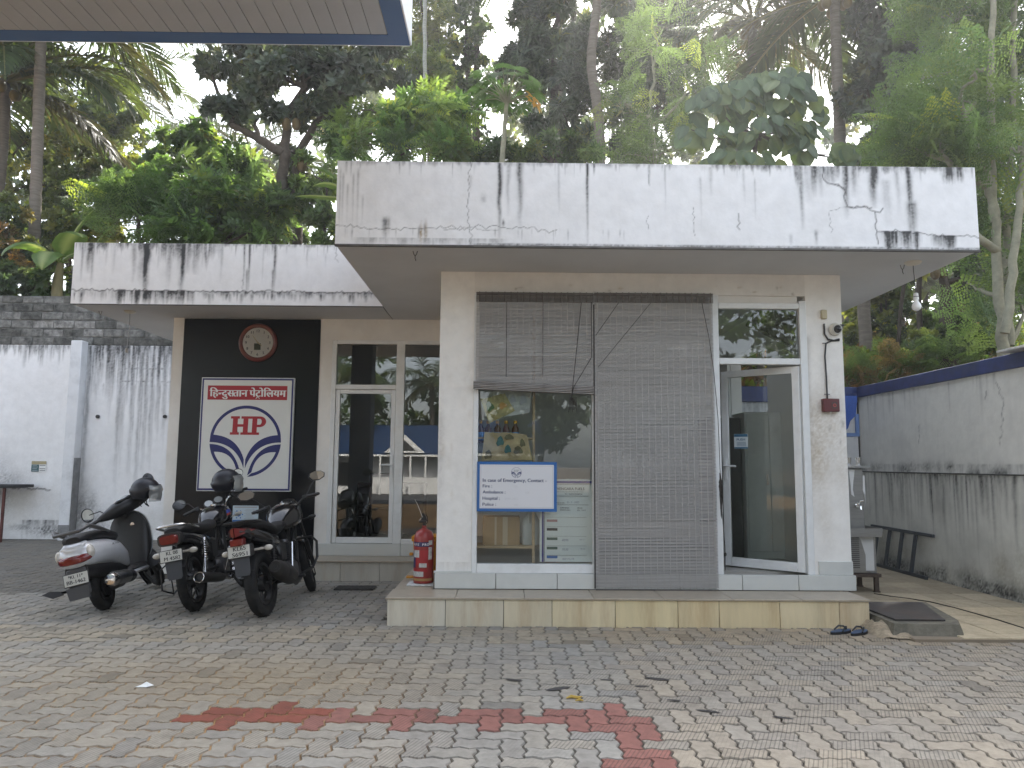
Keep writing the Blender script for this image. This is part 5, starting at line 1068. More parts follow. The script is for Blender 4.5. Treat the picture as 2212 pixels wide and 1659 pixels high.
# blue mosaic cabinet on the end wall
q0, q1 = at(1815, 855, 10.6), at(1857, 943, 10.6); r = thing('wall_cupboard', 'blue speckled cupboard with broken front high on the end wall', 'cupboard', (q0.x, 10.6, q1.z)); w_, h_ = q1.x - q0.x, q0.z - q1.z
b = MB(); b.prism([(-.3, .06), (w_ * .1, .06), (w_ * .35, h_ * .2), (w_ * .5, h_ * .38), (w_ * .82, h_ * .52), (w_ * .95, h_), (-.3, h_)], (0, -.01, 0), X_, Z_, -.006); part('front_sheet', b, mat('speckled blue sheet', (.02, .08, .34), .4, var=.6, vs_=90), r, 0)
b = MB(); b.box(-.3, w_, -.012, .25, 0, .05, .003); b.box(w_ - .05, w_, -.012, .03, .05, h_ * .55, .003); part('frame', b, mat('pale blue frame', (.13, .22, .45), .5), r)
b = MB(); b.box(-.3, w_ - .06, .24, .25, .05, h_); part('back', b, M_white, r, 0)
# the ladder lying on edge against the right wall
ld_ = thing('ladder', 'dark steel ladder lying on its side along the right wall', 'ladder', (0, 0, 0)); M_lad = mat('ladder paint', (.06, .07, .08), .5, .3, var=.2, vs_=6)
A0, A1 = gz(2005, 1252, .03), gz(1880, 1208, .03); A0.x = A1.x = 5.32; A1.y = 11.0
hgt = .56
tp = lambda p, z, dx: Vector((p.x + dx, p.y, z))
yb0 = atx(2003, 1254, 5.32).y; yt0 = atx(2003, 1192, 5.40).y
b = MB(); b.box(5.30, 5.335, yb0, 11.1, .034, .075, .004); part('rail', b, M_lad, ld_); b = MB(); b.box(5.385, 5.42, yb0 - .05, 11.0, hgt + .0, hgt + .04, .004); part('rail', b, M_lad, ld_)
y_ = yb0 + .33
while y_ < 10.9:
    b = MB(); b.rings([[Vector((5.305, y_, .076)), Vector((5.33, y_, .076)), Vector((5.33, y_ + .06, .076)), Vector((5.305, y_ + .06, .076))], [Vector((5.39, y_, hgt - .001)), Vector((5.415, y_, hgt - .001)), Vector((5.415, y_ + .06, hgt - .001)), Vector((5.39, y_ + .06, hgt - .001))]]); part('rung', b, M_lad, ld_, 0); y_ += .33
# loose roof sheets on the right coping
for k, (pa, pb_, lb) in enumerate((((1997, 783), (2030, 770), 'flat pale board lying on the navy coping, nearer the far end'), ((2045, 768), (2212, 735), 'long pale board on a dark strip at the near coping end'))):
    ya, yb = atx(pa[0] * .0 + (1999 + (175 if k else 0)), 780 - 20 * k, XW).y, 0
y1_ = atx(1998 + 160, 770, XW).y
for ys, ye, lb in ((atx(2165, 779, XW - .1).y, atx(2195, 770, XW - .1).y, 'pale flat board resting on the navy coping'), (atx(2192, 772, XW - .1).y, 4.6, 'second pale board on the coping at the right picture edge')):
    b = MB(); b.box(XW - .16, XW + .15, ye, ys, rzt + .01, rzt + .035, .003); o = part('loose_board', b, mat('weathered board', (.6, .6, .58), .8, var=.2, vs_=5)); tag(o, lb, 'board', 'boards on the coping')
b = MB(); b.box(XW - .12, XW - .035, 4.6, atx(2195, 770, XW - .1).y - .15, rzt - .07, rzt - .005, .004); b.box(XW - .12, XW + .1, 4.6, atx(2195, 770, XW - .1).y - .15, rzt + .001, rzt + .009); tag(part('gutter_strip', b, M_darkgrey), 'dark metal strip hung along the near end of the navy coping', 'strip')
# ================================================================== two-wheelers: local x right, y forward, z up, rear contact point at the origin
M_tyre = mat('tyre rubber', (.013, .013, .013), .8, spec=.3, var=.3, vs_=14, dirt=.5, dcol=(.05, .042, .033), ds=7, bump=.2, bs=60)
M_gloss = mat('gloss black paint', (.006, .006, .008), .16, spec=.55, coat=.4, dirt=.3, dcol=(.03, .028, .025), ds=3, rvar=.08)
M_satin = mat('satin black', (.012, .012, .013), .42, spec=.5, var=.25, vs_=9, dirt=.4, dcol=(.035, .03, .026), ds=5)
M_seat = mat('seat vinyl', (.010, .010, .011), .55, spec=.4, var=.2, vs_=20, bump=.15, bs=200)
M_silver = mat('silver grey paint', (.60, .61, .63), .28, .2, spec=.5, coat=.5, var=.05, vs_=4, dirt=.3, dcol=(.12, .115, .11), ds=3)
M_engine = mat('cast engine alloy', (.10, .10, .105), .45, .7, var=.3, vs_=10, dirt=.5, dcol=(.03, .028, .025), ds=6)
M_tail = mat('tail lens red', (.15, .008, .008), .12, spec=.6, coat=.3, var=.25, vs_=30); M_lens = mat('clear lens', (.55, .52, .46), .12, spec=.6, coat=.3, var=.25, vs_=40); M_amber = mat('amber bulb', (.7, .3, .1), .3)
M_mirror = mat('mirror glass', (.85, .86, .86), .03, 1.0); M_plate = mat('number plate', (.56, .56, .52), .45, var=.05, vs_=9, dirt=.25, dcol=(.25, .22, .18), ds=6); M_flap = mat('grey mudflap', (.05, .055, .065), .6, var=.15, vs_=6)
M_chr2 = mat('worn chrome', (.62, .62, .62), .14, 1.0, dirt=.25, dcol=(.12, .1, .08), ds=8)
M_face = mat('dial face', (.4, .42, .42), .15, coat=.5)
def wheel(root, y, R, tw, spokes, M=Matrix(), hub=.06, rimw=None, disc=0, rimm=None):
    rimw = rimw or tw * .6; c = (0, y, R)
    m = MB(); m.M = M; r = tw / 2; rc = R - r * .92; m.torus(c, (1, 0, 0), rc, r, 40, 12, 1.0)
    for k in range(40):
        a = 2 * PI * k / 40; p = Vector((0, y + (R + .001) * math.cos(a), R + (R + .001) * math.sin(a)))
        if k % 2 == 0: m.tube([p + Vector((-tw * .33, 0, 0)), p + Vector((0, -.012 * math.sin(a), .012 * math.cos(a))), p + Vector((tw * .33, 0, 0))], .004, 4)
    w = part('wheel', m, M_tyre, root)
    m = MB(); m.M = M; ri = R - tw * .95
    m.lathe([(ri - .02, -rimw / 2), (ri + .004, -rimw / 2), (ri - .004, -rimw / 2 + .012), (ri - .022, 0), (ri - .004, rimw / 2 - .012), (ri + .004, rimw / 2), (ri - .02, rimw / 2), (ri - .034, 0), (ri - .02, -rimw / 2)], c, (1, 0, 0), 40, False)
    m.cyl((-.05, y, R), (.05, y, R), hub, None, 20); m.cyl((-.085, y, R), (.085, y, R), .014)
    for k in range(spokes):
        a = 2 * PI * k / spokes + .3; d = Vector((0, math.cos(a), math.sin(a))); t = Vector((0, -math.sin(a), math.cos(a))); c_ = Vector(c)
        for s in (-1, 1):
            p0 = c_ + d * hub * .8 + t * s * .018; p1 = c_ + d * (ri - .02) + t * s * .032; m.tube([p0, (p0 + p1) / 2 - t * s * .004, p1], .009, 5)
    part('rim', m, rimm or M_satin, w)
    if disc:
        m = MB(); m.M = M; m.lathe([(disc * .55, -.004), (disc, -.004), (disc, .001), (disc * .55, .001)], (.065, y, R), (1, 0, 0), 30, False); part('brake_disc', m, M_chr2, w, 0)
    return w
def plate(root, o, tilt, lines, w_=.20, h_=.10, bold=.04):
    m = MB(); m.box(-w_ / 2, w_ / 2, -.004, .002, -h_ / 2, h_ / 2, .002); p = part('number_plate', m, M_plate, root); p.location = o; p.rotation_euler = (tilt, 0, 0)
    m = MB(); m.box(-w_ / 2 - .007, w_ / 2 + .007, .0025, .008, -h_ / 2 - .007, h_ / 2 + .007, .002); part('plate_frame', m, M_satin, p)
    m = MB()
    for s_, x, z, hh, ww in lines: put_text(m, s_, (x, -.0048, z), X_, Z_, hh, ww, 'c', bold)
    part('lettering', m, M_ink, p, 0, fix=False); return p
def mirror(root, M, base, mid, head, nrm, rw, rh, poly=None, stalk=M_satin):
    m = MB(); m.M = M; m.tube([base, mid, head], .0055, 7); st = part('mirror_stalk', m, stalk, root)
    n = Vector(nrm).normalized(); u = Vector((0, 0, 1)).cross(n).normalized(); v = n.cross(u)
    P = poly or [(math.cos(2 * PI * i / 24), math.sin(2 * PI * i / 24)) for i in range(24)]
    h = Vector(head)
    m = MB(); m.M = M
    m.rings([[h + u * x * rw * s + v * y * rh * s + n * d for x, y in P] for s, d in ((1, .006), (1.06, -.002), (.95, -.022), (.5, -.034))]); part('mirror_shell', m, M_satin, root)
    m = MB(); m.M = M; m.flat([(x * rw * .93, y * rh * .93) for x, y in P], h + n * .0072, u, v); part('mirror_glass', m, M_mirror, root, 0, fix=False)
def spring(m, p0, p1, r, wire, turns, n=10):
    p0, p1 = Vector(p0), Vector(p1); ax = (p1 - p0); L = ax.length; ax.normalize(); u = Vector((1, 0, 0)); v = ax.cross(u).normalized(); u = v.cross(ax)
    m.tube([p0 + ax * L * t / (turns * n) + (u * math.cos(2 * PI * t / n) + v * math.sin(2 * PI * t / n)) * r for t in range(turns * n + 1)], wire, 5)
def steerM(y, z, rake, ang):
    ax = Vector((0, -math.sin(rake), math.cos(rake))); p = Vector((0, y, z)); return Matrix.Translation(p) @ Matrix.Rotation(ang, 4, ax) @ Matrix.Translation(-p)
def motorcycle(label, loc, head, lean, steer, sport, plate_lines, stripe):
    g = thing('motorcycle', label, 'motorcycle', loc, (0, lean, head), 'two-wheelers parked nose to the building')
    wb, R = (1.34, .303) if sport else (1.27, .300); tw = .115 if sport else .088
    SM = steerM(wb - .25, .82, math.radians(26), steer)
    wheel(g, 0, R, tw, 5 if not sport else 3, rimw=.07, hub=.075); wheel(g, wb, R, .09, 5 if not sport else 3, SM, rimw=.055, hub=.05, disc=.12 if sport else 0)
    # front end
    ax = Vector((0, -math.sin(math.radians(26)), math.cos(math.radians(26)))); fa = Vector((0, wb, R))
    m = MB(); m.M = SM
    for s in (-1, 1): p = fa + Vector((s * .085, -.03, -.02)); m.cyl(p, p + ax * .32, .024, None, 12); m.cyl(p + ax * .32, p + ax * .66, .016, None, 12)
    m.box(-.11, .11, wb - .33, wb - .25, .80, .835, .008); part('fork', m, M_satin, g)
    m = MB(); m.M = SM
    A = [(a, R + .028) for a in [math.radians(-30 + 155 * i / 14) for i in range(15)]]
    m.rings([[Vector((x, wb + rr * math.cos(a), R + rr * math.sin(a))) for x, rr in ((-.062, r - .03), (-.045, r), (0, r + .008), (.045, r), (.062, r - .03), (.045, r - .008), (0, r), (-.045, r - .008))] for a, r in A]); part('front_fender', m, M_gloss, g, 50)
    hy = wb - .20
    m = MB(); m.M = SM
    if sport:
        m.loft([(hy + .17, .86, .05, .05, .07, 2.2), (hy + .12, .88, .115, .085, .10, 2.2), (hy, .92, .125, .13, .11, 2.3), (hy - .06, .97, .10, .10, .08, 2.2), (hy - .09, 1.0, .07, .05, .05, 2)], 18)
    else: m.loft([(hy + .16, .88, .06, .07, .07, 2.3), (hy + .13, .89, .10, .10, .10, 2.4), (hy + .02, .90, .115, .125, .12, 2.4), (hy - .03, .93, .10, .12, .10, 2.3), (hy - .05, .95, .075, .09, .06, 2)], 18)
    part('headlamp_cowl', m, M_gloss, g)
    m = MB(); m.M = SM; m.sphere((0, hy + .145, .875), .075, 14, 8, 1, .35, .8); part('headlight', m, M_lens, g)
    m = MB(); m.M = SM
    for s in (-1, 1): m.sphere((s * .21, hy + .02, .80), .035, 10, 7, 1.3, .8, .7); m.cyl((s * .11, hy + .02, .80), (s * .18, hy + .02, .80), .008)
    part('front_indicator', m, M_lens if not sport else M_satin, g)
    cz = 1.015
    m = MB(); m.M = SM
    if sport:
        m.loft([(hy + .0, cz + .0, .085, .05, .03, 2.4), (hy - .05, cz + .01, .09, .035, .03, 2.6), (hy - .085, cz + .0, .075, .02, .02, 2.4)], 16)
    else:
        for x in (-.055, .055): m.cyl((x, hy - .02, cz - .03), (x, hy - .075, cz + .02), .05, .052, 20)
        m.box(-.1, .1, hy - .06, hy - .02, cz - .06, cz - .01, .01)
    part('instrument_cluster', m, M_satin, g)
    m = MB(); m.M = SM
    for x in ((-.055, .055) if not sport else (.02,)): a_ = Vector((x, hy - .0765, cz + .0215)) if not sport else Vector((x, hy - .083, cz + .012)); m.cyl(a_, a_ + Vector((0, -.002, .0015)), .042 if not sport else .035, None, 20)
    part('dial', m, M_face, g)
    bx, by, bz = .335, hy - .20, 1.02
    m = MB(); m.M = SM
    m.tube([(-bx, by, bz), (-.2, by + .06, bz + .01), (-.13, by + .10, bz - .03), (-.08, hy - .10, .93), (.08, hy - .10, .93), (.13, by + .10, bz - .03), (.2, by + .06, bz + .01), (bx, by, bz)], .0115, 9); part('handlebar', m, M_chr2 if not sport else M_satin, g)
    for s in (-1, 1):
        d = Vector((s * .135, -.06, -.01)); p = Vector((s * bx, by, bz)); m = MB(); m.M = SM; m.cyl(p - d * .85, p + d * .1, .0175, None, 12); m.cyl(p + d * .1, p + d * .2, .014); part('grip', m, M_blackpl, g)
        m = MB(); m.M = SM; q = p - d; m.box(q.x - .025, q.x + .025, q.y - .025, q.y + .03, q.z - .025, q.z + .02, .006); m.tube([q + Vector((0, .03, 0)), q + Vector((s * .06, .035, -.002)), q + d * .9 + Vector((0, .045, -.02))], .006, 6); part('lever', m, M_satin, g)
        q = p - d * .9
        if sport:
            hex_ = [(-1, .05), (-.7, .75), (-.1, 1.0), (.65, .8), (1, .15), (.8, -.6), (.1, -1), (-.7, -.75)]
            mirror(g, SM, q, q + Vector((s * .08, .03, .10)), q + Vector((s * .17, .02, .19)), (.45, -1, .30), .095, .055, [(x * s, y) for x, y in hex_] if s > 0 else [(x * s, y) for x, y in hex_][::-1])
        else: mirror(g, SM, q, q + Vector((s * .04, .02, .09)), q + Vector((s * .13, .02, .19 if s > 0 else .12)), (.05, -1, -.22), .068, .052, None, M_chr2 if s > 0 else M_satin)
    # frame, engine
    m = MB()
    m.tube([(0, wb - .28, .86), (0, .85, .78), (0, .45, .72), (0, .1, .72), (0, -.25, .76)], .022, 8)
    for s in (-1, 1): m.tube([(s * .03, wb - .27, .80), (s * .06, wb - .42, .40), (s * .08, .78, .22), (s * .09, .42, .24), (s * .09, .40, .45), (s * .10, .15, .66), (s * .09, -.25, .74)], .015, 7)
    part('frame', m, M_satin, g)
    m = MB(); m.box(-.13, .13, .40, .74, .24, .43, .035); m.cyl((.13, .52, .33), (.165, .52, .33), .10, None, 22); m.cyl((-.165, .66, .34), (-.13, .66, .34), .09, None, 22); m.cyl((-.155, .46, .32), (-.13, .46, .32), .06, None, 18)
    part('crankcase', m, M_engine, g)
    m = MB(); cd = Vector((0, .28, 1)).normalized() if sport else Vector((0, 1, .22)).normalized(); c0 = Vector((0, .66, .40)) if sport else Vector((0, .70, .37))
    for k in range(9): p = c0 + cd * (.03 + .022 * k); u_ = Vector((1, 0, 0)); v_ = u_.cross(cd); m.rings([[p + u_ * x * .085 + v_ * y * .075 + cd * dz for x, y in ((-1, -1), (1, -1), (1, 1), (-1, 1))] for dz in (0, .010)])
    m.cyl(c0, c0 + cd * .25, .055, None, 14); part('cylinder_fins', m, M_engine, g, 0)
    m = MB(); m.box(-.05, .05, .42, .60, .46, .60, .02); m.cyl((0, .6, .52), (0, .70, .50), .025); part('carburettor', m, M_engine, g)
    # swing arm and shocks
    m = MB()
    for s in (-1, 1): m.tube([(s * .10, .42, .36), (s * .105, .2, .32), (s * .10, -.02, R)], [.022, .02, .02], 8)
    m.cyl((-.12, .42, .36), (.12, .42, .36), .02); part('swing_arm', m, M_satin, g)
    m = MB(); m.box(-.125, -.095, -.05, .5, .25, .37, .02); part('chain_case', m, M_satin, g)
    for s in (-1, 1):
        p0, p1 = Vector((s * .125, .03, R + .03)), Vector((s * .12, .13, .68)); dd = (p1 - p0)
        m = MB(); m.cyl(p0, p0 + dd * .45, .020, None, 12); m.cyl(p0 + dd * .4, p1, .011, None, 10); m.cyl(p0 - dd * .03, p0 + dd * .06, .024, None, 12); m.cyl(p1 - dd * .05, p1, .022, None, 10); sh_ = part('shock_absorber', m, M_chr2 if not sport else M_satin, g)
        m = MB(); spring(m, p0 + dd * .40, p0 + dd * .92, .026, .0055, 8); part('coil_spring', m, M_chr2 if not sport else M_satin, sh_)
    # exhaust
    m = MB()
    if sport:
        m.tube([(.05, .80, .46), (.07, .90, .36), (.10, .82, .22), (.14, .55, .20), (.165, .38, .25)], .02, 10)
        exh = part('exhaust_pipe', m, M_satin, g)
        m = MB(); a_, b_ = Vector((.165, .40, .26)), Vector((.215, -.16, .45)); d_ = (b_ - a_)
        m.rings([m.ring(a_ + d_ * t, d_, r, 22) for t, r in ((0, .03), (.06, .055), (.2, .075), (.55, .085), (.85, .082), (.95, .07), (1, .052), (1.0, .03))]); part('muffler', m, mat('matt muffler', (.035, .032, .03), .55, .4, var=.3, vs_=8), exh)
        m = MB(); m.cyl(b_ + d_ * .001, b_ + d_ * .012, .022, None, 16); part('tailpipe_tip', m, M_blackpl, exh)
        m = MB(); u_ = Vector((.06, 0, .02)); m.rings([m.ring(a_ + d_ * t + Vector((.016, 0, .014)), d_, r, 16) for t, r in ((.12, .05), (.18, .074), (.62, .084), (.72, .06))]); part('heat_shield', m, M_satin, exh)
    else:
        m.tube([(.05, .93, .42), (.07, 1.0, .34), (.10, .92, .22), (.15, .6, .20), (.16, .4, .24)], .018, 10); exh = part('exhaust_pipe', m, M_chr2, g)
        m = MB(); a_, b_ = Vector((.16, .42, .235)), Vector((.185, -.30, .335)); d_ = b_ - a_
        m.rings([m.ring(a_ + d_ * t, d_, r, 22) for t, r in ((0, .022), (.08, .04), (.2, .047), (.9, .05), (1, .05), (1, .042), (.94, .040))], False); m.cyl(a_ + d_ * .95, a_ + d_ * .952, .041, None, 18); part('muffler', m, M_satin, exh)
        m = MB(); m.torus(b_, d_, .047, .005, 24, 8); part('muffler_ring', m, M_chr2, exh)
    # tank, seat, side covers, tail
    m = MB(); m.loft([(.60, .80, .07, .05, .05, 2.4), (.66, .83, .115, .09, .09, 2.5), (.78, .865, .145 if not sport else .165, .115 if not sport else .14, .12, 2.6), (.92, .875, .15 if not sport else .18, .125 if not sport else .155, .12, 2.5), (1.02, .87, .125 if not sport else .15, .105 if not sport else .13, .10, 2.4), (1.08, .86, .07, .05, .06, 2.2)], 26)
    tk = part('fuel_tank', m, M_gloss, g)
    m = MB(); m.cyl((0, .86, .98 if not sport else 1.005), (0, .86, 1.0 if not sport else 1.025), .035, None, 18); part('filler_cap', m, M_chr2, tk)
    if stripe:
        for col, z0, z1 in ((mat('blue stripe', (.02, .06, .42), .25, coat=.4), .865, .90), (mat('red stripe', (.40, .025, .02), .25, coat=.4), .84, .864)):
            m = MB(); k = 8; A, B = [], []
            for i in range(k + 1):
                y = .70 + .33 * i / k; sk_ = .03 * i / k
                for L, z in ((A, z0 + sk_), (B, z1 + sk_)): L.append(Vector((.1535 - .9 * abs(y - .88) ** 2 * 1.6 - max(0, abs(z - .87) - .03) * .4, y, z)))
            m.add(A + B, [(i, i + 1, k + 2 + i, k + 1 + i) for i in range(k)]); part('tank_stripe', m, col, tk, 0, fix=False)
    m = MB()
    if sport: m.loft([(-.36, .90, .05, .02, .025, 2.4), (-.25, .885, .10, .035, .04, 2.6), (-.05, .87, .125, .045, .05, 2.7), (.12, .83, .13, .045, .05, 2.7), (.25, .79, .13, .045, .05, 2.7), (.45, .785, .12, .045, .05, 2.6), (.62, .81, .09, .045, .05, 2.5), (.68, .83, .05, .03, .03, 2.2)], 20)
    else: m.loft([(-.30, .80, .07, .03, .03, 2.5), (-.24, .805, .105, .045, .04, 2.7), (-.05, .80, .125, .05, .045, 2.8), (.15, .785, .13, .05, .05, 2.8), (.4, .77, .125, .05, .05, 2.7), (.6, .79, .095, .055, .05, 2.5), (.70, .82, .06, .04, .04, 2.2)], 20)
    part('seat', m, M_seat, g)
    m = MB()
    if sport: m.loft([(-.44, .83, .045, .03, .03, 2.2), (-.36, .815, .10, .055, .055, 2.4), (-.2, .785, .125, .065, .075, 2.5), (.05, .73, .125, .075, .09, 2.5), (.3, .68, .12, .07, .09, 2.5), (.42, .65, .08, .05, .06, 2.3)], 20)
    else: m.loft([(-.40, .745, .085, .045, .04, 2.8), (-.33, .745, .11, .05, .055, 2.8), (-.15, .73, .12, .05, .06, 2.6), (.1, .68, .125, .07, .10, 2.5), (.32, .60, .12, .12, .13, 2.5), (.42, .58, .09, .08, .09, 2.3)], 20)
    part('tail_cowl', m, M_gloss, g)
    m = MB()
    if sport:
        for s in (-1, 1): m.rings([[Vector((s * (.004 + .112 * t), -.462 + .17 * t * t + dy, .785 + .035 * t + zz)) for dy, zz in ((0, 0), (0, .078 * (1 - t) ** .8 + .006), (.04, .078 * (1 - t) ** .8 + .006), (.04, 0))] for t in (0, .3, .6, .85, 1)])
        m.box(-.06, .06, -.445, -.36, .705, .770, .008); part('tail_light', m, M_tail, g, 25)
        m = MB(); m.tube([(-.115, -.10, .89), (-.125, -.30, .905), (-.095, -.42, .915), (.095, -.42, .915), (.125, -.30, .905), (.115, -.10, .89)], .013, 8); part('grab_rail', m, M_satin, g)
    else:
        m.loft([(-.425, .735, .075, .035, .04, 4), (-.40, .735, .092, .045, .048, 4), (-.36, .735, .098, .05, .052, 4)], 20); part('tail_light', m, M_tail, g)
        m = MB(); m.loft([(-.405, .735, .104, .056, .058, 4), (-.33, .735, .11, .06, .062, 4)], 20); part('tail_bezel', m, M_satin, g)
        m = MB(); m.tube([(-.13, .0, .80), (-.14, -.18, .83), (-.12, -.34, .855), (-.07, -.375, .86), (.07, -.375, .86), (.12, -.34, .855), (.14, -.18, .83), (.13, .0, .80)], .0125, 9); part('grab_rail', m, M_chr2, g)
    ii = .17 if not sport else .20; iz, iy = (.60, -.30) if not sport else (.64, -.22)
    for s in (-1, 1): m = MB(); m.sphere((s * ii, iy, iz), .04, 12, 8, 1.05, .7, .68); m.cyl((s * .06, iy, iz + .0), (s * (ii - .03), iy, iz), .012, None, 8); part('indicator', m, M_lens, g)
    A = [math.radians(60 + 95 * i / 9) for i in range(10)]; rr = R + .04
    m = MB(); m.rings([[Vector((x, rr * q * math.cos(a) , R + .02 + rr * q * math.sin(a))) for x, q in ((-.075, .97), (0, 1.04), (.075, .97), (.07, .955), (0, 1.02), (-.07, .955))] for a in A]); part('rear_fender', m, M_satin, g, 50)
    py = -.40 if not sport else -.405; pzz = .585 if not sport else .655
    m = MB(); m.box(-.07, .07, py + .012, -.22, pzz - .06, pzz + .05, .01); part('plate_bracket', m, M_satin, g)
    plate(g, (0, py, pzz), -.12, plate_lines)
    m = MB(); m.prism([(-.075, pzz - .06), (.075, pzz - .06), (.07, pzz - .20), (.055, pzz - .225), (-.055, pzz - .225), (-.07, pzz - .20)], (0, py + .035, 0), X_, Z_, .008); part('mud_flap', m, M_flap, g)
    # guards, stand, pegs
    m = MB()
    for s in (-1, 1):
        if sport: m.tube([(s * .06, .98, .62), (s * .22, 1.0, .62), (s * .27, .99, .56), (s * .27, .94, .40), (s * .22, .90, .30), (s * .08, .86, .25)], .014, 8)
        else: m.tube([(s * .05, 1.0, .62), (s * .2, 1.02, .63), (s * .25, 1.0, .57), (s * .245, .95, .42), (s * .2, .92, .33), (s * .06, .88, .28)], .013, 8)
    part('leg_guard', m, M_satin, g)
    for s in (-1, 1):
        m = MB(); m.cyl((s * .12, .50, .27), (s * .26, .50, .27), .014); part('foot_peg', m, M_blackpl, g); m = MB(); m.cyl((s * .12, .12, .36), (s * .24, .10, .37), .013); part('foot_peg', m, M_blackpl, g)
    m = MB()
    for x0 in (-.02, .02, .05): m.tube([(x0 * 3, wb - .34, .98), (x0 * 2, wb - .20, 1.02 - .04 * abs(x0) * 20), (x0 * 1.5, wb - .22, .86), (x0, wb - .38, .70), (x0 + .03, .75, .55)], .006, 6)
    part('cable', m, M_blackpl, g)
    m = MB(); m.box(-.115, .115, .30, .50, .44, .66, .03); part('side_cover', m, M_satin, g)
    m = MB(); m.tube([(.17, .45, .30), (.19, .62, .52), (.22, .61, .53)] if not sport else [(.165, .42, .33), (.175, .50, .62), (.21, .50, .63)], .009, 7); part('kick_lever', m, M_chr2, g)
    m = MB(); m.tube([(-.10, .48, .24), (-.20, .44, .09), (-.27, .42, -.045)], .012, 7); part('side_stand', m, M_satin, g)
    if not sport:
        m = MB(); m.tube([(-.12, .02, .55), (-.19, -.06, .50), (-.20, -.2, .46), (-.20, -.22, .27), (-.19, .0, .2), (-.15, .12, .27)], .008, 6); m.tube([(-.19, -.02, .50), (-.19, -.0, .21)], .006, 6); part('sari_guard', m, M_satin, g)
    return g
LEAN = -math.radians(11)
motorcycle('black commuter motorcycle with blue and red tank stripe and chrome rear rail', (-3.0, 7.46, .0), .03, LEAN, math.radians(34), False, [('KL 08', .012, .010, .034, .105), ('M 4582', .012, -.040, .034, .150)], True)
motorcycle('black sporty motorcycle with angular red tail lamps and fat muffler, nearest the glazed door', (-2.25, 7.22, .0), -.05, LEAN * .95, math.radians(16), True, [('KL65', .008, .008, .036, .115), ('S6951', .008, -.042, .036, .140)], False)
# ------------------------------------------------------------------ scooter
g = thing('scooter', 'silver grey scooter with black seat and front shield, left of the motorcycles', 'scooter', (-3.90, 7.50, .0), (0, -math.radians(14.5), .11), 'two-wheelers parked nose to the building')
wb, R = 1.24, .22
SM = steerM(wb - .22, .80, math.radians(26), math.radians(40))
wheel(g, 0, R, .10, 3, rimw=.07, hub=.09); wheel(g, wb, R, .095, 3, SM, rimw=.06, hub=.08)
m = MB(); m.M = SM; A = [math.radians(-38 + 215 * i / 16) for i in range(17)]
m.rings([[Vector((x, wb + (R + .03) * q * math.cos(a), R + (R + .03) * q * math.sin(a))) for x, q in ((-.085, .80), (-.075, .98), (-.04, 1.08), (.04, 1.08), (.075, .98), (.085, .80), (.06, .93), (-.06, .93))] for a in A]); part('front_fender', m, mat('scooter black plastic', (.012, .013, .016), .5), g, 50)
m = MB(); m.loft([(-.475, .56, .07, .04, .05, 2.6), (-.45, .56, .125, .10, .085, 2.7), (-.38, .575, .165, .125, .12, 2.6), (-.2, .58, .19, .125, .145, 2.6), (0, .565, .20, .125, .15, 2.6), (.2, .53, .195, .125, .16, 2.6), (.36, .46, .17, .12, .15, 2.5), (.46, .40, .13, .08, .10, 2.4)], 28); part('body_panel', m, M_silver, g, 60)
m = MB(); m.loft([(-.462, .625, .05, .03, .02, 3), (-.44, .65, .10, .035, .05, 3), (-.36, .68, .115, .03, .06, 3)], 18); part('tail_cover', m, M_silver, g)
m = MB(); m.loft([(-.489, .545, .085, .03, .035, 3.2, .0), (-.465, .55, .13, .042, .045, 3.2), (-.42, .56, .155, .05, .05, 3)], 20); part('tail_light', m, M_tail, g)
for s in (-1, 1): m = MB(); m.sphere((s * .138, -.40, .595), .062, 12, 9, .55, .85, 1.0); part('indicator', m, M_lens, g)
m = MB(); m.loft([(-.40, .725, .06, .03, .03, 2.5), (-.34, .73, .12, .05, .045, 2.7), (-.1, .735, .155, .05, .05, 2.8), (.1, .72, .155, .045, .05, 2.8), (.3, .69, .13, .05, .06, 2.6), (.40, .665, .07, .03, .05, 2.3)], 22); part('seat', m, M_seat, g)
m = MB(); m.tube([(.165, .02, .74), (.17, -.2, .79), (.155, -.38, .835), (.11, -.485, .80), (-.11, -.485, .80), (-.155, -.38, .835), (-.17, -.2, .79), (-.165, .02, .74)], [.012, .02, .02, .018, .018, .02, .02, .012], 10); part('grab_rail', m, mat('grab rail grey', (.10, .10, .10), .35, .4), g)
m = MB(); m.loft([(-.44, .44, .10, .07, .07, 3), (-.25, .42, .13, .09, .08, 2.8), (.2, .38, .14, .08, .10, 2.6), (.45, .34, .13, .05, .08, 2.5)], 18); part('under_cowl', m, M_satin, g)
m = MB(); m.box(-.17, .17, .36, .84, .275, .335, .03); part('floorboard', m, M_satin, g)
m = MB(); m.box(-.18, .18, .38, .84, .25, .29, .02); part('floor_side', m, M_silver, g)
m = MB(); m.loft([(.82, .30, .16, .06, .06, 3), (.86, .42, .19, .15, .10, 2.8), (.94, .62, .205, .28, .30, 2.6), (1.0, .64, .20, .27, .30, 2.5), (1.06, .64, .15, .2, .24, 2.3), (1.09, .64, .08, .12, .15, 2)], 24); part('front_shield', m, M_satin, g)
m = MB(); m.loft([(1.0, .64, .213, .28, .31, 2.4), (1.07, .63, .165, .22, .26, 2.2), (1.12, .62, .08, .14, .18, 2)], 24); part('front_apron', m, M_silver, g)
m = MB(); m.cyl((.06, .915, .76), (.06, .905, .76), .022, None, 18); part('ignition_lock', m, M_chr2, g)
m = MB(); m.cyl((0, .98, .84), (0, .92, .98), .05, .06, 12); part('steering_stem', m, M_satin, g)
m = MB(); m.M = SM; hz, hy = .965, .89
R_l = []
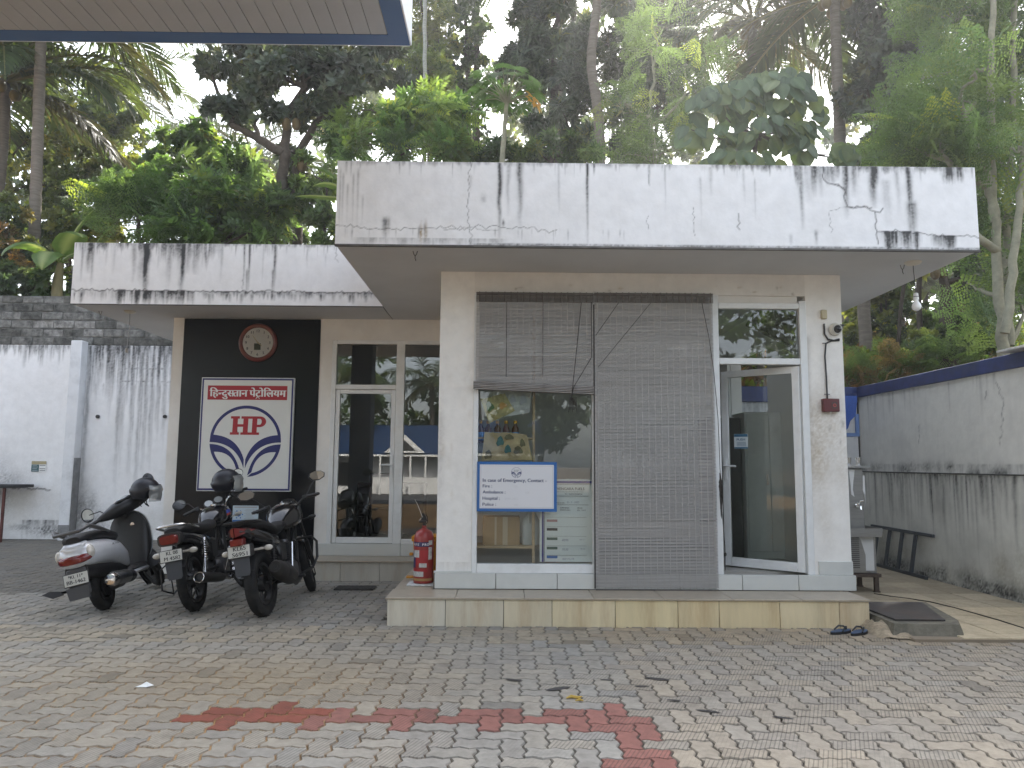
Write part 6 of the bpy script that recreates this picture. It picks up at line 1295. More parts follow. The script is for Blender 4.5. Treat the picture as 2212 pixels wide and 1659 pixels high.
for x, zz, h_, d_ in ((-.30, .0, .024, .026), (-.22, .0, .052, .06), (-.12, .005, .08, .10), (0, .01, .092, .13), (.12, .005, .08, .10), (.22, .0, .052, .06), (.30, .0, .024, .026)):
    R_l.append([Vector((x, hy + d_ * math.cos(t), hz + zz + h_ * math.sin(t))) for t in [2 * PI * i / 18 for i in range(18)]])
m.rings(R_l); part('handlebar_cover', m, M_satin, g)
m = MB(); m.M = SM; m.sphere((0, hy - .055, hz + .072), .10, 20, 9, 1.0, .55, .32); part('instrument_cluster', m, M_blackpl, g)
m = MB(); m.M = SM; m.sphere((0, hy - .068, hz + .082), .075, 18, 8, .95, .5, .33); part('dial', m, M_face, g)
for s in (-1, 1):
    m = MB(); m.M = SM; m.cyl((s * .28, hy - .01, hz), (s * .41, hy - .07, hz - .01), .018, None, 12); part('grip', m, M_blackpl, g)
    m = MB(); m.M = SM; m.tube([(s * .25, hy + .02, hz - .01), (s * .32, hy + .03, hz - .015), (s * .42, hy - .02, hz - .03)], .006, 6); part('lever', m, M_satin, g)
    mirror(g, SM, (s * .21, hy, hz + .03), (s * .24, hy + .01, hz + .08), (s * .36, hy + .02, hz + (.10 if s < 0 else .15)), (.1, -1, -.28), .062, .075)
m = MB(); a_, b_ = Vector((.17, .34, .245)), Vector((.20, -.26, .285)); d_ = b_ - a_; m.rings([m.ring(a_ + d_ * t, d_, r, 20) for t, r in ((0, .03), (.05, .058), (.12, .064), (.9, .066), (1, .05), (1, .01))]); part('muffler', m, M_satin, g)
m = MB(); m.rings([m.ring(a_ + d_ * t + Vector((.006, 0, .004)), d_, r, 20) for t, r in ((.3, .060), (.34, .067), (.86, .069), (.9, .064))]); part('heat_shield', m, mat('muffler steel', (.22, .22, .22), .3, .9, dirt=.3), g)
m = MB(); m.rings([m.ring(b_ + d_ * t, d_, r, 20) for t, r in ((-.10, .069), (-.03, .068), (.02, .05), (.025, .01))]); part('muffler_cap', m, M_chr2, g)
m = MB(); m.box(-.12, .10, .05, .42, .16, .32, .04); part('engine', m, M_engine, g)
m = MB(); m.box(-.085, .085, -.46, -.40, .22, .47, .012); m.prism([(-.1, .30), (.1, .30), (.085, .19), (-.085, .19)], (0, -.455, 0), X_, Z_, .03); part('plate_bracket', m, mat('scooter grey plastic', (.06, .06, .065), .5), g)
plate(g, (0, -.475, .375), -.10, [('*KL 11*', 0, .012, .030, .13), ('BB-1462', 0, -.036, .034, .165)], .21, .105)
m = MB(); m.box(-.06, .055, -.472, -.455, .225, .265, .006); part('reflector', m, mat('dark reflector', (.09, .008, .008), .2), g)
m = MB(); m.tube([(-.10, -.05, .25), (-.17, -.25, .27), (-.2, -.40, .285)], .012, 6); m.prism([(0, 0), (.07, .02), (.16, -.01), (.2, -.05), (.1, -.06)], (-.33, -.43, .30), X_, (0, .6, .8), .012); part('foot_rest', m, M_satin, g)
m = MB(); m.tube([(-.1, .5, .25), (-.19, .47, .1), (-.26, .45, -.05)], .012, 7); part('side_stand', m, M_satin, g)
m = MB(); put_text(m, 'ACTIVA', (0, 0, 0), (0, 1, 0), Z_, .022, .16, 'l', .05, .15); o = part('badge', m, M_chr2, g, 0, fix=False); o.location = (.2035, -.06, .60); o.rotation_euler = (0, -.16, .02)
# ------------------------------------------------------------------ helmets
def scuffed(m):
    n = m.node_tree.nodes; L = m.node_tree.links; out = n['Material Output']; src = out.inputs[0].links[0].from_socket
    d = n.new('ShaderNodeBsdfDiffuse'); d.inputs[0].default_value = (.55, .56, .55, 1); mx = n.new('ShaderNodeMixShader'); mx.inputs[0].default_value = .32; L.new(src, mx.inputs[1]); L.new(d.outputs[0], mx.inputs[2]); L.new(mx.outputs[0], out.inputs[0]); return m
M_helm = mat('helmet black', (.010, .011, .018), .46, spec=.5, coat=.15, var=.2, vs_=5, rvar=.1); M_visor = scuffed(glass_mat('smoked visor', (.75, .75, .72), 1.45, .08, .08)); M_lin = mat('helmet lining', (.015, .015, .016), .9)
def helmet(label, loc, rot, sc_):
    h = thing('helmet', label, 'helmet', loc, rot, 'helmets hung on the bikes')
    V = []; F = []; n, mm = 32, 18; idx = {}
    def S_(a, b_): # a around from front(+y), b from top
        x, y, z = math.sin(b_) * math.sin(a), math.sin(b_) * math.cos(a), math.cos(b_)
        return Vector((x * .122, y * .148 - (.012 if z < 0 else 0), z * .135 * (1.0 if z > 0 else .95)))
    m = MB()
    for j in range(mm + 1):
        for i in range(n): idx[i, j] = len(V); V.append(S_(-PI + 2 * PI * i / n, .02 + (2.42 - .02) * j / mm))
    for j in range(mm):
        for i in range(n):
            a = -PI + 2 * PI * (i + .5) / n; b_ = .02 + 2.4 * (j + .5) / mm
            if abs(a) < 1.15 and b_ > 1.22: continue
            F.append((idx[i, j], idx[(i + 1) % n, j], idx[(i + 1) % n, j + 1], idx[i, j + 1]))
    m.add(V, F); o = part('shell', m, M_helm, h); md = o.modifiers.new('s', 'SOLIDIFY'); md.thickness = .012; md.offset = -1
    m = MB(); m.sphere((0, -.012, .0), .108, 16, 10, 1, 1.1, 1.05); m.v = [(x, min(y, .06), max(z, -.085)) for x, y, z in m.v]; part('lining', m, M_lin, h)
    m = MB(); V = []; k = 16
    for j in range(7):
        b_ = 1.12 + .98 * j / 6
        for i in range(k + 1): p = S_(-1.35 + 2.7 * i / k, b_); V.append(p * 1.045 + Vector((0, .014 + .028 * j / 6, -.045 * (j / 6) ** 2)))
    m.add(V, [(j * (k + 1) + i, j * (k + 1) + i + 1, (j + 1) * (k + 1) + i + 1, (j + 1) * (k + 1) + i) for j in range(6) for i in range(k)]); part('visor', m, M_visor, h)
    m = MB()
    for s in (-1, 1): m.cyl((s * .118, .03, .02), (s * .131, .03, .02), .02, None, 14)
    part('visor_pivot', m, M_blackpl, h)
    m = MB(); m.tube([(-.10, .0, -.10), (-.07, .02, -.16), (.0, .05, -.175), (.07, .03, -.15), (.105, .0, -.10)], .006, 6); m.tube([(.09, -.02, -.1), (.08, -.03, -.15), (.10, -.01, -.17)], .005, 6); part('chin_strap', m, M_lin, h)
    m = MB(); m.tube([S_(a, 2.40) for a in [-PI + 2 * PI * i / 24 for i in range(24)] if abs(a) > 1.1], .007, 6); part('trim', m, M_blackpl, h)
    h.scale = (sc_,) * 3; return h
p = at(314, 1058, 8.35); helmet('black open face helmet with clear visor hung on the scooter handlebar', p, (-.05, .08, -1.25), 1.02)
p = at(489, 1040, 8.45); helmet('black open face helmet with smoked visor on the mirror of the striped motorcycle', p, (.12, .05, -1.0), 1.06)
# ================================================================== terrain and vegetation
def hz_(x, y):
    t = np.clip((y - 13.5) / 3, 0, 1); left = 4.35 + .25 * np.clip((y - 15) / 6, 0, 1.5)
    right = 2.55 + np.clip((y - 11.5) / 5, 0, 1) * 1.9 + np.clip((y - 16) / 10, 0, 1.5) * .8
    s = np.clip((x + 1.5) / 4.5, 0, 1); z = left * (1 - s) + right * s
    return np.where((x > 5.6) & (y < 11.6), 2.2, z)
def hill(name, xs, ys, fz):
    X, Y = np.meshgrid(xs, ys); Z = fz(X, Y) + (fbm(X * .8 + 50, Y * .8 + 50, 5, 4) - .5) * .7
    nu = len(xs); idx = np.arange(X.size).reshape(X.shape); q = np.stack([idx[:-1, :-1], idx[:-1, 1:], idx[1:, 1:], idx[1:, :-1]], -1).reshape(-1, 4)
    n_ = fbm(X * 1.7 + 9, Y * 1.7, 9, 4); c = np.array((.13, .085, .05)) * (1 - n_[..., None]) + np.array((.20, .15, .08)) * n_[..., None]
    return S(raw(name, np.c_[X.ravel(), Y.ravel(), Z.ravel()], q, c.reshape(-1, 3), M_soil, None, True))
M_soil = mat('leaf littered soil', attr=True, rough=.95, spec=.1, var=.4, vs_=3, bump=.8, bs=9)
hill('hillside', np.linspace(-70, -.5, 120), np.concatenate([np.linspace(14.3, 26, 50), np.linspace(27, 90, 24)]), hz_)
hill('hillside', np.concatenate([np.linspace(-.5, 14, 50), np.linspace(15, 70, 30)]), np.concatenate([np.linspace(13.2, 26, 50), np.linspace(27, 90, 24)]), hz_)
hill('hillside', np.concatenate([np.linspace(3.3, 14, 40), np.linspace(15, 70, 20)]), np.linspace(11.58, 13.2, 10), hz_)
hill('hillside', np.concatenate([np.linspace(5.72, 14, 30), np.linspace(15, 60, 12)]), np.linspace(1.5, 11.58, 24), hz_)
def terr(x, y): return float(hz_(np.array(x), np.array(y)))
LM = leaf_mat('leaf tissue', .48, .40, 2.3); LMg = leaf_mat('glossy leaf tissue', .34, .30, 1.8); LMp = leaf_mat('palm leaf tissue', .38, .38, 1.5); LMb = leaf_mat('large leaf tissue', .40, .45, 1.5)
M_bark = mat('brown bark', (.075, .06, .048), .95, spec=.15, var=.35, vs_=9, bump=.8, bs=22, dirt=.4, dcol=(.2, .19, .16), ds=4)
M_barkp = mat('palm bark', (.17, .145, .12), .95, spec=.15, var=.3, vs_=7, bump=.5, bs=30, stretch=(.6, .6, 4)); M_barkl = mat('pale green bark', (.25, .24, .17), .8, spec=.2, var=.25, vs_=8, bump=.3, bs=20, dirt=.3, dcol=(.1, .1, .07), ds=5)
def unit(a): return a / (np.linalg.norm(a, axis=-1, keepdims=True) + 1e-9)
def stamp(T, pos, y, n, sc_, col, cv=None):
    """T = (verts, tris, vertex tint); puts the template at every pos with axis y, normal n, size sc_"""
    V, Fc, tint = T; y = unit(y); x = unit(np.cross(y, n)); z = np.cross(x, y)
    P = pos[:, None] + sc_[:, None, None] * (V[None, :, :1] * x[:, None] + V[None, :, 1:2] * y[:, None] + V[None, :, 2:] * z[:, None])
    N, k = len(pos), len(V)
    Fa = (Fc[None] + (np.arange(N) * k)[:, None, None]).reshape(-1, 3)
    c = col[:, None] * tint[None, :, None]
    return P.reshape(-1, 3), Fa, c.reshape(-1, 3)
def leafT(w_, fold=.12, droop=.1, mid=.45, base=0.):
    V = np.array([(0, base, 0), (-w_, mid, fold * w_ * 2), (0, mid, 0), (w_, mid, fold * w_ * 2), (0, 1, -droop)]); F = np.array([(0, 2, 1), (0, 3, 2), (1, 2, 4), (2, 3, 4)]); return V, F, np.ones(5)
def combine(L):
    Vs, Fs, Ts, o = [], [], [], 0
    for V, F, T in L: Vs.append(V); Fs.append(F + o); Ts.append(T); o += len(V)
    return np.concatenate(Vs), np.concatenate(Fs), np.concatenate(Ts)
def place(T, p, y, n, s, tint=1.):
    P, F, _ = stamp(T, np.array([p], float), np.array([y], float), np.array([n], float), np.array([float(s)]), np.ones((1, 3))); return P, F, T[2] * tint
def rosette(k, L, w_, spread, droop, seed, fold=.15):
    r = np.random.default_rng(seed); out = []
    for i in range(k):
        a = i * 2.4 + r.uniform(-.3, .3); e = spread * (1 - .55 * i / k) + r.uniform(-.15, .15); d = np.array((math.cos(a) * math.sin(e), math.cos(e), math.sin(a) * math.sin(e)))
        d[1] *= 1; n = np.array((-math.cos(a) * math.cos(e), math.sin(e), -math.sin(a) * math.cos(e))) + r.normal(0, .2, 3)
        out.append(place(leafT(w_ / L, fold, droop), d * L * .08 + (0, r.uniform(-.25, .05) * L, 0), d, n, L * r.uniform(.75, 1.15), r.uniform(.75, 1.25)))
    return combine(out)
def pinnate(pairs, L, ll, lw, droop, seed, stems=4):
    r = np.random.default_rng(seed); out = []
    for s in range(stems):
        a = s * 2.4 + r.uniform(-.4, .4); e = r.uniform(.5, 1.25); d = np.array((math.cos(a) * math.sin(e), math.cos(e), math.sin(a) * math.sin(e))); sd = unit(np.cross(d, (0, 1, 0.01))); up = np.cross(sd, d); tn = r.uniform(.75, 1.25)
        for i in range(pairs):
            t = (i + 1) / pairs; p = d * L * t - up * 0 + np.array((0, -droop * t * t * L, 0))
            for q in (-1, 1): out.append(place(leafT(lw / ll, .12, .15), p, sd * q * .85 + d * .45 + (0, -.25, 0), up + r.normal(0, .15, 3), ll * (1 - .25 * abs(t - .5)) * r.uniform(.85, 1.1), tn * r.uniform(.9, 1.1)))
        out.append(place(leafT(lw / ll, .12, .15), d * L + np.array((0, -droop * L, 0)), d + (0, -.3, 0), up, ll, tn))
    return combine(out)
def feather(seed, L=.45, np_=6, nl=6, ll=.034):
    r = np.random.default_rng(seed); out = []; D = np.array([(0, 0, 0), (-.28, .5, 0), (.28, .5, 0), (0, 1, 0.)]), np.array([(0, 2, 1), (1, 2, 3)]), np.ones(4)
    for i in range(np_):
        t = (i + .6) / np_; p = np.array((0, L * t, -.16 * L * t * t))
        for q in (-1, 1):
            pd = unit(np.array((q * .9, .55, -.15))); PL = L * .55 * (1.05 - t * .75)
            for j in range(nl):
                u = (j + 1) / nl; c = p + pd * PL * u + (0, 0, -.05 * u)
                for q2 in (-1, 1): out.append(place(D, c, np.array((q2 * .5, q2 * -.8 * q + .5, r.normal(0, .25))), (r.normal(0, .25), 0, 1), ll * r.uniform(.8, 1.2), r.uniform(.85, 1.15)))
    return combine(out)
TJ = [rosette(9, .17, .042, 1.25, .1, s) for s in range(4)]; TM = [rosette(12, .24, .026, 1.35, .3, 10 + s) for s in range(3)]; TS = [rosette(7, .115, .034, 1.2, .15, 20 + s) for s in range(4)]; TB = [rosette(6, .22, .065, 1.2, .2, 30 + s) for s in range(3)]
TP = [pinnate(7, .42, .13, .028, .35, 40 + s, 3) for s in range(3)]; TPs = [pinnate(6, .3, .085, .02, .3, 50 + s, 3) for s in range(3)]; TF = [feather(60 + s, .62, 6, 6, .048) for s in range(3)]; TFt = [feather(70 + s, .55, 7, 6, .045) for s in range(2)]
def crown_mesh(cl, T, pal, seed, up=.35, flat=1.0, size=1.0, hollow=.45):
    r = np.random.default_rng(seed); A, B, C_, o = [], [], [], 0; tips = []
    pal = np.array(pal); gy = pal.mean(1, keepdims=True); pal = pal * .78 + gy * .22 * np.array((1., 1.05, 1.0))
    for c, rad, n in cl:
        # sub-clumps give the crown its light and dark masses
        ns = max(3, int(n / 14)); sd = unit(r.normal(size=(ns, 3))); sr = r.uniform(hollow, 1.0, ns) ** .7
        sc_ = np.array(c) + sd * sr[:, None] * np.array(rad); tips += [(np.array(c), q) for q in sc_[:min(ns, 7)]]
        srad = np.mean(rad) * r.uniform(.22, .42, ns)
        pi_ = r.integers(0, ns, n); d = unit(r.normal(size=(n, 3))); rr = r.uniform(.35, 1, n) ** .6
        pos = sc_[pi_] + d * (rr * srad[pi_])[:, None] * np.array((1, 1, flat)); out = unit(d * .8 + sd[pi_] * .7 + r.normal(0, .35, (n, 3)) + (0, 0, up))
        ct = (pal[r.integers(0, len(pal), ns)] * r.uniform(.75, 1.4, (ns, 1)))[pi_] * r.uniform(.75, 1.3, (n, 1)); yel = r.random(n) < .05; ct[yel] = ct[yel] * (1.9, 1.5, .9)
        nrm = unit(r.normal(size=(n, 3)) + (0, 0, .8)); s_ = r.uniform(.8, 1.2, n) * size; ti = r.integers(0, len(T), n)
        for k in range(len(T)):
            m = ti == k
            if not m.any(): continue
            P, F, c2 = stamp(T[k], pos[m], out[m], nrm[m], s_[m], ct[m]); A.append(P); B.append(F + o); C_.append(c2); o += len(P)
    return np.concatenate(A), np.concatenate(B), np.concatenate(C_), tips
def taper(mb, pts, r0, r1, n=7, wob=.0, seed=0):
    P = [Vector(p) for p in pts]; Q = []; k = 5
    for i in range(len(P) - 1):
        a = P[max(i - 1, 0)]; b = P[i]; c = P[i + 1]; d = P[min(i + 2, len(P) - 1)]
        for j in range(k): t = j / k; Q.append(.5 * ((2 * b) + (c - a) * t + (2 * a - 5 * b + 4 * c - d) * t * t + (3 * b - a - 3 * c + d) * t ** 3))
    Q.append(P[-1]); m = len(Q); r = np.random.default_rng(seed)
    if wob: Q = [q + Vector(r.normal(0, wob, 3)) if 0 < i < m - 1 else q for i, q in enumerate(Q)]
    mb.tube(Q, [r0 + (r1 - r0) * i / (m - 1) for i in range(m)], n)
    return Q
def tree(label, trunks, clumps, T, pal, seed, cat='tree', name='tree', lm=LM, bark=None, r0=.12, group=None, limb=True, **kw):
    """trunks: lists of (px,py,Y) picture points turned into places; clumps: (px,py,Y,rx,rz,n) radii in picture px at that depth"""
    tr = [[at(*p) for p in t] for t in trunks]; b0 = tr[0][0]; root = thing(name, label, cat, (b0.x, b0.y, b0.z if len(tr[0]) > 1 else terr(b0.x, b0.y)), group=group); off = Vector(root.location)
    cl = []
    for px, py, Y, rx, rz, n in clumps: c = at(px, py, Y); m = Y / F_; cl.append((np.array(c - off), (rx * m, min(rx, rz * 1.3) * m * .9, rz * m), n))
    A, B, C_, tips = crown_mesh(cl, T, pal, seed, **kw)
    raw('crown', A, B, C_, lm, root)
    mb = MB()
    for i, t in enumerate(tr):
        P = [p - off for p in t]
        if len(P) == 1: P = [P[0], Vector((P[0].x, P[0].y, P[0].z + .5))]
        g_ = Vector((P[0].x, P[0].y, terr(t[0].x, t[0].y) - off.z - .2))
        if i == 0 and P[0].z > g_.z + .1: P = [g_] + P
        taper(mb, P, r0 * (1 if i == 0 else .7), r0 * .45, 9, .012, seed + i)
    if limb:
        r = random.Random(seed); allp = [p - off for t in tr for p in t]
        for c, rad, n in cl:
            c = Vector(c); s = min(allp, key=lambda p: (p - c).length + max(0, p.z - c.z) * 3); mid = s.lerp(c, .5) + Vector((r.uniform(-.15, .15), r.uniform(-.15, .15), r.uniform(-.05, .25)))
            taper(mb, [s, mid, c], r0 * .42, r0 * .16, 6, .01, seed)
        for c, q in tips: taper(mb, [Vector(c), Vector(c).lerp(Vector(q), .55) + Vector((0, 0, .05)), Vector(q)], r0 * .15, .006, 5)
    part('trunk', mb, bark or M_bark, root, 60); return root
# coconut palms ----------------------------------------------------------
def frond_mesh(L, e0, droop, hang, seed, col):
    r = np.random.default_rng(seed); n = 60; P = []; p = np.array((0., 0, 0)); e = e0
    for i in range(n + 1): P.append(p.copy()); p = p + np.array((math.cos(e), 0, math.sin(e))) * L / n; e -= droop / n * (.5 + i / n)
    P = np.array(P); V, F, C_ = [], [], []; o = 0
    for i in range(6, n):
        t = i / n; tg = unit(P[i + 1] - P[i]) if i < n else tg
        ll = L * .22 * (math.sin(PI * min(1, .12 + t * .93)) ** .7 + .05) * r.uniform(.85, 1.12); upv = unit(np.cross(tg, (0, 1, 0))) * -1
        if upv[2] < 0: upv = -upv
        for s in (-1, 1):
            if r.random() < .05: continue
            d = unit(np.array((0, s * 1., 0)) * (1 - .45 * t) + tg * (.5 + .5 * t) + upv * .25 + r.normal(0, .09, 3)); w_ = .030; q = P[i].copy(); dd = d.copy(); wd = unit(tg - d * d.dot(tg)); c = np.array(col) * r.uniform(.7, 1.25) * ((1, 1, 1) if r.random() > .05 else (1.6, 1.2, .8)); cols = []
            segs = [(0, w_ * .6), (.35, w_), (.72, w_ * .75), (1, .003)]; pts = []; pl = 0
            for u, ww in segs:
                q = q + dd * (u - pl) * ll; pl = u; pts += [q - wd * ww, q + wd * ww]; dd = unit(dd + np.array((0, 0, -1.)) * hang * (.45 + u))
            V += pts; F += [(o, o + 1, o + 3, o + 2), (o + 2, o + 3, o + 5, o + 4), (o + 4, o + 5, o + 7, o + 6)]; C_ += [c] * 8; o += 8
    k = 5; rc = np.array((.16, .15, .06))
    for i in range(0, n + 1, 3):
        rr = .035 * (1 - .9 * i / n) + .004
        for a in range(k): V.append(P[i] + np.array((0, math.cos(2 * PI * a / k) * rr * 1.3, math.sin(2 * PI * a / k) * rr))); C_.append(rc)
    m = n // 3
    for i in range(m):
        for a in range(k): b_ = (a + 1) % k; F.append((o + i * k + a, o + i * k + b_, o + (i + 1) * k + b_, o + (i + 1) * k + a))
    return raw_mesh('frond', np.array(V), np.array(F), np.array(C_), LMp)
PG, PD = (.045, .07, .025), (.06, .062, .026)
FR = [frond_mesh(4.3, .95, 1.5, .22, 1, PG), frond_mesh(4.4, .45, 1.6, .32, 2, PG), frond_mesh(4.3, .1, 1.3, .42, 3, PG), frond_mesh(4.0, -.35, .8, .5, 4, PD), frond_mesh(4.4, .7, 1.9, .35, 5, (.07, .10, .025))]
M_coco = mat('coconut husk', (.16, .12, .04), .6, var=.3)
def palm(label, pts, seed, n=17, r0=.14, nuts=5, scale=1., base=True, az=None):
    P = [at(*p) for p in pts] if not isinstance(pts[0], Vector) else pts; b0 = P[0]; z0 = terr(b0.x, b0.y) if b0.y > 11 else 0
    root = thing('coconut_palm', label, 'palm tree', (b0.x, b0.y, b0.z), group='coconut palms behind the building' if b0.y > 0 else 'coconut palms across the street'); off = Vector(root.location)
    Q = [p - off for p in P]
    if Q[0].z > z0 - off.z + .1: Q = [Vector((Q[0].x, Q[0].y, z0 - off.z - .2))] + Q
    mb = MB(); C0 = MB(); Qs = taper(C0, Q, r0, r0 * .75, 8); rr = []; pp = []
    tot = sum((Qs[i + 1] - Qs[i]).length for i in range(len(Qs) - 1)); k = max(20, int(tot / .09)); r = np.random.default_rng(seed)
    for i in range(k + 1):
        t = i / k * (len(Qs) - 1); a = int(min(t, len(Qs) - 2)); pp.append(Qs[a].lerp(Qs[a + 1], t - a)); rr.append((r0 * (1 - .25 * i / k)) * (1.05 if i % 2 else .95) * (1 + .35 * max(0, 1 - i / 8)) + r.normal(0, .002))
    mb.tube(pp, rr, 10); part('trunk', mb, M_barkp, root, 70)
    top = Qs[-1]
    for i in range(n):
        a = i * 2.39996 + r.uniform(-.25, .25) if az is None else az[i % len(az)]; lv = i / n; k = [0, 4, 1, 1, 2, 2, 3][min(6, int(lv * 7))]
        o = link('frond', FR[k], root); o.location = top + Vector((math.cos(a) * .1, math.sin(a) * .1, .12 - .3 * lv)); o.rotation_euler = (r.uniform(-.3, .3), r.uniform(-.12, .12), a); s = scale * r.uniform(.88, 1.08); o.scale = (s, s, s)
    for i in range(nuts):
        a = i * 2 * PI / nuts + seed; m = MB(); c = top + Vector((math.cos(a) * .27, math.sin(a) * .27, -.32 - .12 * (i % 2))); m.sphere(c, .13, 10, 7, .85, .85, 1.1); part('coconut', m, M_coco, root)
    return root
palm('coconut palm with its low crown at the upper left picture edge', [(-40, 620, 17), (0, 380, 17), (12, 170, 17)], 3, 18, .15, 6)
palm('coconut palm with straight grey trunk rising past the canopy, left', [(70, 630, 15.5), (78, 400, 15.5), (88, 100, 15.5), (92, -40, 15.5)], 5, 18, .135, 5)
palm('coconut palm with curved grey trunk behind the middle of the roof', [(1297, 350, 17), (1290, 230, 17), (1277, 130, 17), (1290, 0, 17), (1300, -260, 17)], 7, 16, .135, 5)
palm('coconut palm with a full dark crown right of the curved trunk', [(1600, 360, 19), (1618, 200, 19), (1628, 40, 19)], 11, 22, .14, 7, 1.0)
palm('coconut palm with leaning trunk over the right half of the roof', [(1816, 330, 16), (1808, 150, 16), (1802, -25, 16)], 13, 19, .14, 6, .95)
palm('far coconut palm half hidden behind the jackfruit tree', [(550, 500, 26), (545, 330, 26)], 17, 14, .15, 3, .9)
palm('coconut palm far behind the left bushes with sunlit fronds', [(255, 420, 27), (262, 190, 27)], 19, 14, .15, 4, .9)
palm('coconut palm crown high at the top centre', [(1215, 300, 24), (1205, -30, 24)], 23, 16, .15, 4)
pl_ = bpy.data.objects['coconut_palm']; tp_ = at(12, 170, 17) - Vector(pl_.location)
for k, az, rx in ((1, -.12, .25), (4, .35, -.3), (2, -.45, .2), (3, -.15, .1), (3, .4, -.2), (2, -1.0, .1)):
    o = link('frond', FR[k], pl_); o.location = tp_; o.rotation_euler = (rx, 0, az); o.scale = (1.0, 1.0, 1.0)
pl_ = bpy.data.objects['coconut_palm.001']; tp_ = at(92, -40, 15.5) - Vector(pl_.location)
for k, az, rx in ((4, -.1, .2), (1, .15, -.2), (2, -.3, .1), (2, .5, .0), (4, -.6, .1)):
    o = link('frond', FR[k], pl_); o.location = tp_ + Vector((0, 0, .35)); o.rotation_euler = (rx, -.1, az)
# slender areca trunk
ar = thing('areca_palm', 'very thin straight pale areca trunk right of the canopy corner', 'palm tree', at(917, 330, 19)); off = Vector(ar.location)
mb = MB(); pp = [at(917 + (1.5 if i % 2 else 0), 330 - 34 * i, 19) - off for i in range(16)]; mb.tube([Vector((pp[0].x, pp[0].y, terr(off.x, off.y) - off.z))] + pp, .055, 8); part('trunk', mb, mat('areca bark', (.33, .33, .28), .8, var=.3, vs_=6, stretch=(1, 1, 5)), ar)
for i in range(8): o = link('frond', FR[[1, 2, 4][i % 3]], ar); o.location = pp[-1]; o.rotation_euler = (0, 0, i * .8); o.scale = (.45, .45, .45)
DK = [(.042, .066, .036), (.055, .082, .042), (.036, .058, .034)]; MG = [(.07, .125, .035), (.09, .15, .04), (.06, .11, .033)]; YG = [(.12, .17, .025), (.16, .18, .03), (.09, .15, .025)]; GG = [(.06, .115, .042), (.08, .135, .05), (.052, .098, .038)]; LG = [(.075, .15, .035), (.09, .165, .04), (.06, .13, .03)]
# --- left group
r_ = tree('broad jackfruit tree with dark glossy crown above the left roof slab', [[(588, 530, 16), (608, 400, 16), (616, 330, 16), (622, 250, 16), (660, 190, 16)], [(642, 530, 16.2), (638, 400, 16.2), (645, 330, 16.2), (690, 260, 16.2), (720, 210, 16.2)], [(612, 330, 16), (560, 300, 16), (500, 268, 16)]],
     [(640, 185, 16, 120, 75, 260), (760, 175, 16, 100, 70, 204), (550, 150, 16, 75, 55, 117), (600, 100, 16.5, 150, 50, 204), (830, 140, 16.5, 60, 55, 105), (480, 245, 16, 60, 24, 49), (450, 140, 16, 45, 22, 37), (560, 250, 16, 60, 30, 68), (690, 60, 17, 160, 60, 186), (640, 440, 16.5, 50, 55, 68), (615, 345, 16.6, 60, 25, 37), (700, 250, 16, 90, 30, 80)], TJ, [(.042, .064, .042), (.055, .08, .05), (.07, .098, .065)], 101, lm=LMg, r0=.16, size=1.35)
M_jack = mat('jackfruit rind', (.11, .075, .03), .85, var=.3, vs_=60, bump=.8, bs=90)
for px, py, s in ((619, 268, 24), (640, 268, 23), (652, 355, 27), (583, 430, 24), (640, 440, 22), (651, 440, 20)):
    p = at(px, py, 15.85); b = MB(); b.sphere((0, 0, 0), s / 2 / F_ * 16, 14, 10, .85, .85, 1.25); o = part('jackfruit', b, M_jack, r_); o.location = p - Vector(r_.location)
tree('yellow orange croton shrub at the far left above the wall', [[(20, 630, 15)]], [(15, 480, 15, 45, 60, 170), (25, 560, 15, 55, 60, 190), (60, 600, 15, 40, 35, 90), (-20, 540, 15, 60, 90, 150)], TJ, [(.10, .13, .03), (.17, .15, .03), (.06, .10, .025), (.07, .12, .03), (.20, .13, .03)], 103, 'shrub', 'croton_shrub', r0=.05, size=.8)
tree('feathery low tree with fine drooping leaflets beside the banana', [[(300, 530, 15.5), (300, 470, 15.5)]], [(240, 475, 15.5, 90, 40, 52), (330, 480, 15.3, 110, 45, 71), (410, 490, 15.4, 70, 35, 37), (290, 430, 15.8, 90, 36, 42)], TFt, LG, 105, r0=.07, lm=LM, flat=.5, size=1.25)
tree('pinnate leaved bush hanging over the middle of the left slab', [[(480, 530, 15.6), (470, 440, 15.6)]], [(450, 440, 15.6, 80, 65, 66), (530, 460, 15.5, 75, 60, 59), (490, 385, 16, 60, 40, 35), (400, 425, 15.8, 50, 55, 42), (580, 485, 15.4, 50, 36, 35), (380, 500, 15.2, 60, 24, 35)], TP, GG + LG[:1], 107, r0=.08, size=1.5)
tree('broad leaved light green tree at the gap of sky', [[(400, 520, 17), (395, 400, 17)]], [(395, 330, 17, 70, 42, 150), (430, 300, 17, 45, 30, 80), (360, 370, 17, 60, 45, 120), (440, 370, 17, 55, 40, 110)], TB, LG + YG[:1], 109, r0=.09, size=1.1)
tree('tall sunlit yellow green tree behind the hanging palm frond', [[(240, 520, 21), (240, 300, 21)]], [(240, 220, 21, 60, 70, 260), (280, 290, 21, 55, 50, 200), (210, 310, 21, 70, 60, 240), (255, 165, 21, 40, 35, 110), (180, 250, 21, 60, 70, 200)], TJ, [(.10, .15, .03), (.13, .17, .035), (.06, .11, .025)], 111, r0=.15)
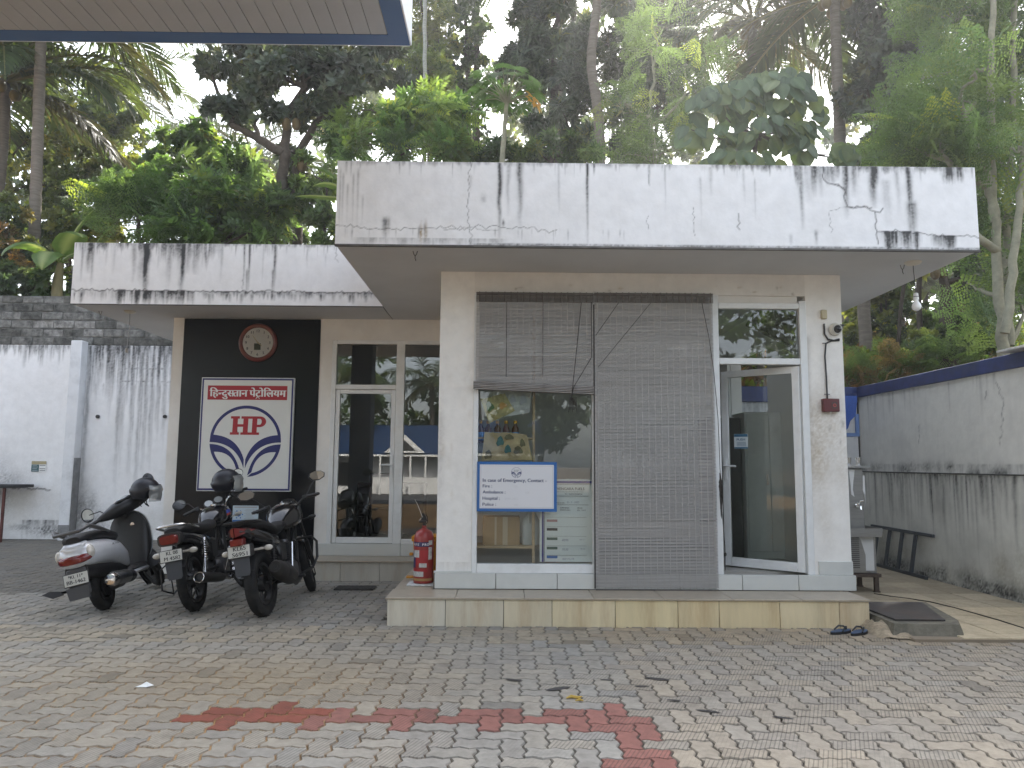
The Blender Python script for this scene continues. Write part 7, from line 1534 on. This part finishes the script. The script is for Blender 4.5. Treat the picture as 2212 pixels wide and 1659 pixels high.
tree('olive green scrubby tree behind the two left palm trunks', [[(150, 600, 18), (150, 420, 18)]], [(130, 380, 18, 90, 70, 330), (200, 420, 17.5, 90, 70, 330), (110, 480, 17, 80, 70, 280), (180, 500, 16.5, 90, 55, 280), (60, 400, 18, 70, 70, 230), (130, 560, 16, 70, 50, 180), (40, 320, 19, 60, 60, 160)], TS, [(.07, .10, .022), (.05, .08, .02), (.15, .17, .03), (.10, .14, .03)], 113, r0=.10, size=1.25)
tree('dense mid green bush right of the jackfruit trunks', [[(700, 530, 15.4), (700, 450, 15.4)]], [(690, 440, 15.4, 45, 60, 140), (700, 500, 15.3, 55, 35, 110), (680, 380, 16, 50, 45, 110), (590, 500, 17, 80, 50, 180)], TJ, GG + MG, 115, r0=.06, size=.95)
tree('sunlit bush seen behind the low feathery tree', [[(340, 500, 19), (340, 420, 19)]], [(330, 380, 19, 90, 55, 300), (420, 440, 18.5, 90, 50, 260), (270, 380, 19, 70, 50, 210), (520, 400, 19, 100, 50, 260)], TS, YG + MG, 117, r0=.09, size=1.2)
for k, (px, Y, lb) in enumerate(((1030, 22, 'tall shade tree added with its crown out of view above the middle of the office'), (1240, 23, 'tall shade tree added with its crown out of view above the curved palm trunk'), (860, 22, 'tall shade tree added with its crown out of view above the canopy corner'), (1720, 22, 'tall shade tree added with its crown out of view above the right half of the office'))):  # crowns added out of view to keep direct sun off the paving
    tree(lb, [[(px, 400, Y), (px, 60, Y), (px + 10, -400, Y)]], [(px, -480, Y, 150, 150, 560), (px + 90, -600, Y, 120, 110, 330), (px - 90, -400, Y, 110, 100, 300), (px - 60, -620, Y, 110, 90, 280), (px + 85, -430, Y, 110, 100, 320), (px - 120, -500, Y, 100, 100, 260), (px + 25, -385, Y, 100, 60, 240), (px - 40, -365, Y, 130, 70, 320)], TB, DK + MG, 181 + k, r0=.15, size=1.5)
tree('dark low shrub right behind the blockwork at the foot of the palms', [[(60, 640, 14.8), (60, 600, 14.8)]], [(20, 610, 14.7, 50, 36, 110), (110, 615, 14.8, 60, 36, 120), (60, 575, 15.2, 60, 34, 100), (160, 590, 15, 40, 40, 80)], TJ, GG + DK, 191, 'shrub', 'bush', r0=.04, size=.9)
# --- centre group
tree('sunlit yellow green tree behind the areca trunk', [[(930, 330, 20), (925, 200, 20), (920, 60, 20)]], [(920, 165, 20, 60, 40, 230), (965, 180, 20, 40, 35, 120), (890, 60, 20.5, 45, 70, 200), (945, 70, 20.5, 50, 70, 220), (880, 130, 20, 40, 40, 110), (915, -40, 20.5, 80, 50, 200)], TPs, YG, 131, r0=.1)
tree('bright pinnate leaved sapling thicket at the left end of the front slab', [[(860, 350, 15), (860, 280, 15)], [(940, 350, 15), (950, 260, 15)]], [(790, 315, 14.8, 34, 26, 30), (835, 275, 15, 36, 30, 40), (880, 238, 15, 30, 26, 28), (945, 262, 15, 42, 40, 52), (985, 310, 14.8, 32, 26, 27), (890, 322, 14.6, 90, 20, 48), (770, 245, 15.5, 26, 30, 24), (1000, 250, 15.2, 20, 30, 19), (925, 215, 15.3, 26, 14, 12), (730, 290, 15.4, 30, 30, 24)], TP, [(.06, .13, .03), (.05, .11, .028), (.10, .16, .03)], 133, r0=.05, size=1.1)
tree('medium green tree with small leaves at the top centre gap', [[(1010, 340, 21), (1010, 150, 21), (1005, 40, 21)]], [(1000, 60, 21, 60, 70, 266), (1035, 110, 21, 35, 40, 105), (970, 130, 21, 50, 40, 133), (1000, -30, 21, 80, 60, 182), (1010, 190, 21, 60, 45, 133), (1050, 240, 22, 60, 50, 118)], TS, [(.05, .085, .03), (.04, .07, .028)], 135, r0=.12, size=1.3)
tree('large dark leafy tree left of the curved palm trunk', [[(1200, 340, 19), (1195, 200, 19), (1190, 80, 19)]], [(1170, 130, 19, 75, 65, 228), (1230, 200, 18.5, 70, 60, 204), (1120, 160, 19, 45, 55, 114), (1240, 110, 19, 60, 60, 168), (1140, 40, 19.5, 40, 45, 90), (1230, 280, 18, 60, 45, 138), (1200, 30, 20, 80, 50, 144), (1160, 250, 19, 40, 35, 66)], TM, [(.04, .06, .04), (.052, .075, .045), (.065, .09, .055)], 137, lm=LMg, r0=.2, size=1.3)
tree('large dark leafy tree right of the curved palm trunk', [[(1400, 340, 20), (1395, 200, 20), (1385, 80, 20)]], [(1370, 150, 20, 80, 75, 264), (1440, 90, 20, 80, 70, 228), (1350, 250, 19, 60, 55, 168), (1420, 230, 20, 70, 50, 168), (1350, 50, 20, 70, 60, 180), (1480, 170, 20.5, 50, 60, 114), (1420, 0, 20.5, 120, 50, 192), (1370, 310, 18, 60, 30, 90)], TM, [(.045, .064, .046), (.056, .076, .052), (.066, .09, .06)], 139, lm=LMg, r0=.2, size=1.3)
tree('mango bush with drooping leaf rosettes above the front slab', [[(1190, 350, 14.5), (1190, 320, 14.5)]], [(1170, 315, 14.5, 40, 30, 70), (1225, 325, 14.4, 40, 28, 70), (1130, 330, 14.6, 35, 25, 50), (1065, 325, 15, 50, 35, 70), (1270, 335, 14.5, 35, 20, 40), (1020, 320, 15.5, 50, 35, 70)], TM, [(.035, .07, .025), (.045, .085, .03), (.07, .11, .035)], 141, 'shrub', 'mango_bush', r0=.05, size=.9)
tree('thin moringa sapling with sparse feathery leaves right of the palm trunk', [[(1415, 355, 13.5), (1403, 260, 13.5), (1412, 160, 13.5), (1420, 90, 13.5)], [(1403, 255, 13.5), (1370, 235, 13.5), (1350, 220, 13.5)], [(1407, 270, 13.5), (1450, 240, 13.5), (1490, 190, 13.5)]], [(1345, 225, 13.5, 34, 12, 14), (1425, 70, 13.5, 44, 22, 18), (1405, 112, 13.5, 26, 10, 9), (1490, 180, 13.5, 40, 36, 26), (1440, 325, 13.3, 60, 18, 26), (1500, 145, 13.6, 32, 14, 14), (1370, 335, 13.2, 60, 12, 18)], TF, [(.075, .125, .05), (.09, .15, .06)], 143, bark=M_barkl, r0=.045, hollow=.1)
# papaya: umbrella of lobed leaves
def papaya():
    r = np.random.default_rng(5); b0 = at(1086, 352, 13.8); top = at(1094, 218, 13.8); root = thing('papaya_tree', 'slim papaya tree with an umbrella of lobed leaves above the front slab', 'tree', b0); off = Vector(root.location)
    mb = MB(); taper(mb, [Vector((0, 0, terr(b0.x, b0.y) - off.z)), Vector((0, 0, 0)), (at(1090, 285, 13.8) - off), top - off], .06, .04, 9, .006); part('trunk', mb, M_barkl, root, 60)
    out = []
    for i in range(7):
        a = -1.9 + 3.8 * i / 6; L = 1 - .25 * abs(i - 3) / 3
        d = np.array((math.sin(a), math.cos(a), 0)); out.append(place(leafT(.17, .1, .12, .55), (0, 0, 0), d, (0, 0, 1), L))
        for q in (-1, 1): d2 = np.array((math.sin(a + q * .55), math.cos(a + q * .55), 0)); out.append(place(leafT(.16, .1, .1, .5), d * L * .5, d2, (0, 0, 1), L * .42))
    V, F, T = combine(out)
    me = raw_mesh('leaf', V * .32, F, np.tile((.05, .10, .035), (len(V), 1)), LM); me2 = raw_mesh('leaf', V * .32, F, np.tile((.38, .22, .04), (len(V), 1)), LM)
    for i in range(26):
        a = i * 2.4; e = .15 + 1.15 * (1 - i / 26); st = top - off; Ls = r.uniform(.45, .75); d = Vector((math.cos(a) * math.cos(e * .9), math.sin(a) * math.cos(e * .9), math.sin(e * .9) * .75 + .1)); q = st + d * Ls
        if i in (0, 3): d = Vector((.75, -.5, -.1)); q = st + Vector((.52, -.2, -.02 - .1 * (i == 3)))
        mb = MB(); mb.tube([st + Vector((0, 0, -.05)), st.lerp(q, .5) + Vector((0, 0, .03)), q], .009, 5); part('petiole', mb, M_barkl, root)
        o = link('leaf', me2 if i in (0, 3) else me, root); o.location = q; dr = 1.3 if i in (0, 3) else r.uniform(.15, .6); o.rotation_euler = Vector((d.x, d.y, -dr)).to_track_quat('Y', 'Z').to_euler()
papaya()
# teak like tree: big heart shaped leaves, every leaf its own part
def bigleaf_mesh(w_, L, col):
    V, F, C_ = [], [], []; n = 8
    for i in range(n + 1):
        t = i / n; hw = w_ * (math.sin(PI * t ** .62) ** .75) * (1 if t < .95 else .3) + .002; y = L * (t - .08 * (1 if i == 0 else 0)); z = -.10 * L * t * t
        for s in (-1, -.5, 0, .5, 1): V.append((s * hw, y - (.10 * L * abs(s) if t < .2 else 0), z + .06 * abs(s) * L - .10 * s * s * L * t)); C_.append(np.array(col) * (1.25 if s == 0 else 1))
    for i in range(n):
        for j in range(4): a = i * 5 + j; F.append((a, a + 1, a + 6, a + 5))
    return raw_mesh('leaf', np.array(V), np.array(F), np.array(C_), LMb, True)
def big_tree():
    r = np.random.default_rng(21); b0 = at(1630, 360, 12.8); root = thing('broad_leaf_tree', 'small tree with big heart shaped grey green leaves behind the right roof', 'tree', b0); off = Vector(root.location)
    ms = [bigleaf_mesh(.15, .33, c) for c in ((.085, .135, .072), (.10, .155, .08), (.065, .105, .055), (.13, .175, .07))]
    mb = MB(); taper(mb, [Vector((0, 0, terr(b0.x, b0.y) - off.z)), Vector((0, 0, .0)), at(1640, 280, 12.8) - off], .06, .03, 8)
    n_ = 0
    for px, py, rx, rz, n in ((1590, 215, 60, 45, 40), (1690, 205, 55, 48, 40), (1535, 215, 42, 40, 24), (1650, 285, 70, 40, 36), (1735, 300, 45, 45, 26), (1830, 335, 60, 22, 26), (1640, 170, 34, 20, 12), (1555, 300, 40, 35, 16), (1493, 280, 26, 46, 12), (1600, 345, 90, 16, 24), (1885, 345, 34, 12, 9), (1720, 165, 24, 20, 8), (1760, 240, 22, 40, 8)):
        c = at(px, py, 12.8) - off; m = 12.8 / F_; taper(mb, [at(1640, 290, 12.8) - off, (at(1640, 290, 12.8) - off).lerp(c, .5) + Vector((0, .1, -.1)), c], .025, .008, 6)
        for i in range(n):
            d = unit(r.normal(size=3)); d[1] = -abs(d[1]) * .9 if r.random() < .75 else d[1]; q = c + Vector(d * np.array((rx * m, rx * m * .8, rz * m)) * r.uniform(.55, 1))
            o = link('leaf', ms[r.integers(0, 4)], root); o.location = q; yv = Vector((d[0] * .55 + r.normal(0, .25), d[1] * .3 - .1, -.8 + r.normal(0, .22))).normalized(); zn = Vector((d[0] * .4 + r.normal(0, .25), -.85 if r.random() < .85 else .6, .45 + r.normal(0, .25))); xv = yv.cross(zn).normalized(); zn = xv.cross(yv); o.rotation_euler = Matrix((xv, yv, zn)).transposed().to_euler(); s = r.uniform(.55, 1.15); o.scale = (s, s, s)
    part('trunk', mb, M_bark, root, 60)
big_tree()
for k, (lb, Y, cl) in enumerate((
    ('hazy mid green canopy far behind the jackfruit tree', 29, [(480, 400, 80, 70), (560, 370, 80, 60), (650, 330, 80, 80), (740, 270, 80, 80), (700, 170, 90, 70), (830, 210, 70, 70), (600, 440, 90, 60)]),
    ('hazy mid green canopy far behind the areca trunk', 30, [(880, 250, 80, 70), (960, 230, 70, 70), (1040, 200, 60, 70), (1110, 270, 70, 60), (870, 110, 60, 80), (1000, 310, 90, 40), (1170, 200, 60, 60)]),
    ('hazy mid green canopy far behind the curved palm trunk', 28, [(1290, 80, 70, 70), (1300, 220, 70, 70), (1340, 320, 80, 40), (1260, 0, 80, 60), (1450, 20, 90, 60), (1460, 310, 60, 40), (1490, 120, 60, 70)]),
    ('hazy mid green canopy far behind the dark coconut crown', 31, [(1560, 110, 80, 70), (1640, 60, 80, 60), (1720, 90, 70, 60), (1620, 180, 80, 60), (1540, 230, 50, 40), (1780, 40, 80, 60), (1860, 200, 60, 70), (1850, 300, 70, 50)]),
    ('hazy mid green canopy far behind the left palms', 27, [(40, 130, 80, 80), (120, 230, 80, 70), (60, 300, 90, 70), (180, 330, 90, 60), (230, 400, 90, 60), (120, 440, 110, 60), (20, 460, 80, 80)]))):
    tree(lb, [[(cl[0][0] + 30, 420, Y), (cl[0][0] + 40, cl[0][1] + 60, Y)]], [(x, y, Y + .4 * (i % 3), rx, rz, 74) for i, (x, y, rx, rz) in enumerate(cl)], TB, [(.06, .095, .05), (.075, .11, .055), (.05, .08, .045), (.10, .13, .05)], 301 + k, r0=.13, size=1.5, limb=False)
# --- right group
tree('dark glossy tree between the leaning palm and the moringa stand', [[(1930, 560, 15.5), (1925, 300, 15.5), (1920, 120, 15.5)]], [(1920, 120, 15.5, 75, 80, 240), (1880, 220, 15.5, 60, 60, 162), (1950, 250, 15.5, 60, 60, 162), (1900, 320, 15.3, 70, 40, 138), (1960, 60, 16, 70, 70, 156), (1890, 30, 16, 60, 60, 126), (1870, 120, 15.6, 40, 60, 90), (1940, 340, 15, 60, 45, 114)], TJ, [(.04, .056, .042), (.052, .07, .05), (.062, .084, .058)], 151, lm=LMg, r0=.17, size=1.3)
tree('tall moringa stand with pale slender trunks at the right edge', [[(2166, 752, 9.8), (2160, 640, 9.8), (2150, 480, 9.8), (2128, 370, 9.8), (2080, 250, 9.8)], [(2150, 480, 9.8), (2141, 330, 9.8), (2140, 150, 9.8), (2147, -20, 9.8)], [(2182, 745, 10.2), (2172, 560, 10.2), (2180, 380, 10.2), (2188, 200, 10.2), (2192, 0, 10.2)], [(2155, 540, 9.8), (2120, 520, 9.7), (2100, 495, 9.7)], [(2170, 720, 9.5), (2190, 560, 9.5), (2205, 420, 9.5), (2215, 300, 9.5)], [(2135, 400, 9.8), (2090, 380, 9.8), (2050, 350, 9.8)]],
     [(2060, 220, 10.0, 60, 45, 65), (2010, 270, 10.0, 55, 40, 55), (2100, 120, 10.9, 66, 60, 85), (2160, 60, 10.9, 66, 60, 85), (2190, 200, 10.9, 55, 70, 85), (2100, 300, 10.7, 77, 40, 75), (2030, 330, 9.9, 66, 30, 45), (1990, 170, 10.2, 44, 25, 25), (2150, 400, 10.5, 66, 40, 50), (2060, 50, 10.6, 66, 50, 70), (2200, 480, 10.3, 44, 60, 40), (2125, 520, 10.5, 38, 30, 20), (2090, 610, 10.8, 44, 35, 25), (2190, 650, 10.5, 38, 50, 30), (2110, -20, 11.1, 110, 40, 75), (1975, 320, 10.1, 33, 25, 17), (2200, 330, 9.3, 22, 24, 10), (2110, 170, 9.4, 26, 20, 12)], TF, [(.07, .13, .04), (.085, .155, .045), (.05, .10, .035), (.12, .19, .05)], 153, bark=M_barkl, r0=.085, hollow=.3, size=1.0, flat=.45, up=.1)
tree('background tree filling the gap behind the moringa stand', [[(2100, 700, 16), (2100, 400, 16)]], [(2060, 150, 17, 110, 100, 210), (2150, 300, 16.5, 100, 100, 210), (2200, 120, 17, 90, 110, 170), (2040, 430, 16.5, 80, 70, 130), (2180, 480, 16, 80, 80, 130), (2100, 560, 15.5, 90, 60, 130), (2100, 20, 18, 160, 70, 170), (2230, 380, 16, 60, 200, 130)], TS, [(.035, .065, .026), (.05, .085, .03), (.03, .05, .024)], 155, r0=.15, size=1.5)
r_ = tree('ivy covered jackfruit trunk seen under the right roof overhang', [[(2050, 790, 12.6), (2046, 700, 12.6), (2040, 610, 12.6), (2025, 520, 12.6)], [(2062, 790, 12.7), (2068, 640, 12.7), (2075, 500, 12.7)]], [(2080, 590, 12.6, 22, 60, 120), (2075, 680, 12.6, 20, 50, 90), (2040, 540, 12.6, 40, 30, 80), (2070, 500, 12.8, 60, 40, 120)], TJ, DK, 157, lm=LMg, r0=.13, size=.85)
for px, py, s in ((2020, 590, 24), (2034, 588, 22), (2075, 665, 22)): p = at(px, py, 12.4); b = MB(); b.sphere((0, 0, 0), s / 2 / F_ * 12.5, 14, 10, .85, .85, 1.25); o = part('jackfruit', b, M_jack, r_); o.location = p - Vector(r_.location)
def bare(label, pts, r0, m):
    P = [at(*p) for p in pts]; root = thing('tree', label, 'tree', P[0]); off = Vector(root.location); mb = MB(); taper(mb, [Vector((0, 0, terr(P[0].x, P[0].y) - off.z - .1))] + [p - off for p in P], r0, r0 * .8, 10, .006); part('trunk', mb, m, root, 60)
bare('thick brown palm trunk just right of the office corner', [(1872, 790, 13.5), (1868, 700, 13.5), (1862, 560, 13.5), (1858, 420, 14)], .125, M_barkp)
bare('slim grey trunk behind the hanging bulb', [(1987, 780, 13), (1985, 650, 13), (1988, 520, 13)], .055, M_bark)
bare('thin dark stem between the palm trunk and the hanging bulb', [(1935, 790, 13.6), (1945, 680, 13.6), (1958, 560, 13.6)], .04, M_bark)
tree('yellowing sunlit bush under the roof overhang beside the palm trunk', [[(1900, 780, 14.5), (1900, 700, 14.5)]], [(1850, 690, 14.5, 40, 70, 170), (1910, 640, 14.8, 60, 50, 210), (1960, 700, 14.5, 60, 50, 210), (1890, 740, 14, 60, 35, 170), (1840, 780, 13.2, 40, 30, 100), (1930, 580, 15.2, 60, 40, 150)], TJ, [(.04, .07, .02), (.07, .11, .02), (.15, .17, .025), (.03, .05, .02)], 161, 'shrub', 'bush', r0=.05, size=.85)
tree('dark green thicket at the foot of the ivy covered trunk', [[(2030, 800, 12.4), (2030, 760, 12.4)]], [(2000, 740, 12.4, 50, 35, 130), (2080, 740, 12.2, 60, 35, 150), (2030, 690, 13, 60, 35, 130), (2140, 720, 11.8, 50, 40, 120), (1960, 770, 12.8, 50, 25, 90)], TJ, [(.035, .065, .02), (.05, .09, .022), (.12, .15, .025)], 163, 'shrub', 'bush', r0=.04, size=.75)
tree('feathery weeds spilling over the navy coping at the end wall', [[(1840, 830, 11.9), (1838, 810, 11.9)]], [(1835, 800, 11.9, 24, 24, 40), (1870, 815, 11.9, 22, 12, 26), (1950, 800, 11.9, 60, 14, 60), (2040, 780, 11.8, 50, 12, 40)], TFt, MG + [(.16, .11, .04)], 165, 'weeds', 'weed_clump', r0=.015, size=.7)
tree('distant dark wood filling the space below the right trees', [[(2000, 700, 24), (2000, 600, 24)]], [(1850, 600, 24, 110, 70, 230), (1990, 620, 24, 110, 70, 230), (2120, 620, 23, 110, 80, 230), (1900, 500, 25, 120, 60, 182), (2060, 500, 25, 120, 70, 210), (2200, 560, 23, 80, 120, 182)], TB, [(.035, .06, .022), (.06, .085, .025), (.02, .04, .018)], 167, r0=.15, size=1.4)
# banana plants: each leaf a part
def banana(label, base, leaves, seed, trunk_h):
    r = np.random.default_rng(seed); root = thing('banana_plant', label, 'plant', base); mb = MB(); mb.tube([(0, 0, -2.2 if base.y > 15 else -1.2), (0, 0, 0), (.03, 0, trunk_h)], [.12, .10, .06], 10); part('trunk', mb, mat('banana stem', (.20, .17, .08), .7, var=.35, vs_=6, stretch=(1, 1, .3)), root)
    for az, e, L, w_, dr in leaves:
        V, F, C_ = [], [], []; n = 18; p = np.array((0., 0, trunk_h)); ee = e
        for i in range(n + 1):
            t = i / n; hw = (.02 if t < .12 else w_ * min(1, (t - .1) * 5) * (1 - max(0, (t - .55) / .45) ** 2.2)) + .006
            nv = np.array((-math.sin(ee), 0, math.cos(ee))); rg = .92 if r.random() < .2 else 1
            for s in (-1, -.55, -.06, .06, .55, 1): V.append(p + np.array((0, s * hw * rg, 0)) + nv * (.35 * abs(s) * hw - .55 * s * s * hw)); C_.append(np.array((.30, .36, .16)) if abs(s) < .1 else np.array((.10, .17, .045)) * r.uniform(.85, 1.2))
            p = p + np.array((math.cos(ee), 0, math.sin(ee))) * L / n; ee -= dr / n * (.4 + 1.2 * t)
        for i in range(n):
            for j in range(5): a = i * 6 + j; F.append((a, a + 1, a + 7, a + 6))
        o = raw('leaf', np.array(V), np.array(F), np.array(C_), LMb, root, True); o.rotation_euler = (0, 0, az)
banana('banana plant with broad torn leaves at the left end of the left slab', at(125, 605, 14.75), [(4.0, .75, 1.25, .27, 2.4), (5.6, 1.0, 1.3, .26, 2.0), (4.9, .5, 1.1, .26, 2.7), (.3, 1.3, 1.35, .10, .5), (2.4, .6, 1.3, .24, 2.4), (1.2, .9, 1.2, .2, 2.2)], 3, .35)
banana('banana plant leaning its leaves past the left corner of the front slab', at(770, 470, 14.6), [(2.9, .95, 1.5, .2, .9), (3.2, .15, 1.25, .10, .3), (1.0, 1.2, 1.4, .2, 1.3), (3.5, .75, 1.0, .16, 1.6), (.2, .9, 1.3, .2, 1.6)], 4, .35)
# ground cover on the bank: nobody could count it
r = np.random.default_rng(77); N = 5000; X = np.concatenate([r.uniform(3.3, 12, N // 2), r.uniform(-30, 6, N // 2)]); Y = np.concatenate([r.uniform(11.7, 17, N // 2), r.uniform(14.4, 24, N // 2)]); Z = hz_(X, Y) + (fbm(X * .8 + 50, Y * .8 + 50, 5, 4) - .5) * .7 + .05
A, B, C_ = stamp(TS[0], np.c_[X, Y, Z], np.c_[r.normal(0, .5, N), r.normal(0, .5, N), np.full(N, .8)], r.normal(size=(N, 3)), r.uniform(1.0, 2.6, N), np.array([(.05, .09, .022), (.09, .12, .025), (.16, .09, .04), (.10, .06, .03)])[r.integers(0, 4, N)])
raw('ground_cover', A, B, C_, LM, None, kind='stuff')
# --- behind the viewer: what the office glass mirrors
hs = thing('house', 'low white house with blue roof and ornate gable across the street, mirrored in the glass', 'building', (-5, -16, -.3))
M_hw = mat('house white', (.72, .72, .70), .7, var=.05); M_roof = mat('blue roof sheet', (.012, .030, .08), .4, var=.15, vs_=3)
b = MB(); b.box(-8, 6, -6, 0, 0, 2.2); part('wall', b, M_hw, hs, 0)
b = MB(); b.add([(-8.6, .7, 2.2), (6.6, .7, 2.2), (6.6, -3, 3.7), (-8.6, -3, 3.7), (-8.6, -6.6, 2.2), (6.6, -6.6, 2.2)], [(0, 1, 2, 3), (3, 2, 5, 4), (0, 3, 4), (1, 5, 2)]); b.box(-8.6, 6.6, .68, .75, 2.08, 2.24); part('roof', b, M_roof, hs, 0)
b = MB(); b.prism([(-.95, 0), (.95, 0), (0, .85)], (.3, .78, 2.22), X_, Z_, -.1); gb = part('gable', b, M_hw, hs, 0); b = MB(); b.prism([(-.5, .12), (.5, .12), (0, .6)], (.3, .90, 2.22), X_, Z_, -.02); b2 = part('gable_grille', b, M_darkgrey, gb, 0)
b = MB(); b.box(-8.6, 6.6, .755, .80, 2.05, 2.14); part('gutter', b, M_hw, hs, 0)
for x in (-6, -3, 2, 4.5): b = MB(); b.box(x, x + 1.1, .001, .06, .7, 1.75); part('window', b, M_blackpl, hs, 0)
for k in range(5): b = MB(); b.box(-1.5 + k * .7, -1.42 + k * .7, 1.2, 1.28, 0, 2.1); part('post', b, M_hw, hs, 0)
b = MB(); b.box(-40, 40, -15.9, -7, -.04, -.02); S(part('street', b, mat('asphalt', (.05, .05, .05), .9, var=.15), ang=0))
for k, (x, y, z) in enumerate(((-9, -19, 5.5), (-4.5, -23, 6.2), (1.5, -20, 7.5), (5.5, -17, 6.5), (-14, -20, 6))): palm(('coconut palm beyond the blue roofed house, %s' % ['left of its gable', 'straight behind its gable', 'right of its roof end', 'farthest to the right', 'farthest to the left'][k]), [Vector((x, y, -.2)), Vector((x + .3, y, z * .5)), Vector((x + .2, y, z))], 40 + k, 15, .15, 4)
def back_tree(label, x, y, z, r0, n, pal, T, seed):
    root = thing('tree', label, 'tree', (x, y, 0)); A, B, C_, tips = crown_mesh([(np.array((0, 0, z)), (r0, r0, r0 * .8), n), (np.array((r0 * .7, 0, z - r0 * .5)), (r0 * .6,) * 3, n // 2), (np.array((-r0 * .7, 0, z - r0 * .4)), (r0 * .6,) * 3, n // 2)], T, pal, seed, size=1.6); raw('crown', A, B, C_, LM, root); mb = MB(); taper(mb, [Vector((0, 0, -.2)), Vector((.1, 0, z * .5)), Vector((0, 0, z))], .2, .08, 8); part('trunk', mb, M_bark, root)
back_tree('round dark tree across the street, right of the house', 3.5, -15, 5.0, 3.2, 420, DK, TB, 201); back_tree('tall dark tree across the street at the far right', 9, -17, 6.5, 4, 520, DK + MG, TB, 203); back_tree('leafy tree behind the blue roofed house, left side', -11, -25, 6, 4, 460, MG, TB, 205); back_tree('leafy tree behind the blue roofed house, right side', -1.5, -27, 5.5, 3.6, 420, MG + DK, TB, 207)
# thin haze added over the whole scene to stand in for lens glare
hm = bpy.data.materials.new('glare_haze'); hm.use_nodes = True; hn = hm.node_tree; hn.nodes.remove(hn.nodes['Principled BSDF'])
pv = hn.nodes.new('ShaderNodeVolumePrincipled'); pv.inputs['Color'].default_value = (.92, .94, .95, 1); pv.inputs['Density'].default_value = .0023; pv.inputs['Anisotropy'].default_value = .75
hn.links.new(pv.outputs[0], hn.nodes['Material Output'].inputs['Volume'])
b = MB(); b.box(-310, 310, -310, 310, -1.5, 34); hz = part('glare_haze', b, hm, None, 0); hz['kind'] = 'stuff'
